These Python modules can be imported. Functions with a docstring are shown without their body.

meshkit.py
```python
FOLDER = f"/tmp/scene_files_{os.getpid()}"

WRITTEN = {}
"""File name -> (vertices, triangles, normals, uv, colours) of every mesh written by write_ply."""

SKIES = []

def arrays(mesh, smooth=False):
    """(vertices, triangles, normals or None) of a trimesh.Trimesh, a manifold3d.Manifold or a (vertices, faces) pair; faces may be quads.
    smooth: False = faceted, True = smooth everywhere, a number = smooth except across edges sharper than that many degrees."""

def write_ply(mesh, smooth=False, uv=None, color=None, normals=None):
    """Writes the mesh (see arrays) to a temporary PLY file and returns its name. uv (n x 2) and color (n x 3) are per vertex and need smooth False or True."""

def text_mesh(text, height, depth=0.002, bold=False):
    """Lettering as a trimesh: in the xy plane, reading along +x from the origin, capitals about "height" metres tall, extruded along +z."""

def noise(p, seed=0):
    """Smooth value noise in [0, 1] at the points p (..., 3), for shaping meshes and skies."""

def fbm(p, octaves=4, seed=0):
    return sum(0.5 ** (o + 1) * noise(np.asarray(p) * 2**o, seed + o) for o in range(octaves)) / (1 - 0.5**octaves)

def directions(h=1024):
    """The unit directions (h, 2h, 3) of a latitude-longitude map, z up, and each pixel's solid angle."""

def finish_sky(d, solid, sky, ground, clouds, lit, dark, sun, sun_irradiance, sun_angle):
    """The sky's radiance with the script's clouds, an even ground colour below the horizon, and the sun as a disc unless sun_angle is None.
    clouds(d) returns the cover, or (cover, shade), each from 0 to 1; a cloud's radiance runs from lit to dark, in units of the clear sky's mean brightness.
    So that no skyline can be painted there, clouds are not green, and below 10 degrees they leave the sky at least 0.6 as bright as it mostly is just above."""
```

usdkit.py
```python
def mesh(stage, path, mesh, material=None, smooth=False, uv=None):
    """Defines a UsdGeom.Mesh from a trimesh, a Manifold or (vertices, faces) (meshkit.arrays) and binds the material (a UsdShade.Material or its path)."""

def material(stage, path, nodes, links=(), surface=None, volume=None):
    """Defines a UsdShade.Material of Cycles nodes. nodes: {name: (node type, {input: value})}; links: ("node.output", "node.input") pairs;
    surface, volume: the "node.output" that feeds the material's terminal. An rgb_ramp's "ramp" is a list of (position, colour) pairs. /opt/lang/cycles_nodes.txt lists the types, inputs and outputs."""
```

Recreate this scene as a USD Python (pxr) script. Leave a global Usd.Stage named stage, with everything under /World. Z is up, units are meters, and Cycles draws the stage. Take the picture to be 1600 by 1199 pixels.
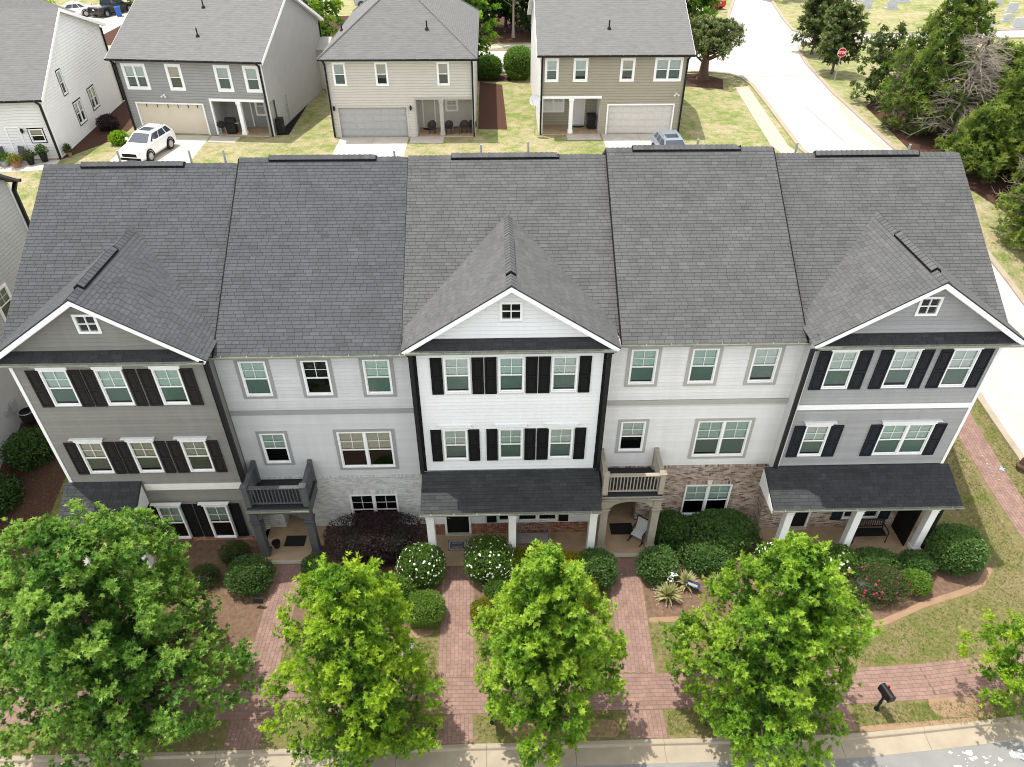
import math, random
import numpy as np, trimesh, usdkit, meshkit
from shapely.geometry import Polygon, box as sbox, LineString
from shapely import affinity
from pxr import Usd, UsdGeom, UsdLux, UsdShade, Gf, Sdf, Vt

stage = Usd.Stage.CreateInMemory()
UsdGeom.SetStageUpAxis(stage, 'Z'); UsdGeom.SetStageMetersPerUnit(stage, 1.0)
stage.SetDefaultPrim(UsdGeom.Xform.Define(stage, '/World').GetPrim())
UsdGeom.Scope.Define(stage, '/World/Looks')

# ------------------------------------------------------------------ camera, sky, sun, exposure
CAM = np.array([-.524, -20.93, 24.70]); YAW, PITCH, ROLL = -.0281, .6589, .0022
EXPOSURE = 1.0
SUN_INT, SKY = 0.62, 0.15
_f = np.array([-math.sin(YAW) * math.cos(PITCH), math.cos(YAW) * math.cos(PITCH), -math.sin(PITCH)])
_r = np.array([math.cos(YAW), math.sin(YAW), 0.]); _u = np.cross(_r, _f)
RIGHT = math.cos(ROLL) * _r + math.sin(ROLL) * _u; UP = -math.sin(ROLL) * _r + math.cos(ROLL) * _u
cam = UsdGeom.Camera.Define(stage, '/World/camera')
cam.AddTransformOp().Set(Gf.Matrix4d(*RIGHT, 0, *UP, 0, *(-_f), 0, *CAM, 1))
cam.CreateHorizontalApertureAttr(36.0); cam.CreateVerticalApertureAttr(27.0)
cam.CreateFocalLengthAttr(36 * 1114.2 / 1600); cam.CreateExposureAttr(EXPOSURE)
cam.CreateClippingRangeAttr(Gf.Vec2f(.1, 2000))
SUN = np.array([-.25, .172, 1.0]); SUN /= np.linalg.norm(SUN)
_sky = usdkit.material(stage, '/World/Looks/sky_air', {
    'sky': ('sky_texture', {'sky_type': 'single_scattering', 'sun_disc': False, 'sun_elevation': math.asin(SUN[2]), 'sun_rotation': math.atan2(SUN[0], SUN[1]), 'altitude': 200.0, 'aerosol_density': 1.6}),
    'hs': ('hsv', {'saturation': .14, 'value': 1.0, 'hue': .5, 'fac': 1.0}),
    'tc': ('texture_coordinate', {}), 'mp': ('mapping', {'scale': (1, 1, 2.2)}),
    'cn': ('noise_texture', {'scale': 2.2, 'detail': 6.0, 'roughness': .6}),
    'cr': ('rgb_ramp', {'ramp': [(0, (0, 0, 0)), (.5, (0, 0, 0)), (.66, (.75, .75, .75)), (1, (.85, .85, .85))]}),
    'cm': ('mix', {'color2': (7.1, 7.1, 7.05)}),
    'bg': ('background_shader', {'strength': SKY})},
    [('sky.color', 'hs.color'), ('tc.generated', 'mp.vector'), ('mp.vector', 'cn.vector'), ('cn.fac', 'cr.fac'), ('cr.color', 'cm.fac'), ('hs.color', 'cm.color1'), ('cm.color', 'bg.color')], surface='bg.background')
dome = UsdLux.DomeLight.Define(stage, '/World/sky')
UsdShade.MaterialBindingAPI.Apply(dome.GetPrim()).Bind(_sky)
dome.GetPrim().SetCustomDataByKey('kind', 'structure')
sun = UsdLux.DistantLight.Define(stage, '/World/sun')
sun.CreateIntensityAttr(SUN_INT); sun.CreateAngleAttr(.5); sun.CreateColorAttr(Gf.Vec3f(1.0, .95, .86))
sun.GetPrim().CreateAttribute('inputs:normalize', Sdf.ValueTypeNames.Bool).Set(True)
_x = np.cross([0, 1, 0], SUN); _x /= np.linalg.norm(_x); _y = np.cross(SUN, _x)
sun.AddTransformOp().Set(Gf.Matrix4d(*_x, 0, *_y, 0, *SUN, 0, 0, 0, 60, 1))

# ------------------------------------------------------------------ helpers
rng = np.random.default_rng(7)
used = {}
def fresh(path):
    n = used.get(path, -1) + 1; used[path] = n
    return path if n == 0 else f'{path}_{n:03d}'
ORIGIN = {}
def tagprim(p, label=None, cat=None, group=None, kind=None):
    for k, v in (('label', label), ('category', cat), ('group', group), ('kind', kind)):
        if v: p.SetCustomDataByKey(k, v)
def thing(name, label, cat, loc=(0, 0, 0), rotz=0., group=None, kind=None):
    path = fresh('/World/' + name); x = UsdGeom.Xform.Define(stage, path)
    x.AddTranslateOp().Set(Gf.Vec3d(*map(float, loc)))
    if rotz: x.AddRotateZOp().Set(float(rotz))
    tagprim(x.GetPrim(), label, cat, group, kind)
    ORIGIN[path] = np.array(loc, float) if not rotz else np.zeros(3)
    return path
def copy_of(src, loc, rotz=0., label=None, group=None, scale=None):
    s = stage.GetPrimAtPath(src); was = s.GetCustomData()
    path = fresh(src.rsplit('_', 1)[0] if src[-3:].isdigit() else src)
    x = UsdGeom.Xform.Define(stage, path)
    x.GetPrim().GetReferences().AddInternalReference(s.GetPath()); x.GetPrim().SetInstanceable(True)
    x.ClearXformOpOrder()
    x.AddTranslateOp().Set(Gf.Vec3d(*map(float, loc)))
    x.AddRotateZOp().Set(float(rotz))
    if scale: x.AddScaleOp().Set(Gf.Vec3f(*scale))
    tagprim(x.GetPrim(), label or was.get('label'), was.get('category'), group or was.get('group'))
    return path

class MB:
    """collects triangles; local wall frame: a along, d outwards, z up"""
    def __init__(s, frame=None): s.v, s.f, s.t, s.n, s.M = [], [], [], 0, frame
    def raw(s, v, f, tone=0.5):
        v = np.asarray(v, float); f = np.asarray(f, int)
        if f.shape[1] == 4: f = np.vstack([f[:, [0, 1, 2]], f[:, [0, 2, 3]]])
        if s.M is not None:
            O, U, N = s.M; v = O + v[:, :1] * U + v[:, 1:2] * N + v[:, 2:3] * np.array([0, 0, 1.])
            if np.cross(U, N)[2] < 0: f = f[:, ::-1]
        s.v.append(v); s.f.append(f + s.n); s.n += len(v)
        s.t.append(np.broadcast_to(np.asarray(tone, float), (len(v),)))
        return s
    def hexa(s, p, tone=.5):  # p: 8 points, bottom 4 ccw then top 4 ccw
        return s.raw(p, [[0, 3, 2, 1], [4, 5, 6, 7], [0, 1, 5, 4], [1, 2, 6, 5], [2, 3, 7, 6], [3, 0, 4, 7]], tone)
    def box(s, a0, a1, d0, d1, z0, z1, tone=.5):
        return s.hexa([(a0, d0, z0), (a1, d0, z0), (a1, d1, z0), (a0, d1, z0), (a0, d0, z1), (a1, d0, z1), (a1, d1, z1), (a0, d1, z1)], tone)
    def rbox(s, a0, a1, d0, d1, z0, z1, c=.01, tone=.5):  # chamfered box
        m = trimesh.convex.convex_hull(np.array([(x + sx * cx, y + sy * cy, z + sz * cz) for x, sx in ((a0, 1), (a1, -1)) for y, sy in ((d0, 1), (d1, -1)) for z, sz in ((z0, 1), (z1, -1)) for cx, cy, cz in ((0, c, c), (c, 0, c), (c, c, 0))]))
        return s.raw(m.vertices, m.faces, tone)
    def quad(s, a, b, c, d, tone=.5): return s.raw([a, b, c, d], [[0, 1, 2, 3]], tone)
    def pane(s, a0, a1, d, z0, z1): return s.raw([(a0, d, z0), (a0, d, z1), (a1, d, z1), (a1, d, z0)], [[0, 1, 2, 3]])
    def prism(s, poly, z0, z1, tone=.5):
        p = np.asarray(poly, float); n = len(p)
        tri = _earcut(p)
        v = np.vstack([np.c_[p, np.full(n, z0)], np.c_[p, np.full(n, z1)]])
        f = [t[::-1] for t in tri] + [[t[0] + n, t[1] + n, t[2] + n] for t in tri]
        for i in range(n):
            j = (i + 1) % n; f += [[i, j, n + j], [i, n + j, n + i]]
        return s.raw(v, f, tone)
    def prism_d(s, poly, d0, d1, tone=.5):  # polygon in (a,z), extruded along d
        p = np.asarray(poly, float); n = len(p); tri = _earcut(p)
        v = np.vstack([np.c_[p[:, 0], np.full(n, d0), p[:, 1]], np.c_[p[:, 0], np.full(n, d1), p[:, 1]]])
        f = [t for t in tri] + [[t[2] + n, t[1] + n, t[0] + n] for t in tri]
        for i in range(n):
            j = (i + 1) % n; f += [[i, n + j, j], [i, n + i, n + j]]
        return s.raw(v, f, tone)
    def tube(s, pts, r, sides=8, tone=.5, caps=True):
        p = np.asarray(pts, float); r = np.broadcast_to(r, (len(p),))
        t = np.gradient(p, axis=0); t /= np.linalg.norm(t, axis=1, keepdims=True) + 1e-12
        a = np.cross(t, np.where(np.abs(t[:, 2:]) < .9, [0, 0, 1.], [1., 0, 0])); a /= np.linalg.norm(a, axis=1, keepdims=True) + 1e-12
        b = np.cross(t, a); ang = np.arange(sides) * 2 * np.pi / sides
        v = (p[:, None] + r[:, None, None] * (np.cos(ang)[None, :, None] * a[:, None] + np.sin(ang)[None, :, None] * b[:, None])).reshape(-1, 3)
        i, j = np.meshgrid(np.arange(len(p) - 1), np.arange(sides), indexing='ij')
        q = np.stack([i * sides + j, i * sides + (j + 1) % sides, (i + 1) * sides + (j + 1) % sides, (i + 1) * sides + j], -1).reshape(-1, 4)
        f = np.vstack([q[:, [0, 1, 2]], q[:, [0, 2, 3]]])
        if caps:
            n = len(v); v = np.vstack([v, p[:1], p[-1:]]); e = (len(p) - 1) * sides; k = np.arange(sides)
            f = np.vstack([f, np.c_[np.full(sides, n), (k + 1) % sides, k], np.c_[np.full(sides, n + 1), e + k, e + (k + 1) % sides]])
        return s.raw(v, f, tone)
    def lathe(s, prof, c=(0, 0), sides=16, tone=.5):  # prof: (r,z)
        prof = np.asarray(prof, float); ang = np.arange(sides) * 2 * np.pi / sides
        v = np.stack([c[0] + prof[:, :1] * np.cos(ang), c[1] + prof[:, :1] * np.sin(ang), np.repeat(prof[:, 1:], sides, 1)], -1).reshape(-1, 3)
        i, j = np.meshgrid(np.arange(len(prof) - 1), np.arange(sides), indexing='ij')
        q = np.stack([i * sides + j, i * sides + (j + 1) % sides, (i + 1) * sides + (j + 1) % sides, (i + 1) * sides + j], -1).reshape(-1, 4)
        return s.raw(v, q, tone)
    def tm(s, m, tone=.5): return s.raw(m.vertices, m.faces, tone)
    def arrays(s): return np.vstack(s.v), np.vstack(s.f), np.concatenate(s.t)
def _earcut(p):
    idx = list(range(len(p))); out = []
    area = sum(p[i][0] * p[(i + 1) % len(p)][1] - p[(i + 1) % len(p)][0] * p[i][1] for i in range(len(p)))
    if area < 0: idx = idx[::-1]
    def cr(a, b, c): return (p[b][0] - p[a][0]) * (p[c][1] - p[a][1]) - (p[b][1] - p[a][1]) * (p[c][0] - p[a][0])
    guard = 0
    while len(idx) > 3 and guard < 5000:
        guard += 1; n = len(idx); done = False
        for k in range(n):
            a, b, c = idx[k - 1], idx[k], idx[(k + 1) % n]
            if cr(a, b, c) <= 1e-12: continue
            if any(cr(a, b, q) >= 0 and cr(b, c, q) >= 0 and cr(c, a, q) >= 0 for q in idx if q not in (a, b, c)): continue
            out.append([a, b, c]); idx.pop(k); done = True; break
        if not done: idx.pop(0)
    out.append(idx[:3]); return out

def define(path, v, f, tone, mat, smooth=False):
    # put into the local frame of the thing
    top = '/'.join(path.split('/')[:3]); v = v - ORIGIN.get(top, 0)
    m = usdkit.mesh(stage, path, (v, f), MAT[mat], smooth if smooth is True else False)
    if tone is not None:
        UsdGeom.PrimvarsAPI(m).CreatePrimvar('tone', Sdf.ValueTypeNames.FloatArray, 'vertex').Set(Vt.FloatArray.FromNumpy(np.asarray(tone, np.float32)))
    return path
def part(parent, name, mb, mat, label=None, smooth=False, kind=None):
    path = fresh(f'{parent}/{name}'); v, f, t = mb.arrays() if isinstance(mb, MB) else mb
    if smooth and smooth is not True:
        m = trimesh.graph.smooth_shade(trimesh.Trimesh(v, f, process=True), angle=math.radians(smooth), facet_minarea=None)
        v, f, t = np.array(m.vertices), np.array(m.faces), np.full(len(m.vertices), .5)
        smooth = True
    define(path, v, f, t, mat, smooth)
    if label or kind: tagprim(stage.GetPrimAtPath(path), label, None, None, kind)
    return path
def holder(parent, name, kind=None):
    path = fresh(f'{parent}/{name}'); p = UsdGeom.Xform.Define(stage, path).GetPrim()
    if kind: p.SetCustomDataByKey('kind', kind)
    return path
def solo(name, mb, mat, label=None, cat=None, group=None, kind=None, smooth=False):
    """a thing that is a single mesh"""
    path = fresh('/World/' + name); v, f, t = mb.arrays()
    o = np.array([v[:, 0].mean(), v[:, 1].mean(), v[:, 2].min()]) if kind != 'structure' else np.zeros(3)
    ORIGIN[path] = o; define(path, v, f, t, mat, smooth)
    UsdGeom.Xformable(stage.GetPrimAtPath(path)).AddTranslateOp().Set(Gf.Vec3d(*o))
    tagprim(stage.GetPrimAtPath(path), label, cat, group, kind)
    return path
def frame(x, y, deg=0., z=0.):
    """wall frame whose outward normal faces -y when deg=0; a runs along +x"""
    t = math.radians(deg)
    return (np.array([x, y, z], float), np.array([math.cos(t), math.sin(t), 0.]), np.array([math.sin(t), -math.cos(t), 0.]))

# ------------------------------------------------------------------ materials
MAT = {}
def mat(name, col, rough=.6, var=.12, scale=6., bump=0., bscale=40., spec=.4, metal=0., tone=0., col2=None, coat=0., detail=5., stretch=None):
    """principled with two-scale noise variation; tone: how strongly the mesh's tone primvar scales the colour"""
    c = np.array(col, float); c2 = np.array(col2, float) if col2 is not None else c * (1 - var)
    hi = c if col2 is not None else np.minimum(c * (1 + var), .95)
    nodes = {'tc': ('texture_coordinate', {}), 'mp': ('mapping', {'scale': stretch or (1, 1, 1)}), 'g': ('geometry', {}),
             'n': ('noise_texture', {'scale': scale, 'detail': detail, 'roughness': .6}),
             'r': ('rgb_ramp', {'ramp': [(.25, c2), (.75, hi)]}),
             'p': ('principled_bsdf', {'roughness': rough, 'specular_ior_level': spec, 'metallic': metal, 'coat_weight': coat})}
    links = [('g.position', 'mp.vector'), ('mp.vector', 'n.vector'), ('n.fac', 'r.fac')]
    out = 'r.color'
    if tone:
        nodes['at'] = ('attribute', {'attribute': 'tone'})
        nodes['tm'] = ('math', {'math_type': 'multiply_add', 'value2': 2 * tone, 'value3': 1 - tone})
        nodes['mm'] = ('mix', {'mix_type': 'multiply', 'fac': 1.0})
        links += [('at.fac', 'tm.value1'), (out, 'mm.color1'), ('tm.value', 'mm.color2')]; out = 'mm.color'
    links.append((out, 'p.base_color'))
    if bump:
        nodes['bn'] = ('noise_texture', {'scale': bscale, 'detail': 4.0})
        nodes['b'] = ('bump', {'strength': bump, 'distance': .02})
        links += [('mp.vector', 'bn.vector'), ('bn.fac', 'b.height'), ('b.normal', 'p.normal')]
    MAT[name] = usdkit.material(stage, '/World/Looks/' + name, nodes, links, surface='p.BSDF')
def ramp_mat(name, stops, rough=.8, spec=.3, nvar=.25, nscale=30.):
    """colour picked by the tone primvar (bricks, stones)"""
    MAT[name] = usdkit.material(stage, '/World/Looks/' + name, {
        'at': ('attribute', {'attribute': 'tone'}), 'r': ('rgb_ramp', {'ramp': stops}), 'g': ('geometry', {}),
        'n': ('noise_texture', {'scale': nscale, 'detail': 4.0}), 'nr': ('rgb_ramp', {'ramp': [(.3, (1 - nvar,) * 3), (.7, (1 + nvar,) * 3)]}),
        'm': ('mix', {'mix_type': 'multiply', 'fac': 1.0}), 'p': ('principled_bsdf', {'roughness': rough, 'specular_ior_level': spec})},
        [('at.fac', 'r.fac'), ('g.position', 'n.vector'), ('n.fac', 'nr.fac'), ('r.color', 'm.color1'), ('nr.color', 'm.color2'), ('m.color', 'p.base_color')], surface='p.BSDF')
def leaf_mat(name, dark, mid, light, trans=.35, rough=.5):
    MAT[name] = usdkit.material(stage, '/World/Looks/' + name, {
        'at': ('attribute', {'attribute': 'tone'}), 'r': ('rgb_ramp', {'ramp': [(0, dark), (.5, mid), (1, light)]}),
        'p': ('principled_bsdf', {'roughness': rough, 'specular_ior_level': .35}), 't': ('translucent_bsdf', {}),
        'tm': ('mix', {'mix_type': 'multiply', 'fac': 1.0, 'color2': (1.25, 1.3, .6)}), 'mx': ('mix_closure', {'fac': trans})},
        [('at.fac', 'r.fac'), ('r.color', 'p.base_color'), ('r.color', 'tm.color1'), ('tm.color', 't.color'), ('p.BSDF', 'mx.closure1'), ('t.BSDF', 'mx.closure2')], surface='mx.closure')
def pane_mat(name, tint, refl=(.9, .95, .95)):
    MAT[name] = usdkit.material(stage, '/World/Looks/' + name, {
        'f': ('fresnel', {'IOR': 1.55}), 't': ('transparent_bsdf', {'color': tint}), 'gl': ('glossy_bsdf', {'color': refl, 'roughness': .02}),
        'm': ('mix_closure', {})}, [('f.fac', 'm.fac'), ('t.BSDF', 'm.closure1'), ('gl.BSDF', 'm.closure2')], surface='m.closure')

mat('shingle_grey', (.104, .105, .107), .85, .14, 1.1, .35, 220., .25, tone=.18)
mat('shingle_blue', (.078, .081, .088), .85, .14, 1.1, .35, 220., .25, tone=.18)
mat('shingle_dark', (.048, .050, .053), .85, .14, 1.1, .35, 220., .2, tone=.26)  # darker shingle copy, shade of porch and skirt roofs put into the colour
mat('neighbour_siding', (.40, .40, .395), .6, .05, 1.5)
mat('seam_grey', (.30, .29, .27), .9, .1)
mat('washed_sand', (.50, .41, .31), .9, .15, 3.)
mat('roof_felt', (.03, .03, .032), .9, .1)
mat('siding_warm_grey', (.195, .192, .172), .6, .09, .9, .05, 60., tone=.07, stretch=(2.2, 2.2, .3))
mat('siding_pale', (.52, .525, .525), .6, .06, .9, .05, 60., tone=.04, stretch=(2.2, 2.2, .3))
mat('siding_white', (.71, .715, .712), .6, .03, 1.5, .05, 60., tone=.02, stretch=(2.2, 2.2, .3))
mat('siding_cream', (.66, .655, .64), .6, .06, .9, .05, 60., tone=.04, stretch=(2.2, 2.2, .3))
mat('siding_cool_grey', (.285, .287, .285), .6, .09, .9, .05, 60., tone=.07, stretch=(2.2, 2.2, .3))
mat('white_paint', (.80, .80, .79), .45, .04, 3.)
mat('off_white_paint', (.70, .68, .63), .5, .05, 3.)
mat('grey_trim', (.27, .27, .275), .55, .05, 3.)
mat('greige_trim', (.36, .345, .315), .55, .05, 3.)
mat('black_shutter', (.008, .0085, .008), .75, .1, 5., spec=.12)
mat('brown_shutter', (.020, .018, .017), .75, .1, 5., spec=.12)
mat('navy_shutter', (.016, .018, .022), .75, .1, 5., spec=.12)
mat('black_metal', (.010, .010, .011), .5, .1, 8., spec=.25)
mat('black_trim', (.010, .010, .010), .75, .1, 8., spec=.12)
mat('gutter_metal', (.30, .31, .26), .45, .2, 4., col2=(.17, .18, .14))
mat('charcoal_paint', (.055, .057, .060), .55, .1, 4., col2=(.085, .086, .09))
mat('charcoal_worn', (.11, .114, .12), .65, .2, 9., col2=(.055, .058, .062))
mat('taupe_paint', (.33, .295, .235), .55, .08, 4.)
mat('deck_membrane', (.022, .022, .025), .8, .15, 3.)
mat('porch_concrete', (.34, .23, .135), .8, .25, 1.7, .1, 90., col2=(.48, .36, .24))
mat('pale_concrete', (.52, .485, .42), .85, .15, 1.3, .2, 90., col2=(.42, .385, .32))
mat('drive_concrete', (.62, .58, .52), .85, .15, 1.0, .1, 90., col2=(.48, .43, .37))
mat('mortar', (.42, .39, .35), .9, .1, 10., .2, 120.)
mat('white_mortar', (.58, .58, .56), .9, .1, 10., .2, 120.)
ramp_mat('mixed_brick', [(0, (.08, .062, .055)), (.18, (.24, .16, .12)), (.4, (.36, .27, .215)), (.6, (.44, .36, .30)), (.85, (.50, .43, .375)), (1, (.28, .15, .10))])
ramp_mat('red_brick', [(0, (.20, .075, .045)), (.5, (.30, .13, .08)), (.8, (.42, .27, .17)), (1, (.12, .055, .04))])
ramp_mat('painted_brick', [(0, (.42, .415, .40)), (.5, (.58, .575, .565)), (1, (.66, .655, .645))], .6, nvar=.12)
ramp_mat('paver_brick', [(0, (.228, .146, .122)), (.5, (.258, .164, .136)), (1, (.285, .186, .154))], .9, .2, .16, 2.5)
mat('paver_joint', (.150, .095, .08), .95, .1)
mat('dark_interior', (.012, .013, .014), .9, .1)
mat('blind_white', (.80, .83, .80), .6, .05)
mat('blind_cream', (.78, .70, .60), .6, .05)
mat('blind_teal', (.66, .77, .72), .6, .05)
mat('upper_paving', (.46, .37, .31), .9, .12, 2.)
mat('insect_screen', (.05, .052, .052), .8, .1)
pane_mat('window_glass', (.88, .92, .905)); pane_mat('lower_glass', (.46, .52, .505)); pane_mat('clear_glass', (.8, .84, .82)); pane_mat('car_glass', (.12, .13, .14))
mat('asphalt', (.275, .272, .262), .9, .18, 1.2, .35, 160., .2, col2=(.215, .213, .205), detail=9.)
mat('pale_asphalt', (.46, .45, .435), .9, .1, .6, .25, 160., .2, col2=(.40, .38, .36), detail=9.)
mat('kerb_concrete', (.40, .34, .26), .88, .15, 1.4, .2, 90., col2=(.30, .25, .185), detail=8.)
mat('mulch', (.23, .15, .105), .95, .3, 5., .9, 70., .1, col2=(.115, .070, .048), detail=9.)
mat('dark_mulch', (.02, .017, .016), .95, .3, 9., .9, 60., .1, detail=9.)
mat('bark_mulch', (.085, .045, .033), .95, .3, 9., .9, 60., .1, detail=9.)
mat('clay_soil', (.34, .225, .145), .95, .2, 2.5, .4, 60., .1, col2=(.26, .17, .11), detail=9.)
mat('bark', (.12, .095, .075), .9, .3, 12., .8, 50., .1, detail=8.)
mat('pale_bark', (.30, .26, .22), .9, .2, 12., .5, 50., .1, detail=8.)
mat('dead_twig', (.30, .255, .215), .9, .2, 5.)
mat('gravestone', (.42, .43, .45), .7, .15, 4.)
mat('car_white', (.80, .80, .80), .25, .02, coat=.6)
mat('car_silver', (.36, .37, .39), .3, .02, coat=.6, metal=.3)
mat('car_black', (.012, .012, .014), .25, .02, coat=.6)
mat('tyre', (.02, .02, .02), .8, .1)
mat('rim', (.35, .35, .36), .35, .1, metal=.7)
mat('lamp_lens', (.55, .56, .58), .2, .05)
mat('garage_beige', (.56, .50, .39), .6, .04, 2.)
mat('garage_grey', (.34, .34, .335), .6, .04, 2.)
mat('garage_taupe', (.52, .495, .455), .6, .04, 2.)
mat('rear_slate', (.265, .265, .262), .65, .06, 1.5)
mat('rear_side_grey', (.33, .325, .315), .65, .06, 1.5)
mat('rear_cream', (.485, .465, .415), .65, .04, 1.5)
mat('rear_tan', (.30, .272, .205), .65, .05, 1.5)
mat('rear_white', (.70, .695, .68), .65, .04, 1.5)
mat('door_teal', (.30, .40, .38), .4, .1)
mat('mat_black', (.016, .017, .016), .9, .3, 20.)
mat('mat_grey', (.10, .10, .105), .9, .4, 9.)
mat('wicker', (.055, .045, .04), .8, .3, 30.)
mat('cushion_white', (.66, .67, .68), .8, .05)
mat('weathered_wood', (.27, .25, .24), .8, .2, 8.)
mat('wrought_iron', (.26, .255, .26), .5, .2, 10.)
mat('red_sign', (.42, .012, .02), .4, .05)
mat('galvanised', (.40, .41, .42), .4, .15, 9., metal=.5)
mat('navy_plastic', (.02, .035, .09), .4, .1)
mat('blue_plastic', (.015, .10, .42), .4, .1)
mat('green_plastic', (.03, .22, .10), .4, .1)
mat('blue_paint', (.22, .36, .55), .8, .3, 6., col2=(.4, .4, .5))
mat('white_splash', (.78, .77, .75), .7, .1)
mat('rust_brown', (.10, .055, .03), .7, .3, 8.)
mat('red_paint', (.35, .02, .02), .4, .1)
mat('blossom_white', (.80, .80, .74), .6, .05)
mat('blossom_pink', (.45, .03, .12), .6, .2)
mat('terracotta', (.33, .14, .08), .8, .15)
mat('brick_wall_far', (.24, .12, .085), .9, .2, 9.)
leaf_mat('oak_leaf', (.018, .060, .005), (.098, .225, .014), (.30, .44, .040), .33)
leaf_mat('oak_leaf_yellow', (.022, .070, .005), (.112, .245, .013), (.33, .46, .026), .33)
leaf_mat('oak_leaf_blue', (.014, .052, .007), (.080, .200, .024), (.26, .40, .070), .33)
leaf_mat('boxwood_leaf', (.020, .052, .008), (.070, .150, .018), (.17, .29, .040), .3)
leaf_mat('holly_leaf', (.012, .036, .008), (.040, .098, .020), (.12, .21, .055), .2, .32)
leaf_mat('gold_leaf', (.06, .09, .008), (.17, .19, .012), (.36, .29, .015), .3)
leaf_mat('plum_leaf', (.008, .005, .007), (.022, .012, .015), (.055, .026, .032), .15)
leaf_mat('azalea_leaf', (.022, .045, .012), (.06, .09, .025), (.13, .15, .05), .25)
leaf_mat('cypress_leaf', (.028, .060, .010), (.095, .160, .024), (.24, .30, .055), .35)
leaf_mat('magnolia_leaf', (.025, .045, .012), (.075, .11, .030), (.20, .23, .09), .25, .35)
leaf_mat('bright_leaf', (.05, .12, .008), (.12, .25, .015), (.26, .42, .03), .45)
leaf_mat('yucca_leaf', (.07, .11, .025), (.36, .36, .16), (.58, .55, .28), .2)
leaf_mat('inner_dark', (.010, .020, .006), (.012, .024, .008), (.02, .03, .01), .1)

leaf_mat('grass_blade', (.30, .24, .13), (.25, .24, .09), (.16, .23, .045), .4)
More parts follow.
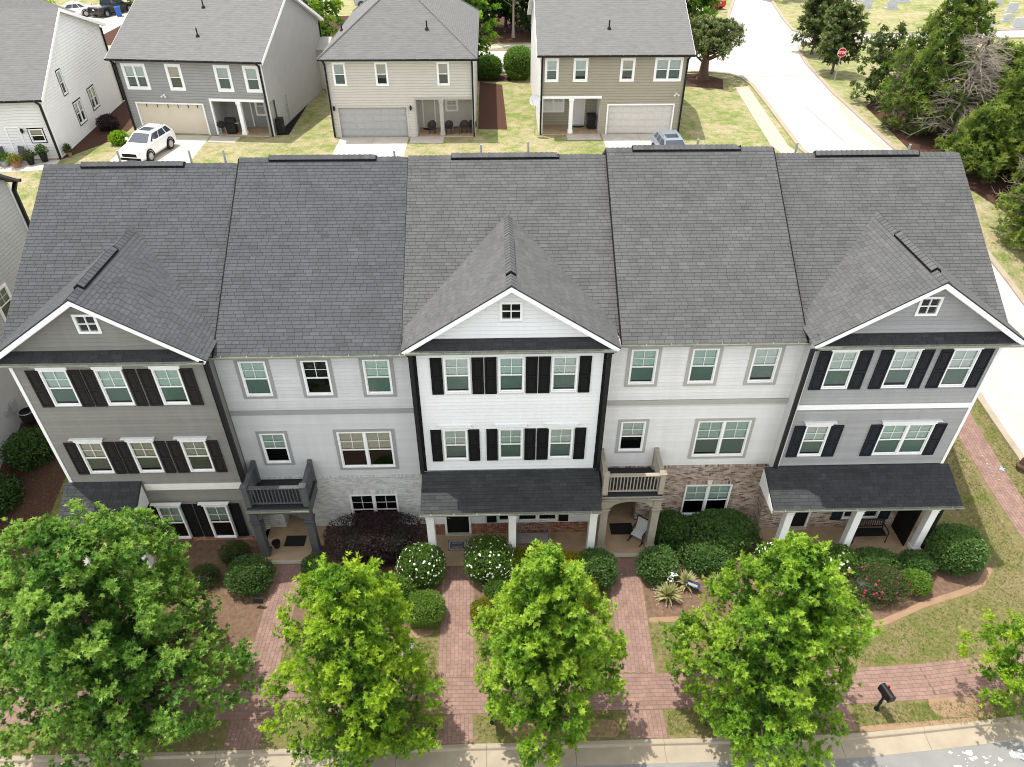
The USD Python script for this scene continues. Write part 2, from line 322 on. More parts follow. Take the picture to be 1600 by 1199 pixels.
# lawn: tan dormant grass with green patches and bare clay
MAT['lawn'] = usdkit.material(stage, '/World/Looks/lawn', {
    'g': ('geometry', {}), 'n1': ('noise_texture', {'scale': .35, 'detail': 6.0, 'roughness': .62}), 'n2': ('noise_texture', {'scale': 7.0, 'detail': 8.0, 'roughness': .75}),
    'n3': ('noise_texture', {'scale': 34.0, 'detail': 5.0, 'roughness': .7}), 'n4': ('noise_texture', {'scale': 1.6, 'detail': 6.0, 'roughness': .7}),
    'av': ('math', {'math_type': 'multiply_add', 'value2': .45, 'value3': .0}), 'av2': ('math', {'math_type': 'multiply_add', 'value2': .55}),
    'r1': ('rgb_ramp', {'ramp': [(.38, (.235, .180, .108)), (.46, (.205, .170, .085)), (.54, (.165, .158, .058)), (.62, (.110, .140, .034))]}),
    'r5': ('rgb_ramp', {'ramp': [(.35, (.42, .345, .24)), (.44, (.36, .315, .19)), (.52, (.265, .27, .12)), (.60, (.165, .215, .06))]}),  # lighter ramp for the rear lawn, its brighter exposure put into the colour
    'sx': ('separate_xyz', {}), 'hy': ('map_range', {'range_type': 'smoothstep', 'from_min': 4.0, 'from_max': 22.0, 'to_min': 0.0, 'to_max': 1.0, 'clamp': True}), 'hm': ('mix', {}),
    'r2': ('rgb_ramp', {'ramp': [(.3, (.52, .52, .5)), (.5, (1, 1, 1)), (.7, (1.5, 1.45, 1.35))]}),
    'r3': ('rgb_ramp', {'ramp': [(.3, (.55, .55, .55)), (.7, (1.4, 1.4, 1.4))]}),
    'm1': ('mix', {'mix_type': 'multiply', 'fac': .8}), 'm2': ('mix', {'mix_type': 'multiply', 'fac': .8}),
    'b': ('bump', {'strength': .7, 'distance': .04}), 'p': ('principled_bsdf', {'roughness': .95, 'specular_ior_level': .1})},
    [('g.position', 'n1.vector'), ('g.position', 'n2.vector'), ('g.position', 'n3.vector'), ('g.position', 'n4.vector'), ('n1.fac', 'av.value1'), ('n4.fac', 'av2.value1'), ('av.value', 'av2.value3'), ('av2.value', 'r1.fac'), ('av2.value', 'r5.fac'),
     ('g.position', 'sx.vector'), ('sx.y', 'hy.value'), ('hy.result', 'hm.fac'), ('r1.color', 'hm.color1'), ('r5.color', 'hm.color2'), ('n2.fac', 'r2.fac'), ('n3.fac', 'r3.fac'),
     ('hm.color', 'm1.color1'), ('r2.color', 'm1.color2'), ('m1.color', 'm2.color1'), ('r3.color', 'm2.color2'), ('m2.color', 'p.base_color'), ('n3.fac', 'b.height'), ('b.normal', 'p.normal')], surface='p.BSDF')
def far_roof(name, a, b):
    MAT[name] = usdkit.material(stage, '/World/Looks/' + name, {
        'g': ('geometry', {}), 'mp': ('mapping', {'scale': (1, 1, 9.0)}), 'n': ('noise_texture', {'scale': 1.6, 'detail': 8.0, 'roughness': .75}),
        'w': ('wave_texture', {'wave_type': 'bands', 'bands_direction': 'z', 'scale': 3.4, 'distortion': .6, 'detail': 2.0, 'detail_scale': 1.0}),
        'r': ('rgb_ramp', {'ramp': [(.3, a), (.7, b)]}), 'wr': ('rgb_ramp', {'ramp': [(0, (.82, .82, .82)), (.25, (1, 1, 1)), (1, (1.04, 1.04, 1.04))]}),
        'm': ('mix', {'mix_type': 'multiply', 'fac': 1.0}), 'p': ('principled_bsdf', {'roughness': .9, 'specular_ior_level': .2})},
        [('g.position', 'mp.vector'), ('mp.vector', 'n.vector'), ('g.position', 'w.vector'), ('n.fac', 'r.fac'), ('w.fac', 'wr.fac'), ('r.color', 'm.color1'), ('wr.color', 'm.color2'), ('m.color', 'p.base_color')], surface='p.BSDF')
far_roof('far_shingle', (.135, .135, .135), (.205, .205, .203))
# ------------------------------------------------------------------ terrain
def gh(y):
    t = np.clip((np.asarray(y, float) + .5) / 26.5, 0, 1)
    return 7 * (.6 * t + .4 * t * t * (3 - 2 * t))
YB = [-300., -9., -1.5] + [float(k) for k in np.arange(-.5, 26.1, 1.)] + [26., 300.]
YB = sorted(set(YB)); GZ = gh(np.array(YB))
def ghl(y): return np.interp(y, YB, GZ)
def drape(poly, dz, mb=None, tone=.5):
    """a sheet that lies on the terrain, dz above it; the terrain is straight between the lines YB"""
    mb = mb or MB(); P = Polygon(poly).buffer(0); x0, y0, x1, y1 = P.bounds
    for a, b in zip(YB[:-1], YB[1:]):
        if b <= y0 or a >= y1: continue
        q = P.intersection(sbox(x0 - 1, a, x1 + 1, b))
        for g in getattr(q, 'geoms', [q]):
            if g.geom_type != 'Polygon' or g.area < 1e-6: continue
            p = np.array(g.exterior.coords)[:-1]
            z = GZ[YB.index(a)] + (p[:, 1] - a) / (b - a) * (GZ[YB.index(b)] - GZ[YB.index(a)]) + dz
            mb.raw(np.c_[p, z], np.array(_earcut(p)), tone)
    return mb
def kerb_y(x): x = np.asarray(x, float); return -9.15 + np.where(x > 11.5, .065 * (x - 11.5) + .0022 * np.maximum(x - 11.5, 0) ** 2, 0)
KX = np.r_[-160., -40., np.arange(-30, 21.1, 1.5), 24., 27.]
front = [(x, float(kerb_y(x)) - .08) for x in KX]
lawn = Polygon(front + [(180., float(kerb_y(27)) - .08), (180., 290.), (-160., 290.)]).difference(sbox(-17.8, -.5, 17.9, 14.5)); lm = MB()
for g in (lawn.intersection(sbox(-200, -100, 0, 400)), lawn.intersection(sbox(0, -100, 200, 400))):
    for q in getattr(g, 'geoms', [g]): drape(list(q.exterior.coords)[:-1], 0, lm)
solo('lawn', lm, 'lawn', kind='structure')
def offs(o): return [(x, float(kerb_y(x)) + o) for x in KX]
def strip_mesh(o0, z0, o1, z1, mb=None, xs=None):
    mb = mb or MB(); xs = KX if xs is None else xs
    for a, b in zip(xs[:-1], xs[1:]):
        mb.quad((a, float(kerb_y(a)) + o1, z1), (b, float(kerb_y(b)) + o1, z1), (b, float(kerb_y(b)) + o0, z0), (a, float(kerb_y(a)) + o0, z0))
    return mb
rd = MB()
for a, b in zip(KX[:-1], KX[1:]):
    rd.quad((a, -90, -.16), (b, -90, -.16), (b, float(kerb_y(b)) - .75, -.137), (a, float(kerb_y(a)) - .75, -.137))
rd.quad((27, -90, -.16), (180, -90, -.16), (180, -9.0, -.137), (27, -9.0, -.137))
solo('street', rd, 'asphalt', kind='structure')
# kerb and gutter pan in cast sections with joints between them
kb = holder('/World', 'kerb', 'structure')
ORIGIN[kb] = np.zeros(3)
edges = np.arange(-34.6, 24.1, 3.05)
for a, b in zip(edges[:-1], edges[1:]):
    m = MB(); n = np.linspace(a + .006, b - .006, 4)
    for p, q in zip(n[:-1], n[1:]):
        yp, yq = float(kerb_y(p)), float(kerb_y(q))
        prof = [(.0, -.2), (.0, .004), (-.02, .012), (-.135, .010), (-.165, -.012), (-.19, -.105), (-.75, -.130), (-.75, -.2)]
        for (o0, z0), (o1, z1) in zip(prof[:-1], prof[1:]):
            m.quad((p, yp + o0, z0), (p, yp + o1, z1), (q, yq + o1, z1), (q, yq + o0, z0), tone=.5)
        for X, yy in ((p, yp), (q, yq)):
            m.raw([(X, yy + o, z) for o, z in prof], _earcut(np.array(prof)))
    part(kb, 'kerb_section', m, 'kerb_concrete')
solo('kerb_joint_bed', strip_mesh(-.004, -.16, -.74, -.17, None, np.r_[edges[0], KX[(KX > edges[0]) & (KX < edges[-1])], edges[-1]]), 'clay_soil', kind='structure')

# brick walks ---------------------------------------------------------------
def walk_z(y, dz): return ghl(y) + dz
pav = []   # (8 points, tone)
slab = MB()
def paver_run(p0, p1, w, L=.30, W=.145, along=True, gap=.007):
    p0, p1 = np.array(p0, float), np.array(p1, float); D = p1 - p0; ln = np.linalg.norm(D); D /= ln; S = np.array([-D[1], D[0]])
    ns = max(1, round(w / W)); Wr = w / ns
    if not along:   # courses across the run
        n = max(1, round(ln / W)); Wr = ln / n
        for i in range(n):
            for k in range(-1, int(w / L) + 1):
                a0, a1 = max(-w / 2, -w / 2 + (k + .5 * (i % 2)) * L), min(w / 2, -w / 2 + (k + 1 + .5 * (i % 2)) * L)
                if a1 - a0 < .04: continue
                pav.append(_brick(p0, D, S, i * Wr + gap / 2, (i + 1) * Wr - gap / 2, a0 + gap / 2, a1 - gap / 2))
    else:
        for j in range(ns):
            for k in range(-1, int(ln / L) + 1):
                l0, l1 = max(0, (k + .5 * (j % 2)) * L), min(ln, (k + 1 + .5 * (j % 2)) * L)
                if l1 - l0 < .05: continue
                pav.append(_brick(p0, D, S, l0 + gap / 2, l1 - gap / 2, -w / 2 + j * Wr + gap / 2, -w / 2 + (j + 1) * Wr - gap / 2))
    drape([p0 + S * w / 2, p0 - S * w / 2, p1 - S * w / 2, p1 + S * w / 2], .004, slab)
def _brick(p0, D, S, l0, l1, a0, a1):
    c = [p0 + D * l + S * a for l, a in ((l0, a0), (l1, a0), (l1, a1), (l0, a1))]
    h = .010 + rng.uniform(-.0015, .0015); e = .004
    ci = [p0 + D * l + S * a for l, a in ((l0 + e, a0 + e), (l1 - e, a0 + e), (l1 - e, a1 - e), (l0 + e, a1 - e))]
    return np.array([(q[0], q[1], walk_z(q[1], 0)) for q in c] + [(q[0], q[1], walk_z(q[1], h)) for q in ci]), float(np.clip(rng.normal(.5, .2), 0, 1))
paver_run((-26, -7.42), (12, -7.42), 1.36); paver_run((12.004, -7.42), (15.2, -7.30), 1.36); paver_run((15.21, -7.30), (18.5, -6.98), 1.36); paver_run((18.51, -6.98), (22.0, -6.5), 1.36)
paver_run((-2.24, -1.70), (-2.18, -6.72), 1.32); paver_run((-2.18, -8.12), (-2.16, -9.13), 1.32)
paver_run((4.80, -1.45), (4.58, -6.72), 1.32); paver_run((4.56, -8.12), (4.55, -9.13), 1.32)
paver_run((-9.33, -1.40), (-9.40, -6.72), 1.2); paver_run((-9.40, -8.12), (-9.40, -9.13), 1.2)
paver_run((11.2, -8.12), (11.3, -9.10), 1.2)
paver_run((23.75, -6.5), (22.35, 12.), 1.25)
drape([(22.97, 12.), (21.72, 12.), (19.32, 29.2), (20.75, 43.8), (22.0, 43.8), (20.57, 29.2)], .004, slab)
bw = holder('/World', 'brick_walk', 'structure'); ORIGIN[bw] = np.zeros(3)
part(bw, 'joint_bed', slab, 'paver_joint')
side = MB(); drape([(22.96, 12.), (21.73, 12.), (19.33, 29.2), (20.76, 43.8), (21.99, 43.8), (20.56, 29.2)], .012, side)
part(bw, 'upper_walk', side, 'upper_paving')
def hidden(c): return False
pav.sort(key=lambda t: np.linalg.norm(t[0].mean(0) - CAM) + (0 if abs(t[0].mean(0)[0]) < 20 else 50))
# nearest 300 in open view as pieces of their own
def in_view(c):
    d = c - CAM; w = d @ _f
    return abs(d @ RIGHT / w) < .72 and abs(d @ UP / w) < .54
TREES_XY = [(-13.3, -8.0, 4.6), (-5.2, -8.3, 2.9), (.95, -8.2, 2.4), (8.2, -8.2, 3.1)]
vis = [t for t in pav if in_view(t[0].mean(0)) and not any(math.hypot(t[0][:, 0].mean() - x, (t[0][:, 1].mean() - y) * .7) < r for x, y, r in TREES_XY)]
vid = {id(t) for t in vis[:300]}
rest = MB(); BOXQ = [[4, 5, 6, 7], [0, 1, 5, 4], [1, 2, 6, 5], [2, 3, 7, 6], [3, 0, 4, 7]]
for t in pav:
    if id(t) in vid: part(bw, 'paver', MB().raw(t[0], BOXQ, t[1]), 'paver_brick')
    else: rest.raw(t[0], BOXQ, t[1])
part(bw, 'remaining_pavers', rest, 'paver_brick', kind='stuff')

# planting beds: shredded mulch, and the worn clay along their edges
beds = MB()
for poly in ([(-17.6, -.05), (-10.3, -.05), (-10.3, -1.5), (-9.97, -1.5), (-10.0, -5.0), (-11.5, -5.4), (-14, -5.2), (-17, -4.6), (-18.3, -3.0)],
             [(-8.2, .55), (-3.6, .55), (-3.6, -1.6), (-2.92, -1.7), (-2.87, -4.3), (-3.6, -4.75), (-5.5, -5.1), (-7.4, -5.2), (-8.75, -4.8), (-8.70, -1.45), (-8.2, -1.45)],
             [(-1.57, -1.7), (3.6, -1.7), (4.1, -1.5), (4.02, -4.0), (3.2, -4.5), (1.0, -4.8), (-.8, -4.75), (-1.51, -4.4)],
             [(5.5, -1.5), (6.3, -1.4), (6.3, .55), (10.9, .55), (11.0, -1.7), (17.9, -1.7), (18.1, -.1), (19.3, -.1), (20.3, -.9), (20.2, -2.5), (19.5, -3.1), (18.6, -3.45), (16.6, -4.0), (14.7, -4.75), (13.3, -4.95), (9.5, -4.7), (7.6, -4.4), (5.38, -4.4)]):
    drape(poly, .004, beds)
solo('mulch_bed', beds, 'mulch', kind='structure')
clay = MB()
def ribbon(pts, w, dz):
    g = LineString(pts).buffer(w, cap_style=1); g = g.simplify(.02)
    rings = [np.array(q.exterior.coords)[:-1] for q in getattr(g, 'geoms', [g])]
    for p in rings: drape([tuple(k) for k in p], dz, clay)
ribbon([(20.25, -2.4), (19.5, -3.12), (18.6, -3.48), (16.6, -4.05), (14.7, -4.8), (13.3, -5.0), (11.3, -4.95)], .13, .008)
ribbon([(7.6, -4.45), (5.5, -4.48)], .12, .008); ribbon([(-3.3, -4.75), (-5.3, -5.2)], .2, .008)
ribbon([(.2, -8.75), (1.8, -8.65), (3.3, -8.75)], .32, .008); ribbon([(15.2, -8.25), (16.6, -8.3)], .42, .008); ribbon([(-11, -5.9), (-10.3, -5.3)], .35, .008)
ribbon([(12.0, -9.0), (16.2, -8.78)], .1, .010)
solo('clay_soil', clay, 'clay_soil', kind='structure')

# side road on the right, climbing the hill to the crossing
L_ = [(24.3, -8.5), (24.75, 3.4), (24.3, 6.8), (23.3, 14), (21.6, 24), (21.2, 28.3), (22.06, 38.6), (22.45, 44.5), (22.2, 46.6), (21.3, 48.0), (19.5, 48.7), (10, 48.9), (-60, 49.2)]
R_ = [(-60, 57.2), (10, 57.6), (20.5, 58.4), (23.3, 60.4), (25.6, 65), (28.6, 75), (33, 88), (50, 130)]
RR_ = [(58, 128), (40.5, 92), (36.9, 84.6), (34.6, 73), (33.5, 66.0), (34.5, 63.5), (60, 66), (60, 62.2), (34.0, 59.9), (31.6, 58.5), (30.6, 55.2), (29.9, 51.6), (28.75, 42.0), (27.85, 28.5), (28.4, 20), (29.3, 14.5), (30.0, 9), (31, -8.9)]
road = MB(); drape(L_ + R_ + RR_, .006, road)
solo('side_road', road, 'pale_asphalt', kind='structure')
ck = MB()
for pl in ([(22.3, 47.6), (24.5, 47.2), (27.0, 47.5), (29.2, 46.9)], [(24.9, 30), (25.0, 38)]):
    g = LineString(pl).buffer(.045); drape([tuple(k) for k in np.array(g.exterior.coords)[:-1]], .012, ck)
solo('road_seam', ck, 'seam_grey', kind='structure')
def kerb_line(pts, w=.34, h=.11):
    m = MB(); pts = np.array(pts, float); t = np.gradient(pts, axis=0); t /= np.linalg.norm(t, axis=1, keepdims=True); n = np.c_[-t[:, 1], t[:, 0]] * w / 2
    dense = []
    for i in range(len(pts) - 1):
        k = max(2, int(np.linalg.norm(pts[i + 1] - pts[i]) / .9))
        for s in np.linspace(0, 1, k, endpoint=False): dense.append((pts[i] * (1 - s) + pts[i + 1] * s, n[i] * (1 - s) + n[i + 1] * s))
    dense.append((pts[-1], n[-1]))
    for (p, a), (q, b) in zip(dense[:-1], dense[1:]):
        P = [(p - a), (q - b), (q + b), (p + a)]
        m.hexa([(k[0], k[1], float(ghl(k[1])) - .05) for k in P] + [(k[0], k[1], float(ghl(k[1])) + h) for k in P])
    return m
rk = holder('/World', 'side_road_kerb', 'structure'); ORIGIN[rk] = np.zeros(3)
part(rk, 'kerb_run', kerb_line(L_), 'kerb_concrete'); part(rk, 'kerb_run', kerb_line(R_), 'kerb_concrete')
part(rk, 'kerb_run', kerb_line(RR_[:7]), 'kerb_concrete'); part(rk, 'kerb_run', kerb_line(RR_[7:]), 'kerb_concrete')
gp = MB()
RRn = np.array(RR_[7:]); drape([tuple(p) for p in RRn] + [(p[0] - .75, p[1]) for p in RRn[::-1]], .010, gp)
drape([(p[0], p[1]) for p in L_[:8]] + [(p[0] + .7, p[1]) for p in L_[:8][::-1]], .010, gp)
part(rk, 'gutter_pan', gp, 'drive_concrete')
sand = MB()
for p0, p1, w in (((27.0, 33.5), (27.2, 28.6), .35), ((28.6, 41.5), (27.4, 34.5), .22)):
    g = LineString([p0, p1]).buffer(w).simplify(.03); drape([tuple(k) for k in np.array(g.exterior.coords)[:-1]], .014, sand)
solo('washed_sand', sand, 'washed_sand', kind='structure')
# far pavement and beds across the crossing street
fw = MB(); drape([(-60, 58.4), (12, 58.8), (12, 60.2), (-60, 59.8)], .004, fw)
solo('far_pavement', fw, 'pale_concrete', kind='structure')
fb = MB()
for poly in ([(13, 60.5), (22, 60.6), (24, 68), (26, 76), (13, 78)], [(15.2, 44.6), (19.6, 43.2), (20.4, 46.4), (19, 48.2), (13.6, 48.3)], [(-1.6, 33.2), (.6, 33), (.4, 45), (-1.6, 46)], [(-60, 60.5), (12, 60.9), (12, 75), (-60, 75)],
             [(-30.1, 27), (-27.6, 32), (-28, 42), (-30.9, 41)], [(28.6, 26), (33, 18), (41, 18), (41, 40), (33, 42), (29.9, 38)], [(-1.5, 46.0), (1.2, 46.0), (1.6, 48.2), (-3, 48.4)], [(-24.0, -2.), (-20.6, -2.), (-20.9, 9.), (-24.0, 11.)]):  # last polygon: shade of the left side yard, laid as a dark sheet
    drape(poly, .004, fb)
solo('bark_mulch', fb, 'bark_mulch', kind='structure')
hb = MB(); drape([(-16.45, 32.2), (-15.5, 32.2), (-15.6, 40), (-15.9, 45.5), (-17.0, 45.5)], .004, hb)
solo('black_mulch', hb, 'dark_mulch', kind='structure')
dv = MB()
def slabs(poly, dz, size=3.0, gap=.025):
    P = Polygon(poly); x0, y0, x1, y1 = P.bounds; nx, ny = max(1, round((x1 - x0) / size)), max(1, round((y1 - y0) / size))
    for i in range(nx):
        for j in range(ny):
            q = P.intersection(sbox(x0 + (x1 - x0) * i / nx + gap / 2, y0 + (y1 - y0) * j / ny + gap / 2, x0 + (x1 - x0) * (i + 1) / nx - gap / 2, y0 + (y1 - y0) * (j + 1) / ny - gap / 2))
            if q.geom_type == 'Polygon' and q.area > .05: drape(list(q.exterior.coords)[:-1], dz, dv, float(rng.random()))
slabs([(-11.6, 31.55), (-6.65, 31.55), (-6.6, 18.5), (-11.7, 18.5)], .008); slabs([(7.5, 31.85), (12.9, 31.85), (12.9, 18.5), (7.5, 18.5)], .008)
slabs([(-26.6, 32.7), (-21.2, 32.1), (-20.6, 18.5), (-26.2, 18.5)], .008)
slabs([(-6.5, 31.5), (-4.05, 31.5), (-4.05, 30.2), (-6.5, 30.2)], .012); slabs([(4.9, 31.8), (7.4, 31.8), (7.4, 30.6), (4.9, 30.6)], .012)
slabs([(-21.1, 32.1), (-18.9, 31.8), (-19.0, 30.6), (-21.0, 30.8)], .012)
slabs([(-52, 60), (-43, 60), (-43, 79), (-52, 79)], .008)
slabs([(-36, 25.2), (-29.6, 25.8), (-29.9, 27.5), (-36, 27.0)], .008)
solo('driveway', dv, 'drive_concrete', kind='structure')
# ------------------------------------------------------------------ building kit
def clip_intervals(a0, a1, ops, z0, z1):
    """pieces of a strip [a0,a1]x[z0,z1] left by rectangular openings, as (a0,a1,z0,z1)"""
    cuts = sorted({a0, a1, *[min(max(o[k], a0), a1) for o in ops for k in (0, 1)]}); out = []
    for p, q in zip(cuts[:-1], cuts[1:]):
        if q - p < 1e-6: continue
        m = (p + q) / 2; zz = [(z0, z1)]
        for o in ops:
            if o[0] < m < o[1]:
                nz = []
                for u, v in zz:
                    if o[2] > u: nz.append((u, min(v, o[2])))
                    if o[3] < v: nz.append((max(u, o[3]), v))
                zz = [t for t in nz if t[1] - t[0] > .015]
        for u, v in zz:
            if out and abs(out[-1][1] - p) < 1e-9 and abs(out[-1][2] - u) < 1e-9 and abs(out[-1][3] - v) < 1e-9: out[-1] = (out[-1][0], q, u, v)
            else: out.append((p, q, u, v))
    return out
GROOVE = .014
def board(mb, a0, a1, z0, z1, lap=.02, tone=.5, b0=None, b1=None):
    z1 = z1 - GROOVE if z1 - z0 > .06 else z1
    b0 = a0 if b0 is None else b0; b1 = a1 if b1 is None else b1
    return mb.hexa([(a0, -.02, z0), (a1, -.02, z0), (a1, lap, z0), (a0, lap, z0), (b0, -.02, z1), (b1, -.02, z1), (b1, .004, z1), (b0, .004, z1)], tone)
def siding(parent, fr, a0, a1, z0, z1, ops, m, course=.17, single=True, gable=None):
    """lap siding; gable=(apex a, apex z, half width, foot z) trims the boards to a triangle"""
    n = max(1, round((z1 - z0) / course)); c = (z1 - z0) / n; joined = MB(fr)
    for i in range(n):
        u, v = z0 + i * c, z0 + (i + 1) * c; lo, hi = a0, a1; l2, h2 = None, None
        if gable:
            ap, az, hw, fz = gable; w = lambda z: hw * max(0, (az - z) / (az - fz))
            lo, hi, l2, h2 = ap - w(u), ap + w(u), ap - w(v), ap + w(v)
        for p, q, s, t in clip_intervals(lo, hi, ops, u, v):
            mb = MB(fr) if single else joined
            bl, bh = (l2 if l2 is not None and p == lo else p), (h2 if h2 is not None and q == hi else q)
            if bh - bl < .05: bl = bh = (bl + bh) / 2; bh += .01
            board(mb, p, q, s, t, tone=float(rng.uniform(0, 1)), b0=bl, b1=bh)
            if single: part(parent, 'siding_board', mb, m)
    if not single: part(parent, 'lap_siding', joined, m, kind='stuff')
def bricks(parent, fr, a0, a1, z0, z1, ops, m, mortar, L=.205, H=.068, gap=.010, proud=.012, soldier=False, tones=None):
    mb = MB(fr); n = max(1, round((z1 - z0) / H)); c = (z1 - z0) / n
    for i in range(n):
        u, v = z0 + i * c, z0 + (i + 1) * c - gap
        for k in range(-1, int((a1 - a0) / L) + 1):
            p, q = max(a0, a0 + (k + .5 * (i % 2)) * L), min(a1, a0 + (k + 1 + .5 * (i % 2)) * L - gap)
            if q - p < .03: continue
            for r in clip_intervals(p, q, ops, u, v):
                if r[1] - r[0] < .03 or r[3] - r[2] < .03: continue
                e = proud + rng.uniform(-.003, .003)
                mb.raw([(r[0], -.01, r[2]), (r[1], -.01, r[2]), (r[1], e, r[2]), (r[0], e, r[2]), (r[0], -.01, r[3]), (r[1], -.01, r[3]), (r[1], e, r[3]), (r[0], e, r[3])],
                       [[4, 5, 6, 7], [0, 3, 2, 1], [2, 3, 7, 6], [1, 2, 6, 5], [3, 0, 4, 7]], float(np.clip(rng.beta(1.6, 1.6), 0, 1)))
    bed = MB(fr)
    for r in clip_intervals(a0, a1, ops, z0, z1): bed.box(r[0], r[1], -.10, 0, r[2], r[3])
    part(parent, 'mortar', bed, mortar); part(parent, 'brickwork', mb, m, kind='stuff')
def course_row(parent, fr, a0, a1, z0, z1, m, w=.075, proud=.03, name='soldier_course'):
    mb = MB(fr); n = int((a1 - a0) / w); s = (a1 - a0) / n
    for k in range(n): mb.box(a0 + k * s, a0 + (k + 1) * s - .01, -.01, proud + rng.uniform(-.003, .003), z0, z1, float(rng.beta(1.6, 1.6)))
    part(parent, name, mb, m, kind='stuff')

BLINDS = ['blind_teal', 'blind_white', 'blind_teal', 'blind_cream', 'blind_white']
def window(parent, fr, a0, a1, z0, z1, n=1, blind='blind_white', drop=1.0, trim=None, trim_mat='grey_trim', head=None, fmat='white_paint', grid=True, sill=False, fw=.055, glass=('window_glass', 'lower_glass'), simple=False):
    w = holder(parent, 'window')
    f = MB(fr)
    for b in ((a0, a0 + fw, z0, z1), (a1 - fw, a1, z0, z1), (a0 + fw, a1 - fw, z0, z0 + fw), (a0 + fw, a1 - fw, z1 - fw, z1)): f.box(b[0], b[1], -.115, .045, b[2], b[3])
    W = (a1 - a0) / n
    for k in range(1, n): f.box(a0 + k * W - fw * .85, a0 + k * W + fw * .85, -.115, .043, z0 + fw, z1 - fw)
    part(w, 'frame', f, fmat)
    if trim:
        t = MB(fr)
        for b in ((a0 - trim, a0 + .002, z0 - trim, z1 + trim), (a1 - .002, a1 + trim, z0 - trim, z1 + trim), (a0 + .002, a1 - .002, z0 - trim, z0 + .002), (a0 + .002, a1 - .002, z1 - .002, z1 + trim)): t.box(b[0], b[1], -.02, .034, b[2], b[3])
        part(w, 'trim_board', t, trim_mat)
    if head:
        h = MB(fr); h.box(a0 - .06, a1 + .06, -.01, .05, z1 + .002, z1 + .13)
        h.hexa([(a0 - .07, -.01, z1 + .132), (a1 + .07, -.01, z1 + .132), (a1 + .07, .065, z1 + .132), (a0 - .07, .065, z1 + .132), (a0 - .15, -.01, z1 + .20), (a1 + .15, -.01, z1 + .20), (a1 + .15, .15, z1 + .20), (a0 - .15, .15, z1 + .20)])
        h.box(a0 - .155, a1 + .155, -.01, .155, z1 + .201, z1 + .222)
        part(w, 'head_trim', h, 'white_paint')
    if sill:
        part(w, 'sill', MB(fr).box(a0 - .06, a1 + .06, -.02, .085, z0 - .07, z0 - .002), 'white_paint')
    zm = z0 + (z1 - z0) * .5
    sash, grd, bl, up, lo, back = (MB(fr) for _ in range(6))
    for k in range(n):
        l, r = a0 + k * W + (fw if k == 0 else fw * .85), a0 + (k + 1) * W - (fw if k == n - 1 else fw * .85)
        e = .032
        for b in ((l, l + e, zm, z1 - fw, -.03, .012), (r - e, r, zm, z1 - fw, -.03, .012), (l + e, r - e, z1 - fw - e, z1 - fw, -.03, .012), (l, r, zm - .028, zm + .028, -.03, .018),
                  (l, l + e, z0 + fw, zm - .028, -.040, -.004), (r - e, r, z0 + fw, zm - .028, -.040, -.004), (l + e, r - e, z0 + fw, z0 + fw + .045, -.040, -.004)):
            sash.box(b[0], b[1], b[4], b[5], b[2], b[3])
        if grid:
            c = (l + r) / 2; zq = (zm + z1 - fw) / 2
            grd.box(c - .011, c + .011, -.006, .006, zm + .028, z1 - fw - e); grd.box(l + e, c - .011, -.005, .007, zq - .011, zq + .011); grd.box(c + .011, r - e, -.005, .007, zq - .011, zq + .011)
        up.pane(l + e, r - e, .002, zm + .028, z1 - fw - e)
        lo.pane(l + e, r - e, -.022, z0 + fw + .045, zm - .028)
        back.quad((l - .02, -.112, z0 + fw * .5), (r + .02, -.112, z0 + fw * .5), (r + .02, -.112, z1 - fw * .5), (l - .02, -.112, z1 - fw * .5))
        if blind:
            top = z1 - fw - .02; H = (z1 - z0 - 2 * fw) * drop * rng.uniform(.93, 1.0); ns = int(H / .055)
            for i in range(ns):
                z = top - i * .055
                bl.hexa([(l + .008, -.066, z - .050), (r - .008, -.066, z - .050), (r - .008, -.054, z - .052), (l + .008, -.054, z - .052), (l + .008, -.064, z), (r - .008, -.064, z), (r - .008, -.060, z), (l + .008, -.060, z)])
    part(w, 'sash', sash, fmat)
    if grid: part(w, 'muntin_grid', grd, fmat)
    part(w, 'upper_pane', up, glass[0]); part(w, 'lower_pane', lo, glass[1])
    if blind and bl.v: part(w, 'blind', bl, blind)
    part(w, 'dark_room', back, 'dark_interior')
    return w
def shutter(parent, fr, a0, a1, z0, z1, m='black_shutter'):
    s = MB(fr); e = .055; zm = z0 + (z1 - z0) * .47
    for b in ((a0, a0 + e, z0, z1), (a1 - e, a1, z0, z1), (a0 + e, a1 - e, z0, z0 + .08), (a0 + e, a1 - e, z1 - .08, z1), (a0 + e, a1 - e, zm - .045, zm + .045)): s.box(b[0], b[1], .018, .062, b[2], b[3])
    for u, v in ((z0 + .08, zm - .045), (zm + .045, z1 - .08)):
        s.box(a0 + e, a1 - e, .018, .038, u, v)
        i = .05; A, B, U, V = a0 + e + i, a1 - e - i, u + i, v - i; j = .02
        s.hexa([(A - j, .038, U - j), (B + j, .038, U - j), (B + j, .038, V + j), (A - j, .038, V + j), (A + j, .055, U + j), (B - j, .055, U + j), (B - j, .055, V - j), (A + j, .055, V - j)])
    part(parent, 'shutter', s, m)
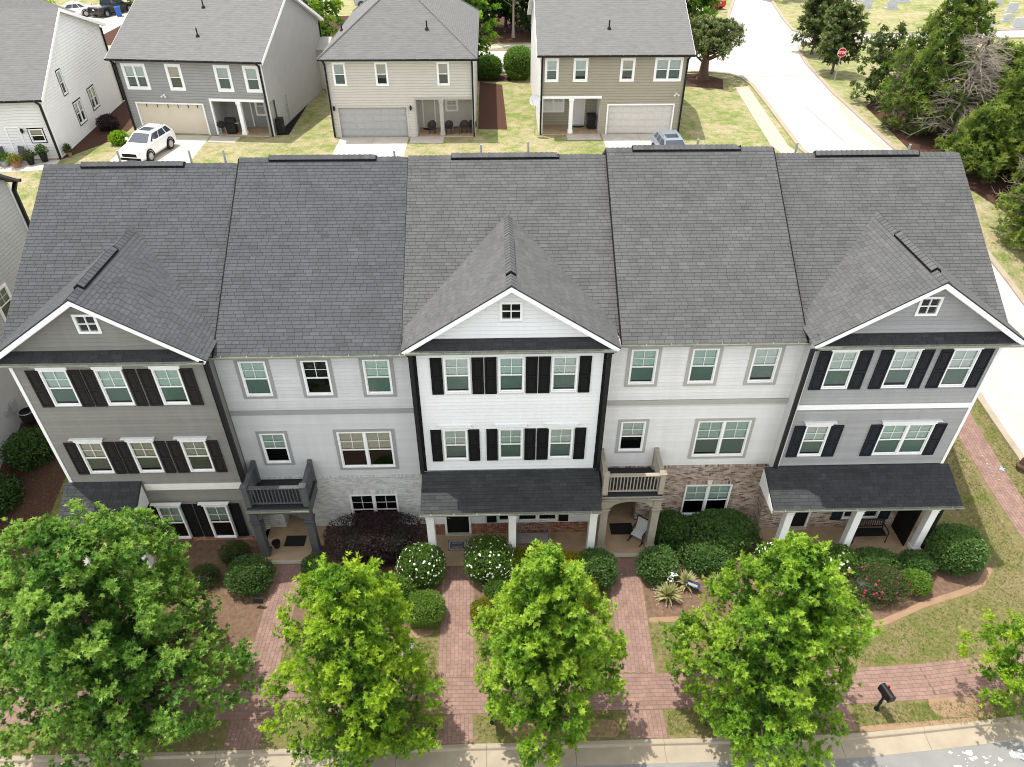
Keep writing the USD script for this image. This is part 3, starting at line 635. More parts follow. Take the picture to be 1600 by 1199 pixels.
def gable_window(parent, fr, a, z, w=.62, h=.6):
    g = holder(parent, 'gable_window'); x0, x1, z0, z1 = a - w / 2, a + w / 2, z - h / 2, z + h / 2; e = .09
    f = MB(fr)
    for b in ((x0 - e, x0, z0 - e, z1 + e), (x1, x1 + e, z0 - e, z1 + e), (x0, x1, z0 - e, z0), (x0, x1, z1, z1 + e)): f.box(b[0], b[1], -.1, .045, b[2], b[3])
    f.box(a - .018, a + .018, -.03, .03, z0, z1); f.box(x0, a - .018, -.03, .03, z - .018, z + .018); f.box(a + .018, x1, -.03, .03, z - .018, z + .018)
    part(g, 'frame', f, 'white_paint')
    part(g, 'pane', MB(fr).pane(x0, x1, -.02, z0, z1), 'window_glass')
    part(g, 'dark_room', MB(fr).quad((x0 - .01, -.09, z0 - .01), (x1 + .01, -.09, z0 - .01), (x1 + .01, -.09, z1 + .01), (x0 - .01, -.09, z1 + .01)), 'dark_interior')

class Shingles:
    """collects the tabs of all roofs of one house; the 300 nearest become parts of their own"""
    def __init__(s): s.tabs = []
    def plane(s, O, a, b, poly, m, W=.34, H=.152, t=.017, ph=0.):
        O, a, b = (np.asarray(k, float) for k in (O, a, b)); n = np.cross(a, b); n /= np.linalg.norm(n)
        if n[2] < 0: n = -n
        P = Polygon(poly).buffer(0); u0, v0, u1, v1 = P.bounds; inner = P.buffer(-.004)
        r = random.Random(int(abs(O[0] * 91 + O[1] * 7 + len(s.tabs))))
        for i in range(int((v1 - v0) / H) + 1):
            z0 = v0 + i * H; x = u0 - r.random() * W; band = r.gauss(0, .045)
            while x < u1:
                w = W * r.uniform(.72, 1.28); q = sbox(x + .006, z0, x + w - .006, z0 + H); x += w
                tone = min(1, max(0, r.gauss(.5 + band, .17)))
                if not P.contains(q):
                    q = q.intersection(P)
                    if q.is_empty or q.area < .002: continue
                for g in getattr(q, 'geoms', [q]):
                    if g.geom_type != 'Polygon': continue
                    p = np.array(g.exterior.coords)[:-1]
                    if len(p) < 3: continue
                    h = t * (1 - .85 * (p[:, 1] - z0) / H) + .004
                    base = O + p[:, :1] * a + p[:, 1:] * b
                    k = len(p); tri = _earcut(p); f = [[e + k for e in T] for T in tri]
                    for e in range(k): o = (e + 1) % k; f += [[e, o, k + o], [e, k + o, k + e]]
                    s.tabs.append((np.vstack([base - n * .003, base + n * h[:, None]]), np.array(f), tone, m, base.mean(0)))
    def emit(s, parent):
        order = sorted(range(len(s.tabs)), key=lambda i: np.linalg.norm(s.tabs[i][4] - CAM)); near = set(order[:300])
        rest = {}
        for i, (v, f, t, m, _) in enumerate(s.tabs):
            if i in near: part(parent, 'shingle', MB().raw(v, f, t), m)
            else: rest.setdefault(m, MB()).raw(v, f, t)
        for m, mb in rest.items(): part(parent, 'remaining_shingles', mb, m, kind='stuff')
def deck(mb, O, a, b, poly, th=.12):
    """roof board under the shingles"""
    O, a, b = (np.asarray(k, float) for k in (O, a, b)); n = np.cross(a, b); n /= np.linalg.norm(n); n = n if n[2] > 0 else -n
    p = np.asarray(poly, float); v = O + p[:, :1] * a + p[:, 1:] * b; k = len(p); tri = _earcut(p)
    f = [[e + k for e in T] for T in tri] + [T[::-1] for T in tri]
    for e in range(k): o = (e + 1) % k; f += [[e, o, k + o], [e, k + o, k + e]]
    return mb.raw(np.vstack([v - n * th, v]), f)
def ridge_caps(parent, p0, p1, slope, side, m, L=.21, w=.17, name='ridge_cap'):
    p0, p1 = np.array(p0, float), np.array(p1, float); D = p1 - p0; ln = np.linalg.norm(D); D /= ln; S = np.asarray(side, float); mb = MB()
    n = int(ln / L)
    for k in range(n):
        a, b = p0 + D * k * L, p0 + D * (k * L + L * 1.25); z = np.array([0, 0, 1.]); up = .032 + .012, .014
        pts = []
        for q, h in ((a, up[0]), (b, up[1])):
            pts += [q + S * w - z * (w * slope - h), q + z * (h + .012), q - S * w - z * (w * slope - h)]
        pts = np.array(pts); lowp = pts - z * .03
        mb.raw(np.vstack([pts, lowp]), [[0, 1, 4, 3], [1, 2, 5, 4], [0, 6, 7, 1], [1, 7, 8, 2], [0, 3, 9, 6], [2, 8, 11, 5]], float(np.clip(rng.normal(.5, .18), 0, 1)))
    part(parent, name, mb, m, kind='stuff')
def ridge_vent(parent, p0, p1, slope, side, m='roof_felt'):
    p0, p1 = np.array(p0, float), np.array(p1, float); S = np.asarray(side, float); z = np.array([0, 0, 1.]); w, h = .17, .085
    pts = []
    for q in (p0, p1): pts += [q + S * w - z * (w * slope - h + .1), q + S * w - z * (w * slope - h), q + z * (h + .02), q - S * w - z * (w * slope - h), q - S * w - z * (w * slope - h + .1)]
    part(parent, 'ridge_vent', MB().raw(np.array(pts), [[0, 1, 6, 5], [3, 4, 9, 8]]).raw(np.array(pts), [[0, 1, 2], [0, 2, 4], [2, 3, 4], [5, 7, 6], [5, 9, 7], [7, 9, 8]]), 'black_trim')
    D = p1 - p0; ln = np.linalg.norm(D); D /= ln
    ridge_caps(parent, p0 + z * (h - .012) + D * .02, p1 + z * (h - .012) - D * .06, slope, side, m, name='vent_cap')
def gutter(parent, p0, p1, out, m='gutter_metal', w=.125, h=.12, screws=True):
    p0, p1, o = np.array(p0, float), np.array(p1, float), np.asarray(out, float); z = np.array([0, 0, 1.]); mb = MB()
    prof = [(0, 0), (0, -h), (w * .6, -h), (w, -h * .35), (w, 0), (w - .022, 0), (w - .022, -.012), (w - .014, -h * .3), (w * .58, -h + .01), (.012, -h + .01), (.012, 0)]
    A = np.array([p0 + o * q[0] + z * q[1] for q in prof]); B = np.array([p1 + o * q[0] + z * q[1] for q in prof]); k = len(prof)
    mb.raw(np.vstack([A, B]), [[i, (i + 1) % k, k + (i + 1) % k, k + i] for i in range(k)])
    g = part(parent, 'gutter', mb, m)
    D = p1 - p0; ln = np.linalg.norm(D); n = int(ln / .9); hm = MB()
    for i in range(n):   # hangers across the trough
        c = p0 + D * (i + .5) / n; d = D / ln * .011
        hm.raw([c - d + z * .004, c + d + z * .004, c + d + o * w + z * .004, c - d + o * w + z * .004], [[0, 1, 2, 3]])
    part(parent, 'gutter_hanger', hm, 'galvanised')
def downspout(parent, pts, m='black_metal', r=(.05, .04)):
    mb = MB(); pts = np.array(pts, float)
    for p, q in zip(pts[:-1], pts[1:]):
        d = q - p; ln = np.linalg.norm(d); d /= ln; s = np.array([1., 0, 0]) if abs(d[0]) < .8 else np.array([0, 1., 0]); t = np.cross(d, s); t /= np.linalg.norm(t); s = np.cross(t, d)
        p = p - d * .02; q = q + d * .02
        c = [s * r[0] + t * r[1], -s * r[0] + t * r[1], -s * r[0] - t * r[1], s * r[0] - t * r[1]]
        mb.hexa([p + k for k in c] + [q + k for k in c])
    part(parent, 'downspout', mb, m)
def vent_pipe(parent, x, y, z, h=.45, r=.045):
    part(parent, 'vent_pipe', MB().tube([(x, y, z - .3), (x, y, z + h)], r, 10), 'galvanised')

# ------------------------------------------------------------------ the five attached townhouses
SL = .63; CS = 1 / math.hypot(1, SL); UPF = np.array([0, CS, CS * SL]); RY = 7.5
def gable_house(name, label, x0, x1, c, dz, siding_mat, roof_mat, rx0, rx1, gbase, apex, eave, wtop, shut, blinds3, blinds2, w3, w2, w3z, w2z, doubles=(), belt=None, sidb=3.9, corner=('white_paint', 'black_trim'), vents=()):
    T = thing(name, label, 'townhouse', (c, 0, 0)); fr = frame(0, 0)
    ze = eave   # main roof height at y=.25
    mz = lambda y: ze + SL * (y - .25)
    zr = apex; hw = 3.86; ez = gbase - .22; sl = (zr - ez) / hw
    ye, yr = .25 + (ez - ze) / SL, .25 + (zr - ze) / SL
    wall = holder(T, 'wall')
    part(wall, 'core', MB().box(x0 + .01, x1 - .01, .13, 14.75, -.1, wtop - .02), siding_mat)
    ops = [(a - w / 2, a + w / 2, w3z[0], w3z[1]) for a, w in w3] + [(a - w / 2, a + w / 2, w2z[0], w2z[1]) for a, w in w2]
    siding(wall, fr, x0 + .1, x1 - .1, sidb, wtop, ops + ([(x0, x1, belt[0], belt[1])] if belt else []), siding_mat)
    cb = MB(fr).box(x0 - .02, x0 + .1, -.14, .034, sidb - .02, wtop); part(T, 'corner_board', cb, corner[0])
    cb = MB(fr).box(x1 - .1, x1 + .02, -.14, .034, sidb - .02, wtop); part(T, 'corner_board', cb, corner[1])
    if belt: part(T, 'belt_board', MB(fr).box(x0 + .1, x1 - .1, -.02, .036, belt[0] + .001, belt[1] - .001), 'white_paint')
    for i, (a, w) in enumerate(w3):
        window(T, fr, a - w / 2, a + w / 2, *w3z, blind=blinds3[i % len(blinds3)], head=(name != 'white_gable_townhouse'), n=2 if w > 1.6 else 1)
        for s0 in shut.get(('3', i), ((a - w / 2 - .46, a - w / 2 - .03), (a + w / 2 + .03, a + w / 2 + .46))): shutter(T, fr, s0[0], s0[1], w3z[0] - .03, w3z[1] + .0, shut['m'])
    for i, (a, w) in enumerate(w2):
        window(T, fr, a - w / 2, a + w / 2, *w2z, blind=blinds2[i % len(blinds2)], head=True, n=2 if w > 1.6 else 1)
        for s0 in shut.get(('2', i), ((a - w / 2 - .46, a - w / 2 - .03), (a + w / 2 + .03, a + w / 2 + .46))): shutter(T, fr, s0[0], s0[1], w2z[0] - .03, w2z[1], shut['m'])
    # gable wall, its window, skirt roof, soffit
    siding(wall, frame(0, .02), x0, x1, gbase - .02, zr - .22, [(c - .40, c + .40, gbase + .70, gbase + 1.48)], siding_mat, gable=(c, zr - .16, hw - .35, gbase - .02))
    part(wall, 'gable_core', MB(frame(0, .02)).prism_d([(c - hw + .3, gbase - .1), (c + hw - .3, gbase - .1), (c, zr - .14)], -.3, -.12), siding_mat)
    gable_window(T, frame(0, .02), c, gbase + 1.09)
    S = Shingles(); dk = MB()
    sk = math.hypot(.42, .24); sb = np.array([0, .42 / sk, .24 / sk]); spoly = [(c - 3.62, 0), (c + 3.62, 0), (c + 3.62 - .0, sk), (c - 3.62, sk)]
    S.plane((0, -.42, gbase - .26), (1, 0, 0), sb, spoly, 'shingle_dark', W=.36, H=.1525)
    deck(dk, (0, -.42, gbase - .26), (1, 0, 0), sb, spoly, .05)
    part(T, 'soffit', MB().box(c - 3.6, c + 3.6, -.41, -.0, gbase - .36, gbase - .32).box(c - 3.6, c + 3.6, -.42, -.39, gbase - .37, gbase - .27), 'white_paint')
    gutter(T, (c - 3.72, -.425, gbase - .25), (c + 3.72, -.425, gbase - .25), (0, -1, 0))
    # main roof with the dormer's footprint left out
    V = lambda y: (y - .25) / CS
    poly = [(rx0, V(ye - .45)), (c - hw + .02, V(ye - .05)), (c, V(yr)), (c + hw - .02, V(ye - .05)), (rx1, V(ye - .45)), (rx1, V(RY)), (rx0, V(RY))]
    S.plane((0, .25, ze), (1, 0, 0), UPF, poly, roof_mat); deck(dk, (0, .25, ze), (1, 0, 0), UPF, poly)
    UB = np.array([0, -CS, CS * SL]); bp = [(rx0, 0), (rx1, 0), (rx1, V(RY)), (rx0, V(RY))]
    deck(dk, (0, 2 * RY - .25, ze), (1, 0, 0), UB, bp)
    # dormer roof
    ln = math.hypot(hw, zr - ez)
    for sg in (-1, 1):
        b = np.array([-sg * hw / ln, 0, (zr - ez) / ln]); dp = [(-.44, 0), (ye + .02, 0), (yr + .02, ln), (-.44, ln)]
        S.plane((c + sg * hw, 0, ez), (0, 1, 0), b, dp, roof_mat); deck(dk, (c + sg * hw, 0, ez), (0, 1, 0), b, dp, .06)
        rk_ = MB(); nrm = np.array([sg * (zr - ez) / ln, 0, hw / ln]); O = np.array([c + sg * hw, 0, ez])
        for lo, hi, y0, y1 in ((.04, .20, -.445, -.415), (.20, .225, -.40, .0)):   # barge board, then the soffit behind it
            P0, P1 = O, O + b * ln; q = [P0 - nrm * lo, P1 - np.array([0, 0, lo * ln / hw]), P1 - np.array([0, 0, hi * ln / hw]), P0 - nrm * hi]
            rk_.hexa([(k[0], y0, k[2]) for k in q] + [(k[0], y1, k[2]) for k in q])
        part(T, 'barge_board', rk_, 'white_paint')
    rt = holder(T, 'roof'); part(rt, 'roof_deck', dk, 'roof_felt'); S_ = S
    ridge_caps(rt, (rx0 + .02, RY, mz(RY)), (rx1 - .02, RY, mz(RY)), SL, (0, 1, 0), roof_mat)
    ridge_caps(rt, (c, -.44, zr), (c, yr - .1, zr), sl, (1, 0, 0), roof_mat)
    ridge_vent(rt, (c, .35, zr + .02), (c, 3.2, zr + .02), sl, (1, 0, 0), roof_mat)
    for v in vents:
        if v[0] == 'r': ridge_vent(rt, (v[1], RY, mz(RY) + .02), (v[2], RY, mz(RY) + .02), SL, (0, 1, 0), roof_mat)
        else: vent_pipe(rt, v[1], RY + .9, mz(RY) - .55, v[2])
    return T, S, fr, wall
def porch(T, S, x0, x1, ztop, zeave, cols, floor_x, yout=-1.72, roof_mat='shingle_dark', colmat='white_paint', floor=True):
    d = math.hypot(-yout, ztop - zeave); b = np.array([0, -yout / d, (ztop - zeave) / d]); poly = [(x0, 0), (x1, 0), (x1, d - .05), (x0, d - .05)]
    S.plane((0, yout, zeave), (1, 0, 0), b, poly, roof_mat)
    pr = holder(T, 'porch_roof'); dk = MB(); deck(dk, (0, yout, zeave), (1, 0, 0), b, poly, .1); part(pr, 'roof_deck', dk, 'roof_felt')
    part(pr, 'beam', MB().box(x0 + .18, x1 - .18, yout + .22, yout + .5, zeave - .30, zeave - .02).box(x0 + .12, x1 - .12, yout + .02, yout + .055, zeave - .18, zeave - .03), 'white_paint')
    for X in (x0 + .02, x1 - .05):
        part(pr, 'end_panel', MB(frame(X, 0, 90)).prism_d([(-.02, ztop - .14), (yout + .05, zeave - .12), (yout + .05, zeave - .28), (-.02, zeave - .28)], -.03, 0), 'white_paint')
    part(pr, 'ceiling', MB().box(x0 + .1, x1 - .1, yout + .51, -.01, zeave - .10, zeave - .07), 'white_paint')
    gutter(pr, (x0 - .03, yout + .01, zeave + .0), (x1 + .03, yout + .01, zeave + .0), (0, -1, 0))
    for X in cols:
        cy = yout + .38; w = .155; m = MB()
        m.rbox(X - w, X + w, cy - w, cy + w, .15, zeave - .30, .012).rbox(X - w - .04, X + w + .04, cy - w - .04, cy + w + .04, .15, .38, .015).rbox(X - w - .035, X + w + .035, cy - w - .035, cy + w + .035, zeave - .48, zeave - .301, .02)
        m.rbox(X - w - .018, X + w + .018, cy - w - .018, cy + w + .018, zeave - .62, zeave - .56, .01)
        part(T, 'column', m, colmat)
    if floor:
        fl = MB(); n = 3; e = np.linspace(floor_x[0], floor_x[1], n + 1)
        for k in range(n): fl.rbox(e[k] + .003, e[k + 1] - .003, -1.66, -.02, -.1, .15, .012)
        part(T, 'porch_floor', fl, 'porch_concrete')
def door(parent, fr, a0, a1, z0, z1, m='black_shutter', glass=(.30, .93), fmat='white_paint', arched=False):
    d = holder(parent, 'door'); f = MB(fr)
    for b in ((a0 - .09, a0, z0, z1 + .09), (a1, a1 + .09, z0, z1 + .09), (a0, a1, z1, z1 + .09)): f.box(b[0], b[1], -.11, .04, b[2], b[3])
    part(d, 'door_frame', f, fmat); H = z1 - z0; g0, g1 = z0 + H * glass[0], z0 + H * glass[1]; i = .14
    lf = MB(fr)
    for b in ((a0, a0 + i, z0, z1), (a1 - i, a1, z0, z1), (a0 + i, a1 - i, z0, g0), (a0 + i, a1 - i, g1, z1)): lf.box(b[0], b[1], -.06, -.015, b[2], b[3])
    lf.box(a0 + i + .05, a1 - i - .05, -.015, -.004, z0 + .14, g0 - .1)
    part(d, 'door_leaf', lf, m); part(d, 'pane', MB(fr).pane(a0 + i, a1 - i, -.03, g0, g1), 'clear_glass')
    part(d, 'dark_room', MB(fr).quad((a0, -.075, z0), (a1, -.075, z0), (a1, -.075, z1), (a0, -.075, z1)), 'dark_interior')
    h = MB(fr).tube([(a0 + .07, -.015, z0 + 1.0), (a0 + .07, .045, z0 + 1.0)], .012, 8).tube([(a0 + .07, .045, z0 + 1.0), (a0 + .17, .045, z0 + 1.0)], .011, 8); part(d, 'handle', h, 'galvanised')
    part(d, 'threshold', MB(fr).box(a0 - .09, a1 + .09, -.11, .14, z0 - .05, z0 - .001), 'pale_concrete')
    return d

# unit 1: warm grey gable house, far left
T, S, fr, W_ = gable_house('warm_grey_gable_townhouse', 'warm grey sided townhouse with front gable at the left end of the row', -17.87, -10.92, -14.50, 0, 'siding_warm_grey', 'shingle_blue', -18.5, -10.72,
    10.25, 12.56, 9.52, 9.92, {'m': 'brown_shutter', ('3', 1): ((-15.42, -15.01), (-13.91, -13.50)), ('2', 1): ((-15.36, -14.96), (-13.86, -13.46)), ('3', 0): ((-17.38, -16.96), (-15.90, -15.48)), ('3', 2): ((-13.42, -12.96), (-11.9, -11.45)), ('2', 0): ((-17.34, -16.92), (-15.84, -15.42)), ('2', 2): ((-13.38, -12.93), (-11.85, -11.42))},
    ['blind_teal', 'blind_teal', 'blind_teal'], ['blind_cream', 'blind_cream', 'blind_cream'], [(-16.43, .98), (-14.46, .98), (-12.43, .98)], [(-16.38, .98), (-14.41, .98), (-12.39, .98)], (7.76, 9.42), (4.26, 5.93), sidb=3.60,
    vents=[('r', -17.0, -12.9), ('p', -15.9, .8), ('p', -13.0, .8), ('p', -11.6, .8)])
part(T, 'belt_board', MB(fr).box(-14.98, -11.02, -.02, .04, 3.24, 3.59), 'off_white_paint')
siding(W_, fr, -17.77, -11.02, 2.55, 3.23, [(-17.9, -15.0, 0, 4)], 'siding_warm_grey')
bricks(W_, fr, -17.87, -10.92, -.05, .28, [(-17.2, -16.0, 0, 2)], 'red_brick', 'mortar')
part(W_, 'lower_cladding', MB(fr).box(-17.87, -10.92, -.1, .0, .29, 3.6), 'siding_warm_grey')
for k, (a, b) in enumerate(((-14.80, -13.86), (-12.85, -11.90))):
    window(T, frame(0, -.13), a, b, .36, 2.36, blind='blind_teal', head=True, drop=.5)
for a in (-15.28, -13.83, -13.32, -11.86): shutter(T, frame(0, .0), a, a + .44, .33, 2.36, 'black_shutter')
porch(T, S, -18.05, -15.03, 3.80, 2.78, (-17.75, -15.35), (-18.0, -15.0))
door(T, frame(0, -.13), -17.1, -16.15, .2, 2.3)
downspout(T, [(-10.83, -.45, 10.0), (-10.83, -.12, 9.75), (-10.83, -.10, .1)], r=(.075, .05))
S.emit(T)

# unit 3: white gable house in the middle
T, S, fr, W_ = gable_house('white_gable_townhouse', 'bright white townhouse with black shutters and front gable in the middle of the row', -3.49, 3.49, .03, 0, 'siding_white', 'shingle_grey', -3.93, 4.05,
    10.54, 12.88, 9.76, 10.2, {'m': 'black_shutter', ('3', 0): ((-2.91, -2.48), (-1.41, -.98)), ('3', 1): ((-.94, -.50), (.57, 1.0)), ('3', 2): ((1.04, 1.47), (2.53, 2.96)), ('2', 0): ((-3.12, -2.70), (-1.65, -1.21)), ('2', 1): ((-.94, -.50), (.56, 1.0)), ('2', 2): ((1.05, 1.5), (2.54, 2.98))},
    ['blind_white', 'blind_teal', 'blind_white'], ['blind_white', 'blind_teal', 'blind_white'], [(-1.95, .96), (.04, .96), (2.0, .96)], [(-2.16, .95), (.02, .95), (2.0, .96)], (8.08, 9.72), (4.64, 6.27), sidb=4.08, corner=('black_trim', 'black_trim'),
    vents=[('r', -2.2, 2.15), ('p', -1.0, .7), ('p', .95, .8)])
porch(T, S, -3.60, 3.60, 4.05, 3.36, (-3.28, .05, 3.35), (-3.55, 3.55))
siding(W_, fr, -3.45, 3.45, .80, 3.3, [(-2.86, -1.70, 0, 2.4), (-.55, 2.05, .86, 2.5)], 'siding_white', single=False)
bricks(W_, frame(0, -.03), -3.45, 3.45, .15, .70, [(-2.86, -1.70, 0, 2.4)], 'red_brick', 'mortar')
course_row(W_, frame(0, -.03), -3.45, -2.87, .70, .80, 'red_brick', proud=.05, name='brick_cap'); course_row(W_, frame(0, -.03), -1.69, 3.45, .70, .80, 'red_brick', proud=.05, name='brick_cap')
door(T, frame(0, -.02), -2.76, -1.80, .22, 2.30, 'black_shutter', (.52, .92))
window(T, fr, -.55, 2.05, .88, 2.45, n=3, blind='blind_white', drop=.4)
shutter(T, fr, -1.02, -.60, .88, 2.45); shutter(T, fr, 2.10, 2.52, .88, 2.45)
downspout(T, [(-3.58, -.45, 10.15), (-3.58, -.12, 9.9), (-3.58, -.10, 4.0)], r=(.075, .05)); downspout(T, [(3.58, -.45, 10.15), (3.58, -.12, 9.9), (3.58, -.10, 4.0)], r=(.075, .05))
S.emit(T)

# unit 5: cool grey gable house, right end
T, S, fr, W_ = gable_house('cool_grey_gable_townhouse', 'cool grey townhouse with front gable and wide porch at the right end of the row', 11.0, 17.97, 14.62, 0, 'siding_cool_grey', 'shingle_grey', 10.84, 18.62,
    10.53, 12.82, 9.74, 10.2, {'m': 'navy_shutter', ('3', 0): ((11.27, 11.73), (12.78, 13.25)), ('3', 1): ((13.55, 14.01), (15.06, 15.52)), ('3', 2): ((15.76, 16.22), (17.27, 17.72)), ('2', 0): ((11.24, 11.69), (12.71, 13.2)), ('2', 1): ((14.29, 14.75), (16.88, 17.34))},
    ['blind_white', 'blind_white', 'blind_white'], ['blind_white', 'blind_teal'], [(12.24, 1.0), (14.54, 1.0), (16.74, 1.0)], [(12.19, .98), (15.82, 2.08)], (8.03, 9.78), (4.53, 6.18), belt=(6.99, 7.24), sidb=4.0, corner=('off_white_paint', 'white_paint'),
    vents=[('r', 12.6, 16.9), ('p', 12.2, .7), ('p', 17.0, .6)])
porch(T, S, 10.52, 18.22, 3.98, 3.22, (11.42, 14.30, 17.42), (11.1, 17.85))
bricks(W_, fr, 11.02, 17.95, .1, 3.3, [(12.16, 13.2, 0, 2.4), (14.65, 16.25, .65, 2.35)], 'mixed_brick', 'mortar')
door(T, frame(0, -.02), 12.25, 13.1, .20, 2.28, 'black_shutter', (.4, .93), 'off_white_paint')
window(T, fr, 14.65, 16.25, .65, 2.3, n=2, blind='blind_white', drop=.5)
shutter(T, fr, 14.16, 14.6, .62, 2.3, 'navy_shutter'); shutter(T, fr, 16.3, 16.74, .62, 2.3, 'navy_shutter')
bricks(W_, frame(10.99, .64, -90), 0.02, .62, .0, 3.5, [], 'mixed_brick', 'mortar')
part(W_, 'side_panel', MB().box(10.97, 11.0, .0, .6, 3.5, 10.1), 'siding_cream')
part(T, 'side_panel', MB().box(17.05, 17.1, -1.2, -.05, .15, 2.9), 'black_trim', 'dark upright panel at the porch end')  # thin dark upright panel between column and wall
downspout(T, [(10.93, -.45, 10.15), (10.93, -.12, 9.9), (10.93, -.08, 3.9)], r=(.075, .05)); downspout(T, [(18.0, -1.80, 3.12), (17.97, -1.5, 2.95), (17.85, -1.3, 2.9), (17.85, -1.3, .1)], r=(.05, .04))
S.emit(T)

# units 2 and 4: flat fronts set back, each with a balcony over its arched entry
def flat_house(name, label, x0, x1, rx0, rx1, ze, wtop, siding_mat, roof_mat, tmat, bk, bkm, w3, w3z, w2z, s2, d2, d2z, belt, sbot, d1, d1z, bx0, bx1, byf, bz, cmat, postmat, blinds, vents, ent, mmat, ddrop=.52, fl_x=()):
    T = thing(name, label, 'townhouse', ((x0 + x1) / 2, .6, 0)); fr = frame(0, .6); yf = .6
    mz = lambda y: ze + SL * (y - .25); V = lambda y: (y - .25) / CS
    wall = holder(T, 'wall')
    e0, e1, ez1 = ent   # arched entry opening in the brick
    core = MB().box(x0 + .01, x1 - .01, yf + 1.75, 14.75, -.1, wtop - .02).box(x0 + .01, e0 - .02, yf + .13, yf + 1.75, -.1, wtop - .02).box(e1 + .02, x1 - .01, yf + .13, yf + 1.75, -.1, wtop - .02).box(e0 - .02, e1 + .02, yf + .13, yf + 1.75, ez1 + .25, wtop - .02)
    part(wall, 'core', core, siding_mat)
    ops = [(a - .5, a + .5, *w3z) for a in w3] + [(s2 - .5, s2 + .5, *w2z), (*d2, *d2z)]
    siding(wall, fr, x0, x1, sbot + .12, wtop, ops + [(x0, x1, *belt)], siding_mat)
    part(T, 'belt_board', MB(fr).box(x0, x1, -.02, .036, belt[0] + .001, belt[1] - .001), tmat)
    course_row(wall, fr, x0, x1, sbot, sbot + .115, bk, proud=.045)
    arch = [(e0, 0.1, e1, ez1)]
    bricks(wall, fr, x0, x1, .0, sbot, [(*d1, *d1z), (e0, e1, -.1, ez1)], bk, bkm)
    for sg, X in ((1, e0), (-1, e1)):   # reveals of the entry
        bricks(wall, frame(X, yf + (0 if sg > 0 else 1.75), 90 if sg > 0 else -90), .01, 1.74, .15, ez1 + .2, [], bk, bkm)
    ac = MB(fr); r = (e1 - e0) / 2; mid = (e0 + e1) / 2; n = 14
    for k in range(n):   # arch head
        t0, t1 = math.pi * k / n, math.pi * (k + 1) / n
        p = [(mid + r * math.cos(t), ez1 - .45 + .45 * math.sin(t)) for t in (t0, t1)]
        ac.hexa([(p[1][0], -.10, p[1][1]), (p[0][0], -.10, p[0][1]), (p[0][0], .008, p[0][1]), (p[1][0], .008, p[1][1]), (p[1][0], -.10, ez1 + .02), (p[0][0], -.10, ez1 + .02), (p[0][0], .008, ez1 + .02), (p[1][0], .008, ez1 + .02)])
    part(wall, 'arch_head', ac, cmat)
    part(wall, 'entry_ceiling', MB().box(e0, e1, yf + .0, yf + 1.75, ez1 + .05, ez1 + .2), 'white_paint')
    door(T, frame(0, yf + 1.68), mid - .46, mid + .46, .22, 2.28, 'black_shutter', (.45, .93), cmat)
    for i, a in enumerate(w3): window(T, fr, a - .5, a + .5, *w3z, blind=blinds[i], trim=.13, trim_mat=tmat)
    window(T, fr, s2 - .5, s2 + .5, *w2z, blind=blinds[3], trim=.12, trim_mat=tmat, drop=.55); window(T, fr, *d2, *d2z, n=2, blind=blinds[4], trim=.13, trim_mat=tmat, drop=ddrop)
    window(T, frame(0, yf - .02), *d1, *d1z, n=2, blind=blinds[5], drop=.5 if blinds[5] else 0)
    course_row(wall, fr, d1[0] - .1, d1[1] + .1, d1z[1] + .02, d1z[1] + .23, bk, proud=.02, name='flat_arch')
    course_row(wall, fr, d1[0] - .08, d1[1] + .08, d1z[0] - .09, d1z[0] - .01, bk, w=.11, proud=.06, name='brick_sill')
    km = (d1[0] + d1[1]) / 2; part(T, 'keystone', MB(fr).prism_d([(km - .07, d1z[1] + .01), (km + .07, d1z[1] + .01), (km + .12, d1z[1] + .27), (km - .12, d1z[1] + .27)], -.01, .06), 'off_white_paint')
    # roof
    S = Shingles(); dk = MB(); poly = [(rx0, 0), (rx1, 0), (rx1, V(RY)), (rx0, V(RY))]
    S.plane((0, .25, ze), (1, 0, 0), UPF, poly, roof_mat); deck(dk, (0, .25, ze), (1, 0, 0), UPF, poly); deck(dk, (0, 2 * RY - .25, ze), (1, 0, 0), np.array([0, -CS, CS * SL]), poly)
    rt = holder(T, 'roof'); part(rt, 'roof_deck', dk, 'roof_felt')
    ridge_caps(rt, (rx0 + .02, RY, mz(RY)), (rx1 - .02, RY, mz(RY)), SL, (0, 1, 0), roof_mat)
    for v in vents:
        if v[0] == 'r': ridge_vent(rt, (v[1], RY, mz(RY) + .02), (v[2], RY, mz(RY) + .02), SL, (0, 1, 0), roof_mat)
        else: vent_pipe(rt, v[1], RY + .9, mz(RY) - .55, v[2])
    part(T, 'soffit', MB().box(x0, x1, .27, yf - .0, wtop - .03, wtop + .01).box(x0, x1, .25, .275, wtop - .05, ze - .0), 'off_white_paint')
    gutter(T, (x0 + .03, .255, ze + .005), (x1 - .03, .255, ze + .005), (0, -1, 0))
    for X in fl_x:   # dark edge metal where the higher roof steps over its neighbour
        m = MB(); e = np.array([0, -SL * CS, CS])
        for k in range(16):
            a, b = np.array([X, .22, ze - SL * .03]) + UPF * (V(RY) * k / 16), np.array([X, .22, ze - SL * .03]) + UPF * (V(RY) * (k + 1) / 16 - .004)
            m.hexa([a + (-.02, 0, -.1), a + (.02, 0, -.1), b + (.02, 0, -.1), b + (-.02, 0, -.1), a + (-.02, 0, .03), a + (.02, 0, .03), b + (.02, 0, .03), b + (-.02, 0, .03)])
        part(rt, 'edge_metal', m, 'black_trim')
    # balcony
    B = holder(T, 'balcony'); y1, y0 = yf - .03, byf
    part(B, 'deck', MB().box(bx0 - .08, bx1 + .08, y0 - .06, y1, bz - .12, bz), 'deck_membrane')
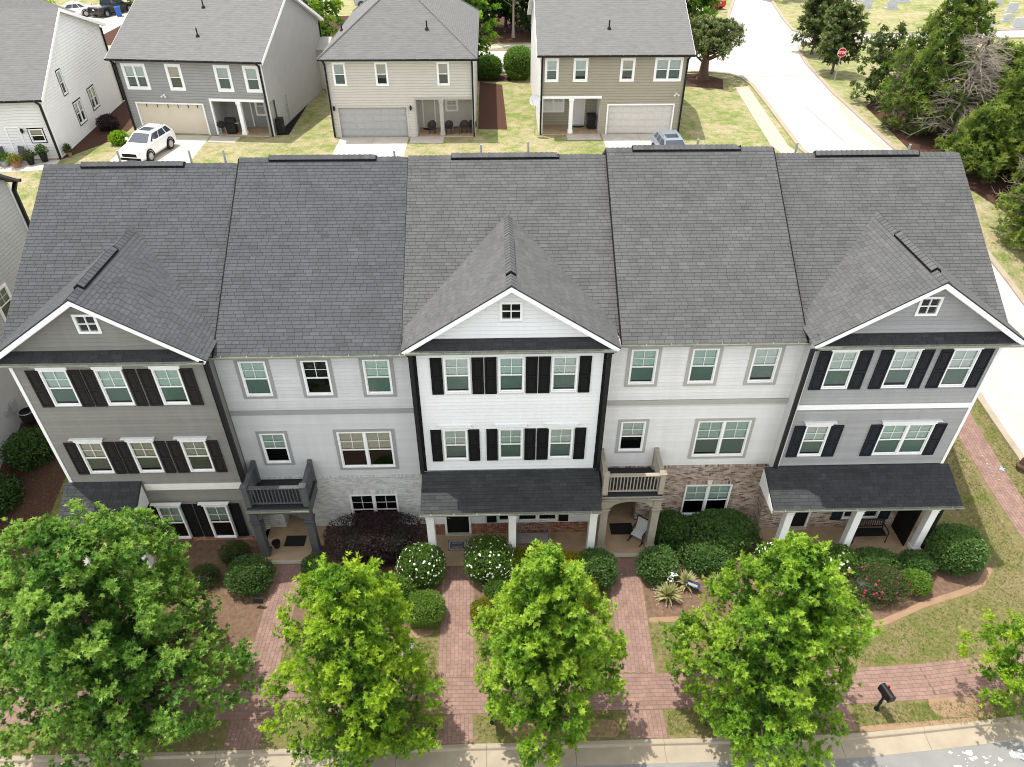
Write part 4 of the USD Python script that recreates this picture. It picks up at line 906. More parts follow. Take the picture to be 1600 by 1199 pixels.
    part(B, 'fascia', MB().box(bx0 - .10, bx1 + .10, y0 - .10, y0 - .06, bz - .22, bz - .04).box(bx0 - .10, bx0 - .08, y0 - .06, y1, bz - .22, bz - .04).box(bx1 + .08, bx1 + .10, y0 - .06, y1, bz - .22, bz - .04), cmat)
    gutter(B, (bx0 - .10, y0 - .11, bz - .06), (bx1 + .12, y0 - .11, bz - .06), (0, -1, 0), w=.11)
    rt_, ph = 1.0, 1.14
    for X in (bx0, bx1):
        pm = MB().rbox(X - .11, X + .11, y0 - .02, y0 + .20, bz + .002, bz + ph, .012); h = bz + ph
        pm.hexa([(X - .14, y0 - .05, h), (X + .14, y0 - .05, h), (X + .14, y0 + .23, h), (X - .14, y0 + .23, h), (X - .03, y0 + .06, h + .09), (X + .03, y0 + .06, h + .09), (X + .03, y0 + .12, h + .09), (X - .03, y0 + .12, h + .09)])
        part(B, 'post', pm, postmat)
        part(B, 'post', MB().rbox(X - .09, X + .09, y1 - .16, y1, bz + .002, bz + ph, .012), postmat)
        part(B, 'side_rail', MB().rbox(X - .09, X + .09, y0 + .20, y1 - .16, bz + rt_, bz + rt_ + .06, .012), postmat); part(B, 'bottom_rail', MB().box(X - .03, X + .03, y0 + .20, y1 - .16, bz + .12, bz + .18), postmat)
        for k in range(9):
            yy = y0 + .32 + k * (y1 - y0 - .6) / 8; part(B, 'baluster', MB().box(X - .018, X + .018, yy - .018, yy + .018, bz + .18, bz + rt_), postmat)
    part(B, 'front_rail', MB().rbox(bx0 + .11, bx1 - .11, y0 + .0, y0 + .18, bz + rt_, bz + rt_ + .06, .012), postmat); part(B, 'bottom_rail', MB().box(bx0 + .11, bx1 - .11, y0 + .06, y0 + .12, bz + .12, bz + .18), postmat)
    nb = 15
    for k in range(nb):
        X = bx0 + .11 + (k + .6) * (bx1 - bx0 - .22) / nb; part(B, 'baluster', MB().box(X - .019, X + .019, y0 + .07, y0 + .11, bz + .18, bz + rt_), postmat)
    # entry porch below: two square columns, a shallow arch between them
    zc = bz - .24; cy = y0 + .12
    for X in (bx0 + .06, bx1 - .06):
        m = MB(); w = .16
        m.rbox(X - w, X + w, cy - w, cy + w, .15, zc, .012).rbox(X - w - .05, X + w + .05, cy - w - .05, cy + w + .05, .15, .36, .015).rbox(X - w - .06, X + w + .06, cy - w - .06, cy + w + .06, zc - .62, zc - .52, .02).rbox(X - w - .025, X + w + .025, cy - w - .025, cy + w + .025, zc - .80, zc - .75, .01)
        part(T, 'column', m, cmat)
    ax0, ax1 = bx0 + .22, bx1 - .22; am = (ax0 + ax1) / 2; hw2 = (ax1 - ax0) / 2 - .12
    pts = [(bx0 - .05, zc + .12), (bx0 - .05, zc - .50), (ax0 + .0, zc - .50)] + [(am - hw2 * math.cos(t), zc - .50 + .34 * math.sin(t)) for t in np.linspace(0, math.pi, 13)] + [(ax1, zc - .50), (bx1 + .05, zc - .50), (bx1 + .05, zc + .12)]
    part(T, 'entry_arch', MB(frame(0, cy - .13)).prism_d(pts, -.2, .0), cmat)
    for X in (bx0 - .05, bx1 - .07): part(T, 'entry_side', MB().box(X, X + .12, cy + .17, y1, zc - .42, zc + .12), cmat)
    part(T, 'entry_soffit', MB().box(bx0, bx1, cy + .05, y1, zc + .0, zc + .05), 'white_paint')
    part(T, 'porch_floor', MB().rbox(bx0 - .12, bx1 + .12, y0 - .22, yf - .02, -.1, .15, .012).box(e0 + .02, e1 - .02, yf - .02, yf + 1.7, -.1, .15), 'porch_concrete')
    part(T, 'front_step', MB().rbox(bx0 + .3, bx1 - .3, y0 - .36, y0 - .225, -.1, .11, .012), 'pale_concrete')
    S.emit(T); return T
T2 = flat_house('pale_grey_townhouse', 'pale grey flat fronted townhouse with charcoal balcony over a painted brick ground floor', -10.90, -3.51, -10.70, -3.95, 9.73, 9.72, 'siding_pale', 'shingle_blue', 'grey_trim', 'painted_brick', 'white_mortar',
    (-9.54, -7.25, -4.97), (7.62, 9.26), (4.08, 5.70), -9.51, (-6.94, -4.76), (3.75, 5.72), (6.66, 6.90), 3.16, (-6.93, -4.86), (.25, 2.12), -10.55, -8.25, -1.0, 3.13, 'charcoal_paint', 'charcoal_worn',
    ['blind_teal', None, 'blind_teal', 'blind_teal', 'blind_cream', None], [('r', -9.5, -5.2), ('p', -4.6, .5)], (-9.98, -8.90, 2.35), 'mat_black', fl_x=(-10.71,))
T4 = flat_house('cream_townhouse', 'cream sided flat fronted townhouse with tan balcony and mixed brown brick ground floor', 3.51, 10.98, 4.03, 10.86, 10.02, 10.02, 'siding_cream', 'shingle_grey', 'greige_trim', 'mixed_brick', 'mortar',
    (5.02, 7.31, 9.63), (7.92, 9.55), (4.42, 6.02), 4.97, (7.58, 9.74), (4.04, 5.99), (6.87, 7.11), 3.42, (7.62, 9.66), (.45, 2.34), 3.80, 6.06, -1.0, 3.47, 'taupe_paint', 'taupe_paint',
    ['blind_teal', 'blind_teal', 'blind_white', 'blind_white', 'blind_teal', 'blind_teal'], [('r', 5.1, 9.5), ('p', 8.0, .6)], (4.35, 5.60, 2.5), 'mat_grey', 1.0, (4.035, 10.855))
# ------------------------------------------------------------------ the detached houses on the hill behind
def stepped(mb, a0, a1, z0, z1, ops, course=.19, tri=None):
    n = max(1, round((z1 - z0) / course)); c = (z1 - z0) / n
    for i in range(n):
        u, v = z0 + i * c, z0 + (i + 1) * c; lo, hi, l2, h2 = a0, a1, a0, a1
        if tri: (lo, hi), (l2, h2) = tri(u), tri(v)
        if hi - lo < .05: continue
        for p, q, s, t in clip_intervals(lo, hi, ops, u, v): board(mb, p, q, s, t, .022, float(rng.random()), l2 if p == lo else p, max(h2 if q == hi else q, (l2 if p == lo else p) + .01))
def rear_house(name, label, fr, W, D, H, mf, ms, wins, garage, gmat, porch_op, sl, hip=False, trim=.10, trim_mat='white_paint', apex_d=None, rear_h=None, right_wins=(), gpanels=(4, 8), post=None, down=('black_metal',), pwin=None, pdoor=None, gdoor_trim='white_paint', porch_trim='white_paint', right_open=None):
    T = thing(name, label, 'house', tuple(fr[0])); Z = fr[0][2]; lf = (fr[0], fr[1], fr[2])
    Rf = (fr[0] + fr[1] * W, -fr[2], fr[1]); Lf = (fr[0] - fr[2] * 0, fr[2], -fr[1])   # right side runs backwards from the front corner
    wall = holder(T, 'wall'); ops = [(w[0], w[1], w[2], w[3]) for w in wins] + ([garage] if garage else []) + ([porch_op] if porch_op else [])
    pd = 1.9
    core = MB(lf)
    if porch_op:
        p0, p1, _, pz = porch_op
        core.box(.14, W - .14, -D, -pd, -1.5, H - .02).box(.14, max(p0, .16), -pd, -.13, -1.5, H - .02).box(min(p1, W - .16), W - .14, -pd, -.13, -1.5, H - .02).box(p0, p1, -pd, -.13, pz + .05, H - .02)
    else: core.box(.14, W - .14, -D, -.13, -1.5, H - .02)
    part(wall, 'core', core, ms)
    sd = MB(lf); stepped(sd, .08, W - .08, 0, H, ops); part(wall, 'lap_siding', sd, mf, kind='stuff')
    ad = -D / 2 if apex_d is None else apex_d; rh = H if rear_h is None else rear_h
    az = H + sl * (.4 - ad); rs = (az - rh) / (abs(-D - .4 - ad))
    def tri(z):
        lo = 0 if z <= H - sl * .4 + .4 * sl else (z - H) / sl
        hi = D if z <= rh else D - (z - rh) / rs * 1.0
        return (lo, min(hi, D))
    for nm, F, sgn in (('right', Rf, 1), ('left', Lf, -1)):
        m = MB(F)
        rops = [(w[0], w[1], w[2], w[3]) for w in right_wins] if nm == 'right' else []
        if nm == 'right':
            stepped(m, .02, D, 0, H if hip else az - .2, rops + ([right_open] if right_open else []), tri=None if hip else (lambda z: tri(z)))
        else:
            stepped(m, -D, -.02, 0, H if hip else az - .2, [], tri=None if hip else (lambda z: (-tri(z)[1], -tri(z)[0])))
        part(wall, 'side_siding', m, ms, kind='stuff')
    if not hip: part(wall, 'gable_core', MB((fr[0], -fr[2], fr[1])).prism_d([(.1, H - .1), (D - .1, rh - .1), (-ad, az - .25)], .13, W - .13), ms)
    for a in (0, W): part(T, 'corner_board', MB(lf).box(a - .03 if a == 0 else a - .09, a + .09 if a == 0 else a + .03, -.12, .035, -.3, H), trim_mat if trim_mat == 'white_paint' else 'white_paint')
    for w in wins: window(T, lf, w[0], w[1], w[2], w[3], n=w[4], blind=w[5], trim=trim or None, trim_mat=trim_mat, grid=False, drop=w[6] if len(w) > 6 else 1.)
    for w in right_wins: window(T, Rf, w[0], w[1], w[2], w[3], n=w[4], blind='blind_white', trim=.07, trim_mat='black_trim', grid=w[4] > 1, drop=.5)
    if garage:
        g0, g1, gz0, gz1 = garage; gd = holder(T, 'garage_door'); rows, cols = gpanels; hgt = (gz1 - gz0) / rows
        for r in range(rows):
            pm = MB(lf).box(g0, g1, -.12, -.09, gz0 + r * hgt + .004, gz0 + (r + 1) * hgt - .004); cw = (g1 - g0) / cols
            for c in range(cols):
                if cols > 2: A, B, U, V = g0 + c * cw + .06, g0 + (c + 1) * cw - .06, gz0 + r * hgt + .07, gz0 + (r + 1) * hgt - .07; pm.hexa([(A, -.09, U), (B, -.09, U), (B, -.09, V), (A, -.09, V), (A + .03, -.075, U + .03), (B - .03, -.075, U + .03), (B - .03, -.075, V - .03), (A + .03, -.075, V - .03)])
            part(gd, 'door_panel', pm, gmat)
        part(gd, 'door_frame', MB(lf).box(g0 - .10, g0, -.12, .035, gz0, gz1 + .10).box(g1, g1 + .10, -.12, .035, gz0, gz1 + .10).box(g0, g1, -.12, .035, gz1, gz1 + .10), gdoor_trim)
        part(gd, 'lintel_shadow_board', MB(lf).box(g0, g1, -.16, -.13, gz0, gz1), 'dark_interior')  # dark board behind the door panels, seen in the gaps between them
    if porch_op:
        p0, p1, _, pz = porch_op; bk = (lf[0] - lf[2] * pd, lf[1], lf[2]); P = holder(T, 'porch')
        bops = ([pwin[:4]] if pwin else []) + ([pdoor] if pdoor else [])
        bs = MB(bk); stepped(bs, p0, p1, 0, pz, bops); part(P, 'lap_siding', bs, mf, kind='stuff')
        part(P, 'floor', MB(lf).box(p0 - .02, p1 + .02, -pd, .12, -.4, .06), 'porch_concrete')
        part(P, 'ceiling', MB(lf).box(p0, p1, -pd, -.13, pz + .0, pz + .04), 'white_paint')
        f = MB(lf).box(p0 - .12, p1 + .06, -.13, .045, pz, pz + .18).box(p0 - .12, p0, -.13, .045, 0, pz)
        part(P, 'trim_board', f, porch_trim)
        if post is not None:
            q = MB(lf).rbox(post - .14, post + .14, -.28, .0, .06, pz - .002, .012).rbox(post - .18, post + .18, -.32, .04, .06, .3, .012).rbox(post - .18, post + .18, -.32, .04, pz - .2, pz - .003, .012); part(P, 'column', q, porch_trim)
        if pwin: window(T, bk, *pwin[:4], n=pwin[4], blind='blind_white', trim=.08, trim_mat=trim_mat, drop=.5)
        if pdoor: door(T, bk, *pdoor, 'door_teal' if pwin is None else 'white_paint', (.25, .92), 'white_paint')
    # roof
    o, rk_ = .42, .32; rf = holder(T, 'roof'); m = MB(lf); th = .14
    ez = H
    if hip:
        k = W / 2 + rk_; rz = ez + sl * k; pts = [(-rk_, o), (W + rk_, o), (W + rk_, -D - o), (-rk_, -D - o), (W / 2, o - k), (W / 2, -D - o + k)]
        v = [(p[0], p[1], ez) for p in pts[:4]] + [(p[0], p[1], rz) for p in pts[4:]] + [(p[0], p[1], ez - th) for p in pts[:4]]
        m.raw(v, [[0, 1, 4], [2, 3, 5], [1, 2, 5], [1, 5, 4], [3, 0, 4], [3, 4, 5], [0, 6, 7], [0, 7, 1], [1, 7, 8], [1, 8, 2], [2, 8, 9], [2, 9, 3], [3, 9, 6], [3, 6, 0]])
        part(rf, 'roof_slope', m, 'far_shingle')
        cp = MB(lf)
        for a, b in ((0, 4), (1, 4), (2, 5), (3, 5), (4, 5)):
            cp.tube([np.array(v[a]) + (0, 0, .01), np.array(v[b]) + (0, 0, .01)], .06, 6)
        part(rf, 'hip_cap', cp, 'far_shingle')
        so = MB(lf).box(-rk_ + .02, W + rk_ - .02, .0, o - .02, ez - th - .03, ez - th - .004); part(rf, 'soffit', so, 'white_paint')
    else:
        yb = -D - o
        for (d0, z0, d1, z1) in ((o, ez, ad, az), (yb, rh, ad, az)):
            m2 = MB(lf).hexa([(-rk_, d0, z0 - th), (W + rk_, d0, z0 - th), (W + rk_, d1, z1 - th), (-rk_, d1, z1 - th), (-rk_, d0, z0), (W + rk_, d0, z0), (W + rk_, d1, z1), (-rk_, d1, z1)])
            part(rf, 'roof_slope', m2, 'far_shingle')
        for X in (-rk_ - .025, W + rk_):
            for (d0, z0, d1, z1) in ((o, ez, ad, az), (yb, rh, ad, az)):
                rb = MB(lf); rb.hexa([(X, d0, z0 - .24), (X + .025, d0, z0 - .24), (X + .025, d1, z1 - .24), (X, d1, z1 - .24), (X, d0, z0 - .01), (X + .025, d0, z0 - .01), (X + .025, d1, z1 - .01), (X, d1, z1 - .01)]); part(rf, 'barge_board', rb, 'white_paint')
        rs_ = MB(lf)
        for X0, X1 in ((W + .03, W + rk_), (-rk_, -.03)):
            for (d0, z0, d1, z1) in ((o - .03, ez, ad, az), (yb + .03, rh, ad, az)): rs_.hexa([(X0, d0, z0 - .19), (X1, d0, z0 - .19), (X1, d1, z1 - .19), (X0, d1, z1 - .19), (X0, d0, z0 - .16), (X1, d0, z0 - .16), (X1, d1, z1 - .16), (X0, d1, z1 - .16)])
        part(rf, 'soffit', rs_, 'white_paint')
    F3 = lambda a, d, z: lf[0] + lf[1] * a + lf[2] * d + np.array([0, 0, z])
    gutter(rf, F3(-rk_, o + .005, ez - .01), F3(W + rk_, o + .005, ez - .01), lf[2], 'black_metal')
    for a in (.06, W - .06): downspout(T, [F3(a, o + .05, ez - .12), F3(a, .09, ez - .42), F3(a, .09, .05)], r=(.06, .05))
    downspout(T, [F3(W + .08, -D + .1, rh - .2), F3(W + .08, -D + .1, .1)], r=(.06, .05))
    return T, lf, Rf, rf
def roof_pipe(rf, lf, a, d, z, boot=True):
    part(rf, 'vent_pipe', MB(lf).tube([(a, d, z - .1), (a, d, z + .55)], .05, 8).lathe([(.16, z - .02), (.08, z + .12), (.05, z + .13)], (a, d), 10), 'black_metal')
def wall_lamp(T, lf, a, z, nm='wall_lamp'):
    part(T, nm, MB(lf).lathe([(.0, z + .2), (.05, z + .17), (.09, z + .1), (.07, z - .1), (.03, z - .14), (0, z - .15)], (a, .12), 8).box(a - .05, a + .05, 0.01, .08, z - .04, z + .06), 'black_metal')
def flood_lamp(T, lf, a, z):
    m = MB(lf).box(a - .06, a + .06, .02, .08, z - .06, z + .06)
    for s in (-1, 1): m.tube([(a, .06, z), (a + s * .10, .14, z - .02), (a + s * .15, .24, z - .07)], [.03, .04, .07], 8)
    part(T, 'flood_lamp', m, 'white_paint')

H1, f1, r1, rf1 = rear_house('slate_grey_house', 'slate grey two storey house with beige garage door and white SUV in front', frame(-26.92, 33.0, -6.2, 7.0), 10.5, 13.7, 5.22, 'rear_slate', 'rear_side_grey',
    [(.55, 2.05, 3.2, 4.72, 2, 'blind_white'), (3.72, 4.62, 3.2, 4.75, 1, 'blind_cream'), (7.22, 8.15, 3.2, 4.75, 1, 'blind_white'), (9.3, 10.2, 3.2, 4.75, 1, 'blind_white')],
    (.75, 5.62, 0, 2.12), 'garage_beige', (6.35, 10.2, 0, 2.42), .45, trim=.12, gpanels=(1, 2), post=8.3, pwin=(8.75, 10.05, .95, 2.2, 2), pdoor=(7.5, 8.3, .1, 2.1), right_open=(.25, 1.3, .06, 2.3))
part(H1, 'service_cabinet', MB(r1).rbox(.5, 1.1, .05, .5, .0, 1.1, .02), 'black_metal', 'black bin standing at the side opening')
part(H1, 'utility_meter', MB(r1).box(3.3, 3.55, .02, .16, .9, 1.35).tube([(3.42, .06, .0), (3.42, .06, 2.0)], .03, 6), 'galvanised')
for a in (1.4, 2.2, 3.0, 3.75, 4.5, 5.2): part(H1, 'door_hinge', MB(f1).box(a - .02, a + .02, -.09, -.06, 1.85, 2.1), 'black_metal')
flood_lamp(H1, f1, 3.0, 2.75)
roof_pipe(rf1, f1, 2.2, -6.0, 5.22 + .45 * 6.4); roof_pipe(rf1, f1, 5.1, -4.8, 5.22 + .45 * 5.2); roof_pipe(rf1, f1, 5.6, -1.9, 5.22 + .45 * 2.3); roof_pipe(rf1, f1, 8.3, -6.6, 5.22 + .45 * 6.9)
part(H1, 'rear_entry', MB(r1).box(12.2, 15.0, .0, .8, 0, 3.2).prism_d([(12.0, 3.2), (15.2, 3.2), (13.6, 3.9)], -.1, 1.0), 'rear_cream', 'cream gabled entry bay at the far corner')

H2, f2, r2, rf2 = rear_house('cream_house', 'cream two storey house with hip roof and grey garage door', frame(-12.05, 31.62, 0, 7.0), 10.25, 15.5, 5.42, 'rear_cream', 'rear_cream',
    [(.58, 1.38, 3.62, 5.08, 1, 'blind_white'), (3.5, 4.28, 3.62, 5.08, 1, 'blind_cream', .75), (7.78, 8.55, 3.62, 5.08, 1, 'blind_cream')],
    (.55, 5.4, 0, 2.1), 'garage_grey', (6.1, 10.1, 0, 2.62), .72, hip=True, trim=.05, gpanels=(4, 8), post=7.9, pwin=(8.15, 8.95, 1.3, 2.05, 1), pdoor=(6.45, 7.25, .1, 2.25), gdoor_trim='rear_cream', porch_trim='greige_trim')
wall_lamp(H2, f2, .28, 2.05); wall_lamp(H2, f2, 5.72, 2.05)
roof_pipe(rf2, f2, 4.8, -4.1, 5.42 + .72 * 4.5); roof_pipe(rf2, f2, 7.1, -1.6, 5.42 + .72 * 2.0); roof_pipe(rf2, f2, .55, -5.2, 5.42 + .72 * .9)

H3, f3, r3, rf3 = rear_house('tan_house', 'tan two storey house with pale garage door and a dark bin on its porch', frame(2.95, 31.9, 0, 7.0), 10.3, 14.0, 5.55, 'rear_tan', 'rear_white',
    [(.35, 1.15, 3.78, 5.18, 1, 'blind_white'), (2.35, 3.2, 3.78, 5.18, 1, 'blind_white', .9), (5.65, 6.5, 3.78, 5.18, 1, 'blind_cream'), (8.05, 9.85, 3.78, 5.2, 2, 'blind_white')],
    (4.95, 9.65, 0, 2.06), 'garage_taupe', (.2, 4.35, 0, 2.55), .5, trim=.09, gpanels=(4, 8), post=2.25, pwin=(.35, 1.85, 1.1, 2.35, 2), pdoor=(2.55, 3.4, .1, 2.25))
flood_lamp(H3, f3, 9.75, 2.85); roof_pipe(rf3, f3, 4.85, -1.95, 5.55 + .5 * 2.35)
a3 = (f3[0], f3[1], f3[2])

H4, f4, r4, rf4 = rear_house('white_side_house', 'white house with dark trimmed side windows behind the left end of the row', frame(-29.95 - 12 * math.cos(math.radians(4.6)), 27.85 - 12 * math.sin(math.radians(4.6)), 4.6, 7.0), 12.0, 13.1, 3.95, 'rear_white', 'rear_white',
    [(10.55, 11.45, 1.12, 2.0, 1, 'blind_cream', .5)], None, 'garage_grey', None, .60, trim=.06, trim_mat='black_trim', apex_d=-6.5, rear_h=5.75,
    right_wins=[(3.45, 4.1, 3.15, 4.7, 1), (4.25, 5.55, .85, 2.35, 2), (7.15, 8.4, 1.05, 2.5, 2)])
door(H4, f4, 9.2, 9.95, .1, 2.1, 'black_shutter', (.1, .94), 'white_paint'); wall_lamp(H4, f4, 10.2, 1.9)
# the neighbour whose side wall closes the left edge
NB = thing('neighbour_townhouse', 'pale side wall of the next townhouse block at the left edge', 'townhouse', (-29, 6, 0))
nf = (np.array([-24., -1., 0.]), np.array([0, 1., 0]), np.array([1., 0, 0]))
nw = holder(NB, 'wall'); part(nw, 'core', MB(nf).box(0, 13.9, -9, -.13, -.1, 11.3), 'neighbour_siding')
sm = MB(nf); stepped(sm, 0, 13.9, 0, 15.2, [(9.6, 10.6, 6.0, 7.5)], .18, lambda z: (0, 13.9) if z < 11.3 else ((z - 11.3) / .63, 13.9 - (z - 11.3) / .63)); part(nw, 'lap_siding', sm, 'neighbour_siding', kind='stuff')
part(nw, 'gable_core', MB(nf).prism_d([(.1, 11.2), (13.8, 11.2), (6.95, 15.4)], -9, -.13), 'neighbour_siding')
window(NB, nf, 9.6, 10.6, 6.0, 7.5, blind='blind_white', trim=.1, trim_mat='white_paint')
nr = holder(NB, 'roof')
for d0, d1 in ((-.45, 6.95), (14.35, 6.95)):
    z0 = 11.35 - .45 * .63 + .15
    part(nr, 'roof_slope', MB(nf).hexa([(d0, -9.3, z0 - .14), (d0, .35, z0 - .14), (d1, .35, z0 + 7.4 * .63 - .14), (d1, -9.3, z0 + 7.4 * .63 - .14), (d0, -9.3, z0), (d0, .35, z0), (d1, .35, z0 + 7.4 * .63), (d1, -9.3, z0 + 7.4 * .63)]), 'shingle_blue')
gutter(nr, (-33, 13.36, 11.2), (-23.65, 13.36, 11.2), (0, 1, 0), 'black_metal')
downspout(NB, [(-23.9, 13.4, 11.15), (-23.9, 12.98, 10.8), (-23.9, 12.98, 3.2)], r=(.09, .06))
part(NB, 'electric_meter', MB(nf).rbox(7.2, 7.55, .01, .16, 2.4, 2.95, .02).tube([(7.38, .06, .0), (7.38, .06, 2.5)], .03, 6).rbox(6.75, 6.95, .01, .12, 2.5, 2.8, .02), 'galvanised')
part(NB, 'corner_board', MB(nf).box(13.8, 13.92, -.12, .03, 0, 11.2), 'white_paint')

# far roofs at the top edge
FH = thing('far_brick_house', 'dark roofed brick house glimpsed beyond the white house', 'house', (-50, 52, 7))
part(FH, 'wall', MB().box(-60, -42, 48, 58, 7, 10.5), 'brick_wall_far')
part(FH, 'roof', MB().raw([(-60.5, 47.5, 10.5), (-41.5, 47.5, 10.5), (-41.5, 58.5, 10.5), (-60.5, 58.5, 10.5), (-55, 53, 14.6), (-47, 53, 14.6)], [[0, 1, 5], [0, 5, 4], [1, 2, 5], [2, 3, 4], [2, 4, 5], [3, 0, 4], [0, 3, 2], [0, 2, 1]]), 'far_shingle')

# ------------------------------------------------------------------ vehicles (front towards local -y)
def car(name, label, loc, rot, paint, L=4.7, W=1.9, H=1.72, kind='suv', group=None):
    T = thing(name, label, 'car', loc, rot, group); hw = W / 2
    st = [(-L / 2, .42, .78, hw * .80), (-L / 2 + .12, .28, .92, hw * .92), (-L / 2 + .45, .24, 1.00, hw * .985), (-L / 2 + 1.25, .24, 1.08, hw), (0, .24, 1.10, hw), (L / 2 - .8, .24, 1.12, hw), (L / 2 - .12, .28, 1.10, hw * .95), (L / 2, .42, 1.0, hw * .86)]
    if kind == 'sedan': st = [(a, b, c - .12, d) for a, b, c, d in st]
    V, F = [], []
    for y, zl, zh, w in st:
        sec = [(-w * .86, zl), (-w, zl + .16), (-w * 1.0, zl + (zh - zl) * .6), (-w * .955, zh - .05), (-w * .86, zh), (0, zh + .025), (w * .86, zh), (w * .955, zh - .05), (w * 1.0, zl + (zh - zl) * .6), (w, zl + .16), (w * .86, zl)]
        V += [(x, y, z) for x, z in sec]
    k = 11
    for i in range(len(st) - 1):
        for j in range(k):
            o = (j + 1) % k; F.append([i * k + j, (i + 1) * k + j, (i + 1) * k + o, i * k + o])
    m = MB().raw(V, F); n0 = len(st) - 1
    m.raw(V[:k], [[0, j, j + 1] for j in range(1, k - 1)]); m.raw(V[n0 * k:], [[0, j + 1, j] for j in range(1, k - 1)])
    part(T, 'body', m, paint, smooth=32)
    zb = st[4][2] - .02; c0, c1, r0, r1 = ((-L / 2 + 1.15, L / 2 - .12, -L / 2 + 1.95, L / 2 - .55) if kind == 'suv' else (-L / 2 + 1.25, L / 2 - .6, -L / 2 + 2.1, L / 2 - 1.35) if kind == 'sedan' else (-L / 2 + 1.3, .75, -L / 2 + 2.05, .55))
    wb, wr = hw * .90, hw * .70
    ring = lambda y0, y1, w, z: [(-w, y0, z), (w, y0, z), (w, y1, z), (-w, y1, z)]
    b, t = ring(c0, c1, wb, zb), ring(r0, r1, wr, H - .05)
    part(T, 'cabin', MB().hexa(b + t), paint)
    top = MB().raw(t + [(x * .82, y + (.18 if y < 0 else -.18) * 1., H) for x, y, z in t], [[4, 5, 6, 7], [0, 1, 5, 4], [1, 2, 6, 5], [2, 3, 7, 6], [3, 0, 4, 7]]); part(T, 'roof_panel', top, paint)
    b, t = np.array(b), np.array(t)
    def glass(i, j, u0, u1, v0, v1, nm):
        n = np.cross(b[j] - b[i], t[i] - b[i]); n /= np.linalg.norm(n)
        P = lambda u, v: (b[i] * (1 - u) + b[j] * u) * (1 - v) + (t[i] * (1 - u) + t[j] * u) * v + n * .006
        return MB().raw([P(u0, v0), P(u1, v0), P(u1, v1), P(u0, v1)], [[0, 1, 2, 3]])
    GM = 'car_window'
    part(T, 'windscreen', glass(0, 1, .05, .95, .06, .95, ''), GM); part(T, 'rear_window', glass(2, 3, .08, .92, .15, .92, ''), GM)
    for i, j in ((1, 2), (3, 0)):
        for u0, u1 in ((.08, .40), (.43, .70), (.74, .93)):
            if i == 3: u0, u1 = 1 - u1, 1 - u0
            part(T, 'side_window', glass(i, j, u0, u1, .10, .88, ''), GM)
    if kind == 'suv':
        part(T, 'sunroof', MB().rbox(-.42, .42, r0 + .25, r0 + .95, H - .01, H + .012, .006), GM)
        for s in (-1, 1): part(T, 'roof_rail', MB().tube([(s * wr * .86, r0 + .3, H - .03), (s * wr * .86, r0 + .45, H + .05), (s * wr * .86, r1 - .3, H + .05), (s * wr * .86, r1 - .15, H - .03)], .022, 6), 'galvanised')
    for s in (-1, 1):
        for y in (-L / 2 + .92, L / 2 - .95):
            w = holder(T, 'wheel'); tm_ = trimesh.creation.cylinder(.36, .24, sections=20); tm_.apply_transform(trimesh.transformations.rotation_matrix(math.pi / 2, [0, 1, 0])); tm_.apply_translation((s * (hw - .10), y, .36)); part(w, 'tyre', MB().tm(tm_), 'tyre')
            tm_ = trimesh.creation.cylinder(.23, .02, sections=16); tm_.apply_transform(trimesh.transformations.rotation_matrix(math.pi / 2, [0, 1, 0])); tm_.apply_translation((s * (hw + .022), y, .36)); part(w, 'rim', MB().tm(tm_), 'rim')
            a = MB().tube([(s * (hw + .004), y + .44 * math.cos(q), .36 + .44 * math.sin(q)) for q in np.linspace(-.2, math.pi + .2, 12)], .045, 5); part(T, 'wheel_arch', a, 'black_trim')
        part(T, 'headlight', MB().rbox(s * hw * .62 - .2, s * hw * .62 + .2, -L / 2 + .02, -L / 2 + .2, .72, .86, .02), 'lamp_lens')
        part(T, 'mirror', MB().rbox(s * (hw + .11) - .11, s * (hw + .11) + .11, c0 + .38, c0 + .52, zb + .02, zb + .20, .03), paint)
        part(T, 'tail_light', MB().rbox(s * hw * .8 - .08, s * hw * .8 + .08, L / 2 - .12, L / 2 - .005, .8, 1.05, .02), 'red_sign')
    part(T, 'grille', MB().rbox(-.52, .52, -L / 2 - .015, -L / 2 + .08, .56, .78, .01), 'black_trim'); part(T, 'bumper', MB().rbox(-hw * .8, hw * .8, -L / 2 - .03, -L / 2 + .1, .34, .50, .03), 'black_trim')
    part(T, 'number_plate', MB().box(-.15, .15, L / 2 + .001, L / 2 + .015, .75, .9), 'off_white_paint')
    return T
mat('car_blue', (.24, .29, .35), .3, .02, coat=.6, metal=.3)
mat('car_window', (.035, .045, .06), .04, .0, 1., spec=1.)
car('white_suv', 'white SUV with sunroof parked before the beige garage door', (-24.15, 28.4, 7.02), -11, 'car_white', 4.35, 1.8, 1.6)
car('blue_grey_suv', 'blue grey SUV with sunroof parked before the pale garage door', (11.5, 26.3, 7.02), 4, 'car_blue', 4.4, 1.8, 1.58)
car('white_car', 'white car at the top left behind the white house', (-50.6, 75.2, 7.02), -62, 'car_white', kind='sedan', H=1.5)
car('black_pickup', 'black pickup parked on the far drive at top left', (-46.6, 76.8, 7.02), 158, 'car_black', 5.4, 2.0, 1.85, 'pickup')
car('silver_car', 'pale car under the trees between slate and cream houses', (-23.6, 80.0, 7.02), 95, 'car_silver', kind='sedan', H=1.5)
car('grey_car', 'grey car half hidden left of the cream house roof', (-15.3, 80.5, 7.02), 88, 'car_silver', kind='sedan', H=1.5)
car('red_car', 'red car under the trees at the top of the side road', (27.4, 80.0, 7.02), 200, 'red_paint', kind='sedan', H=1.5)

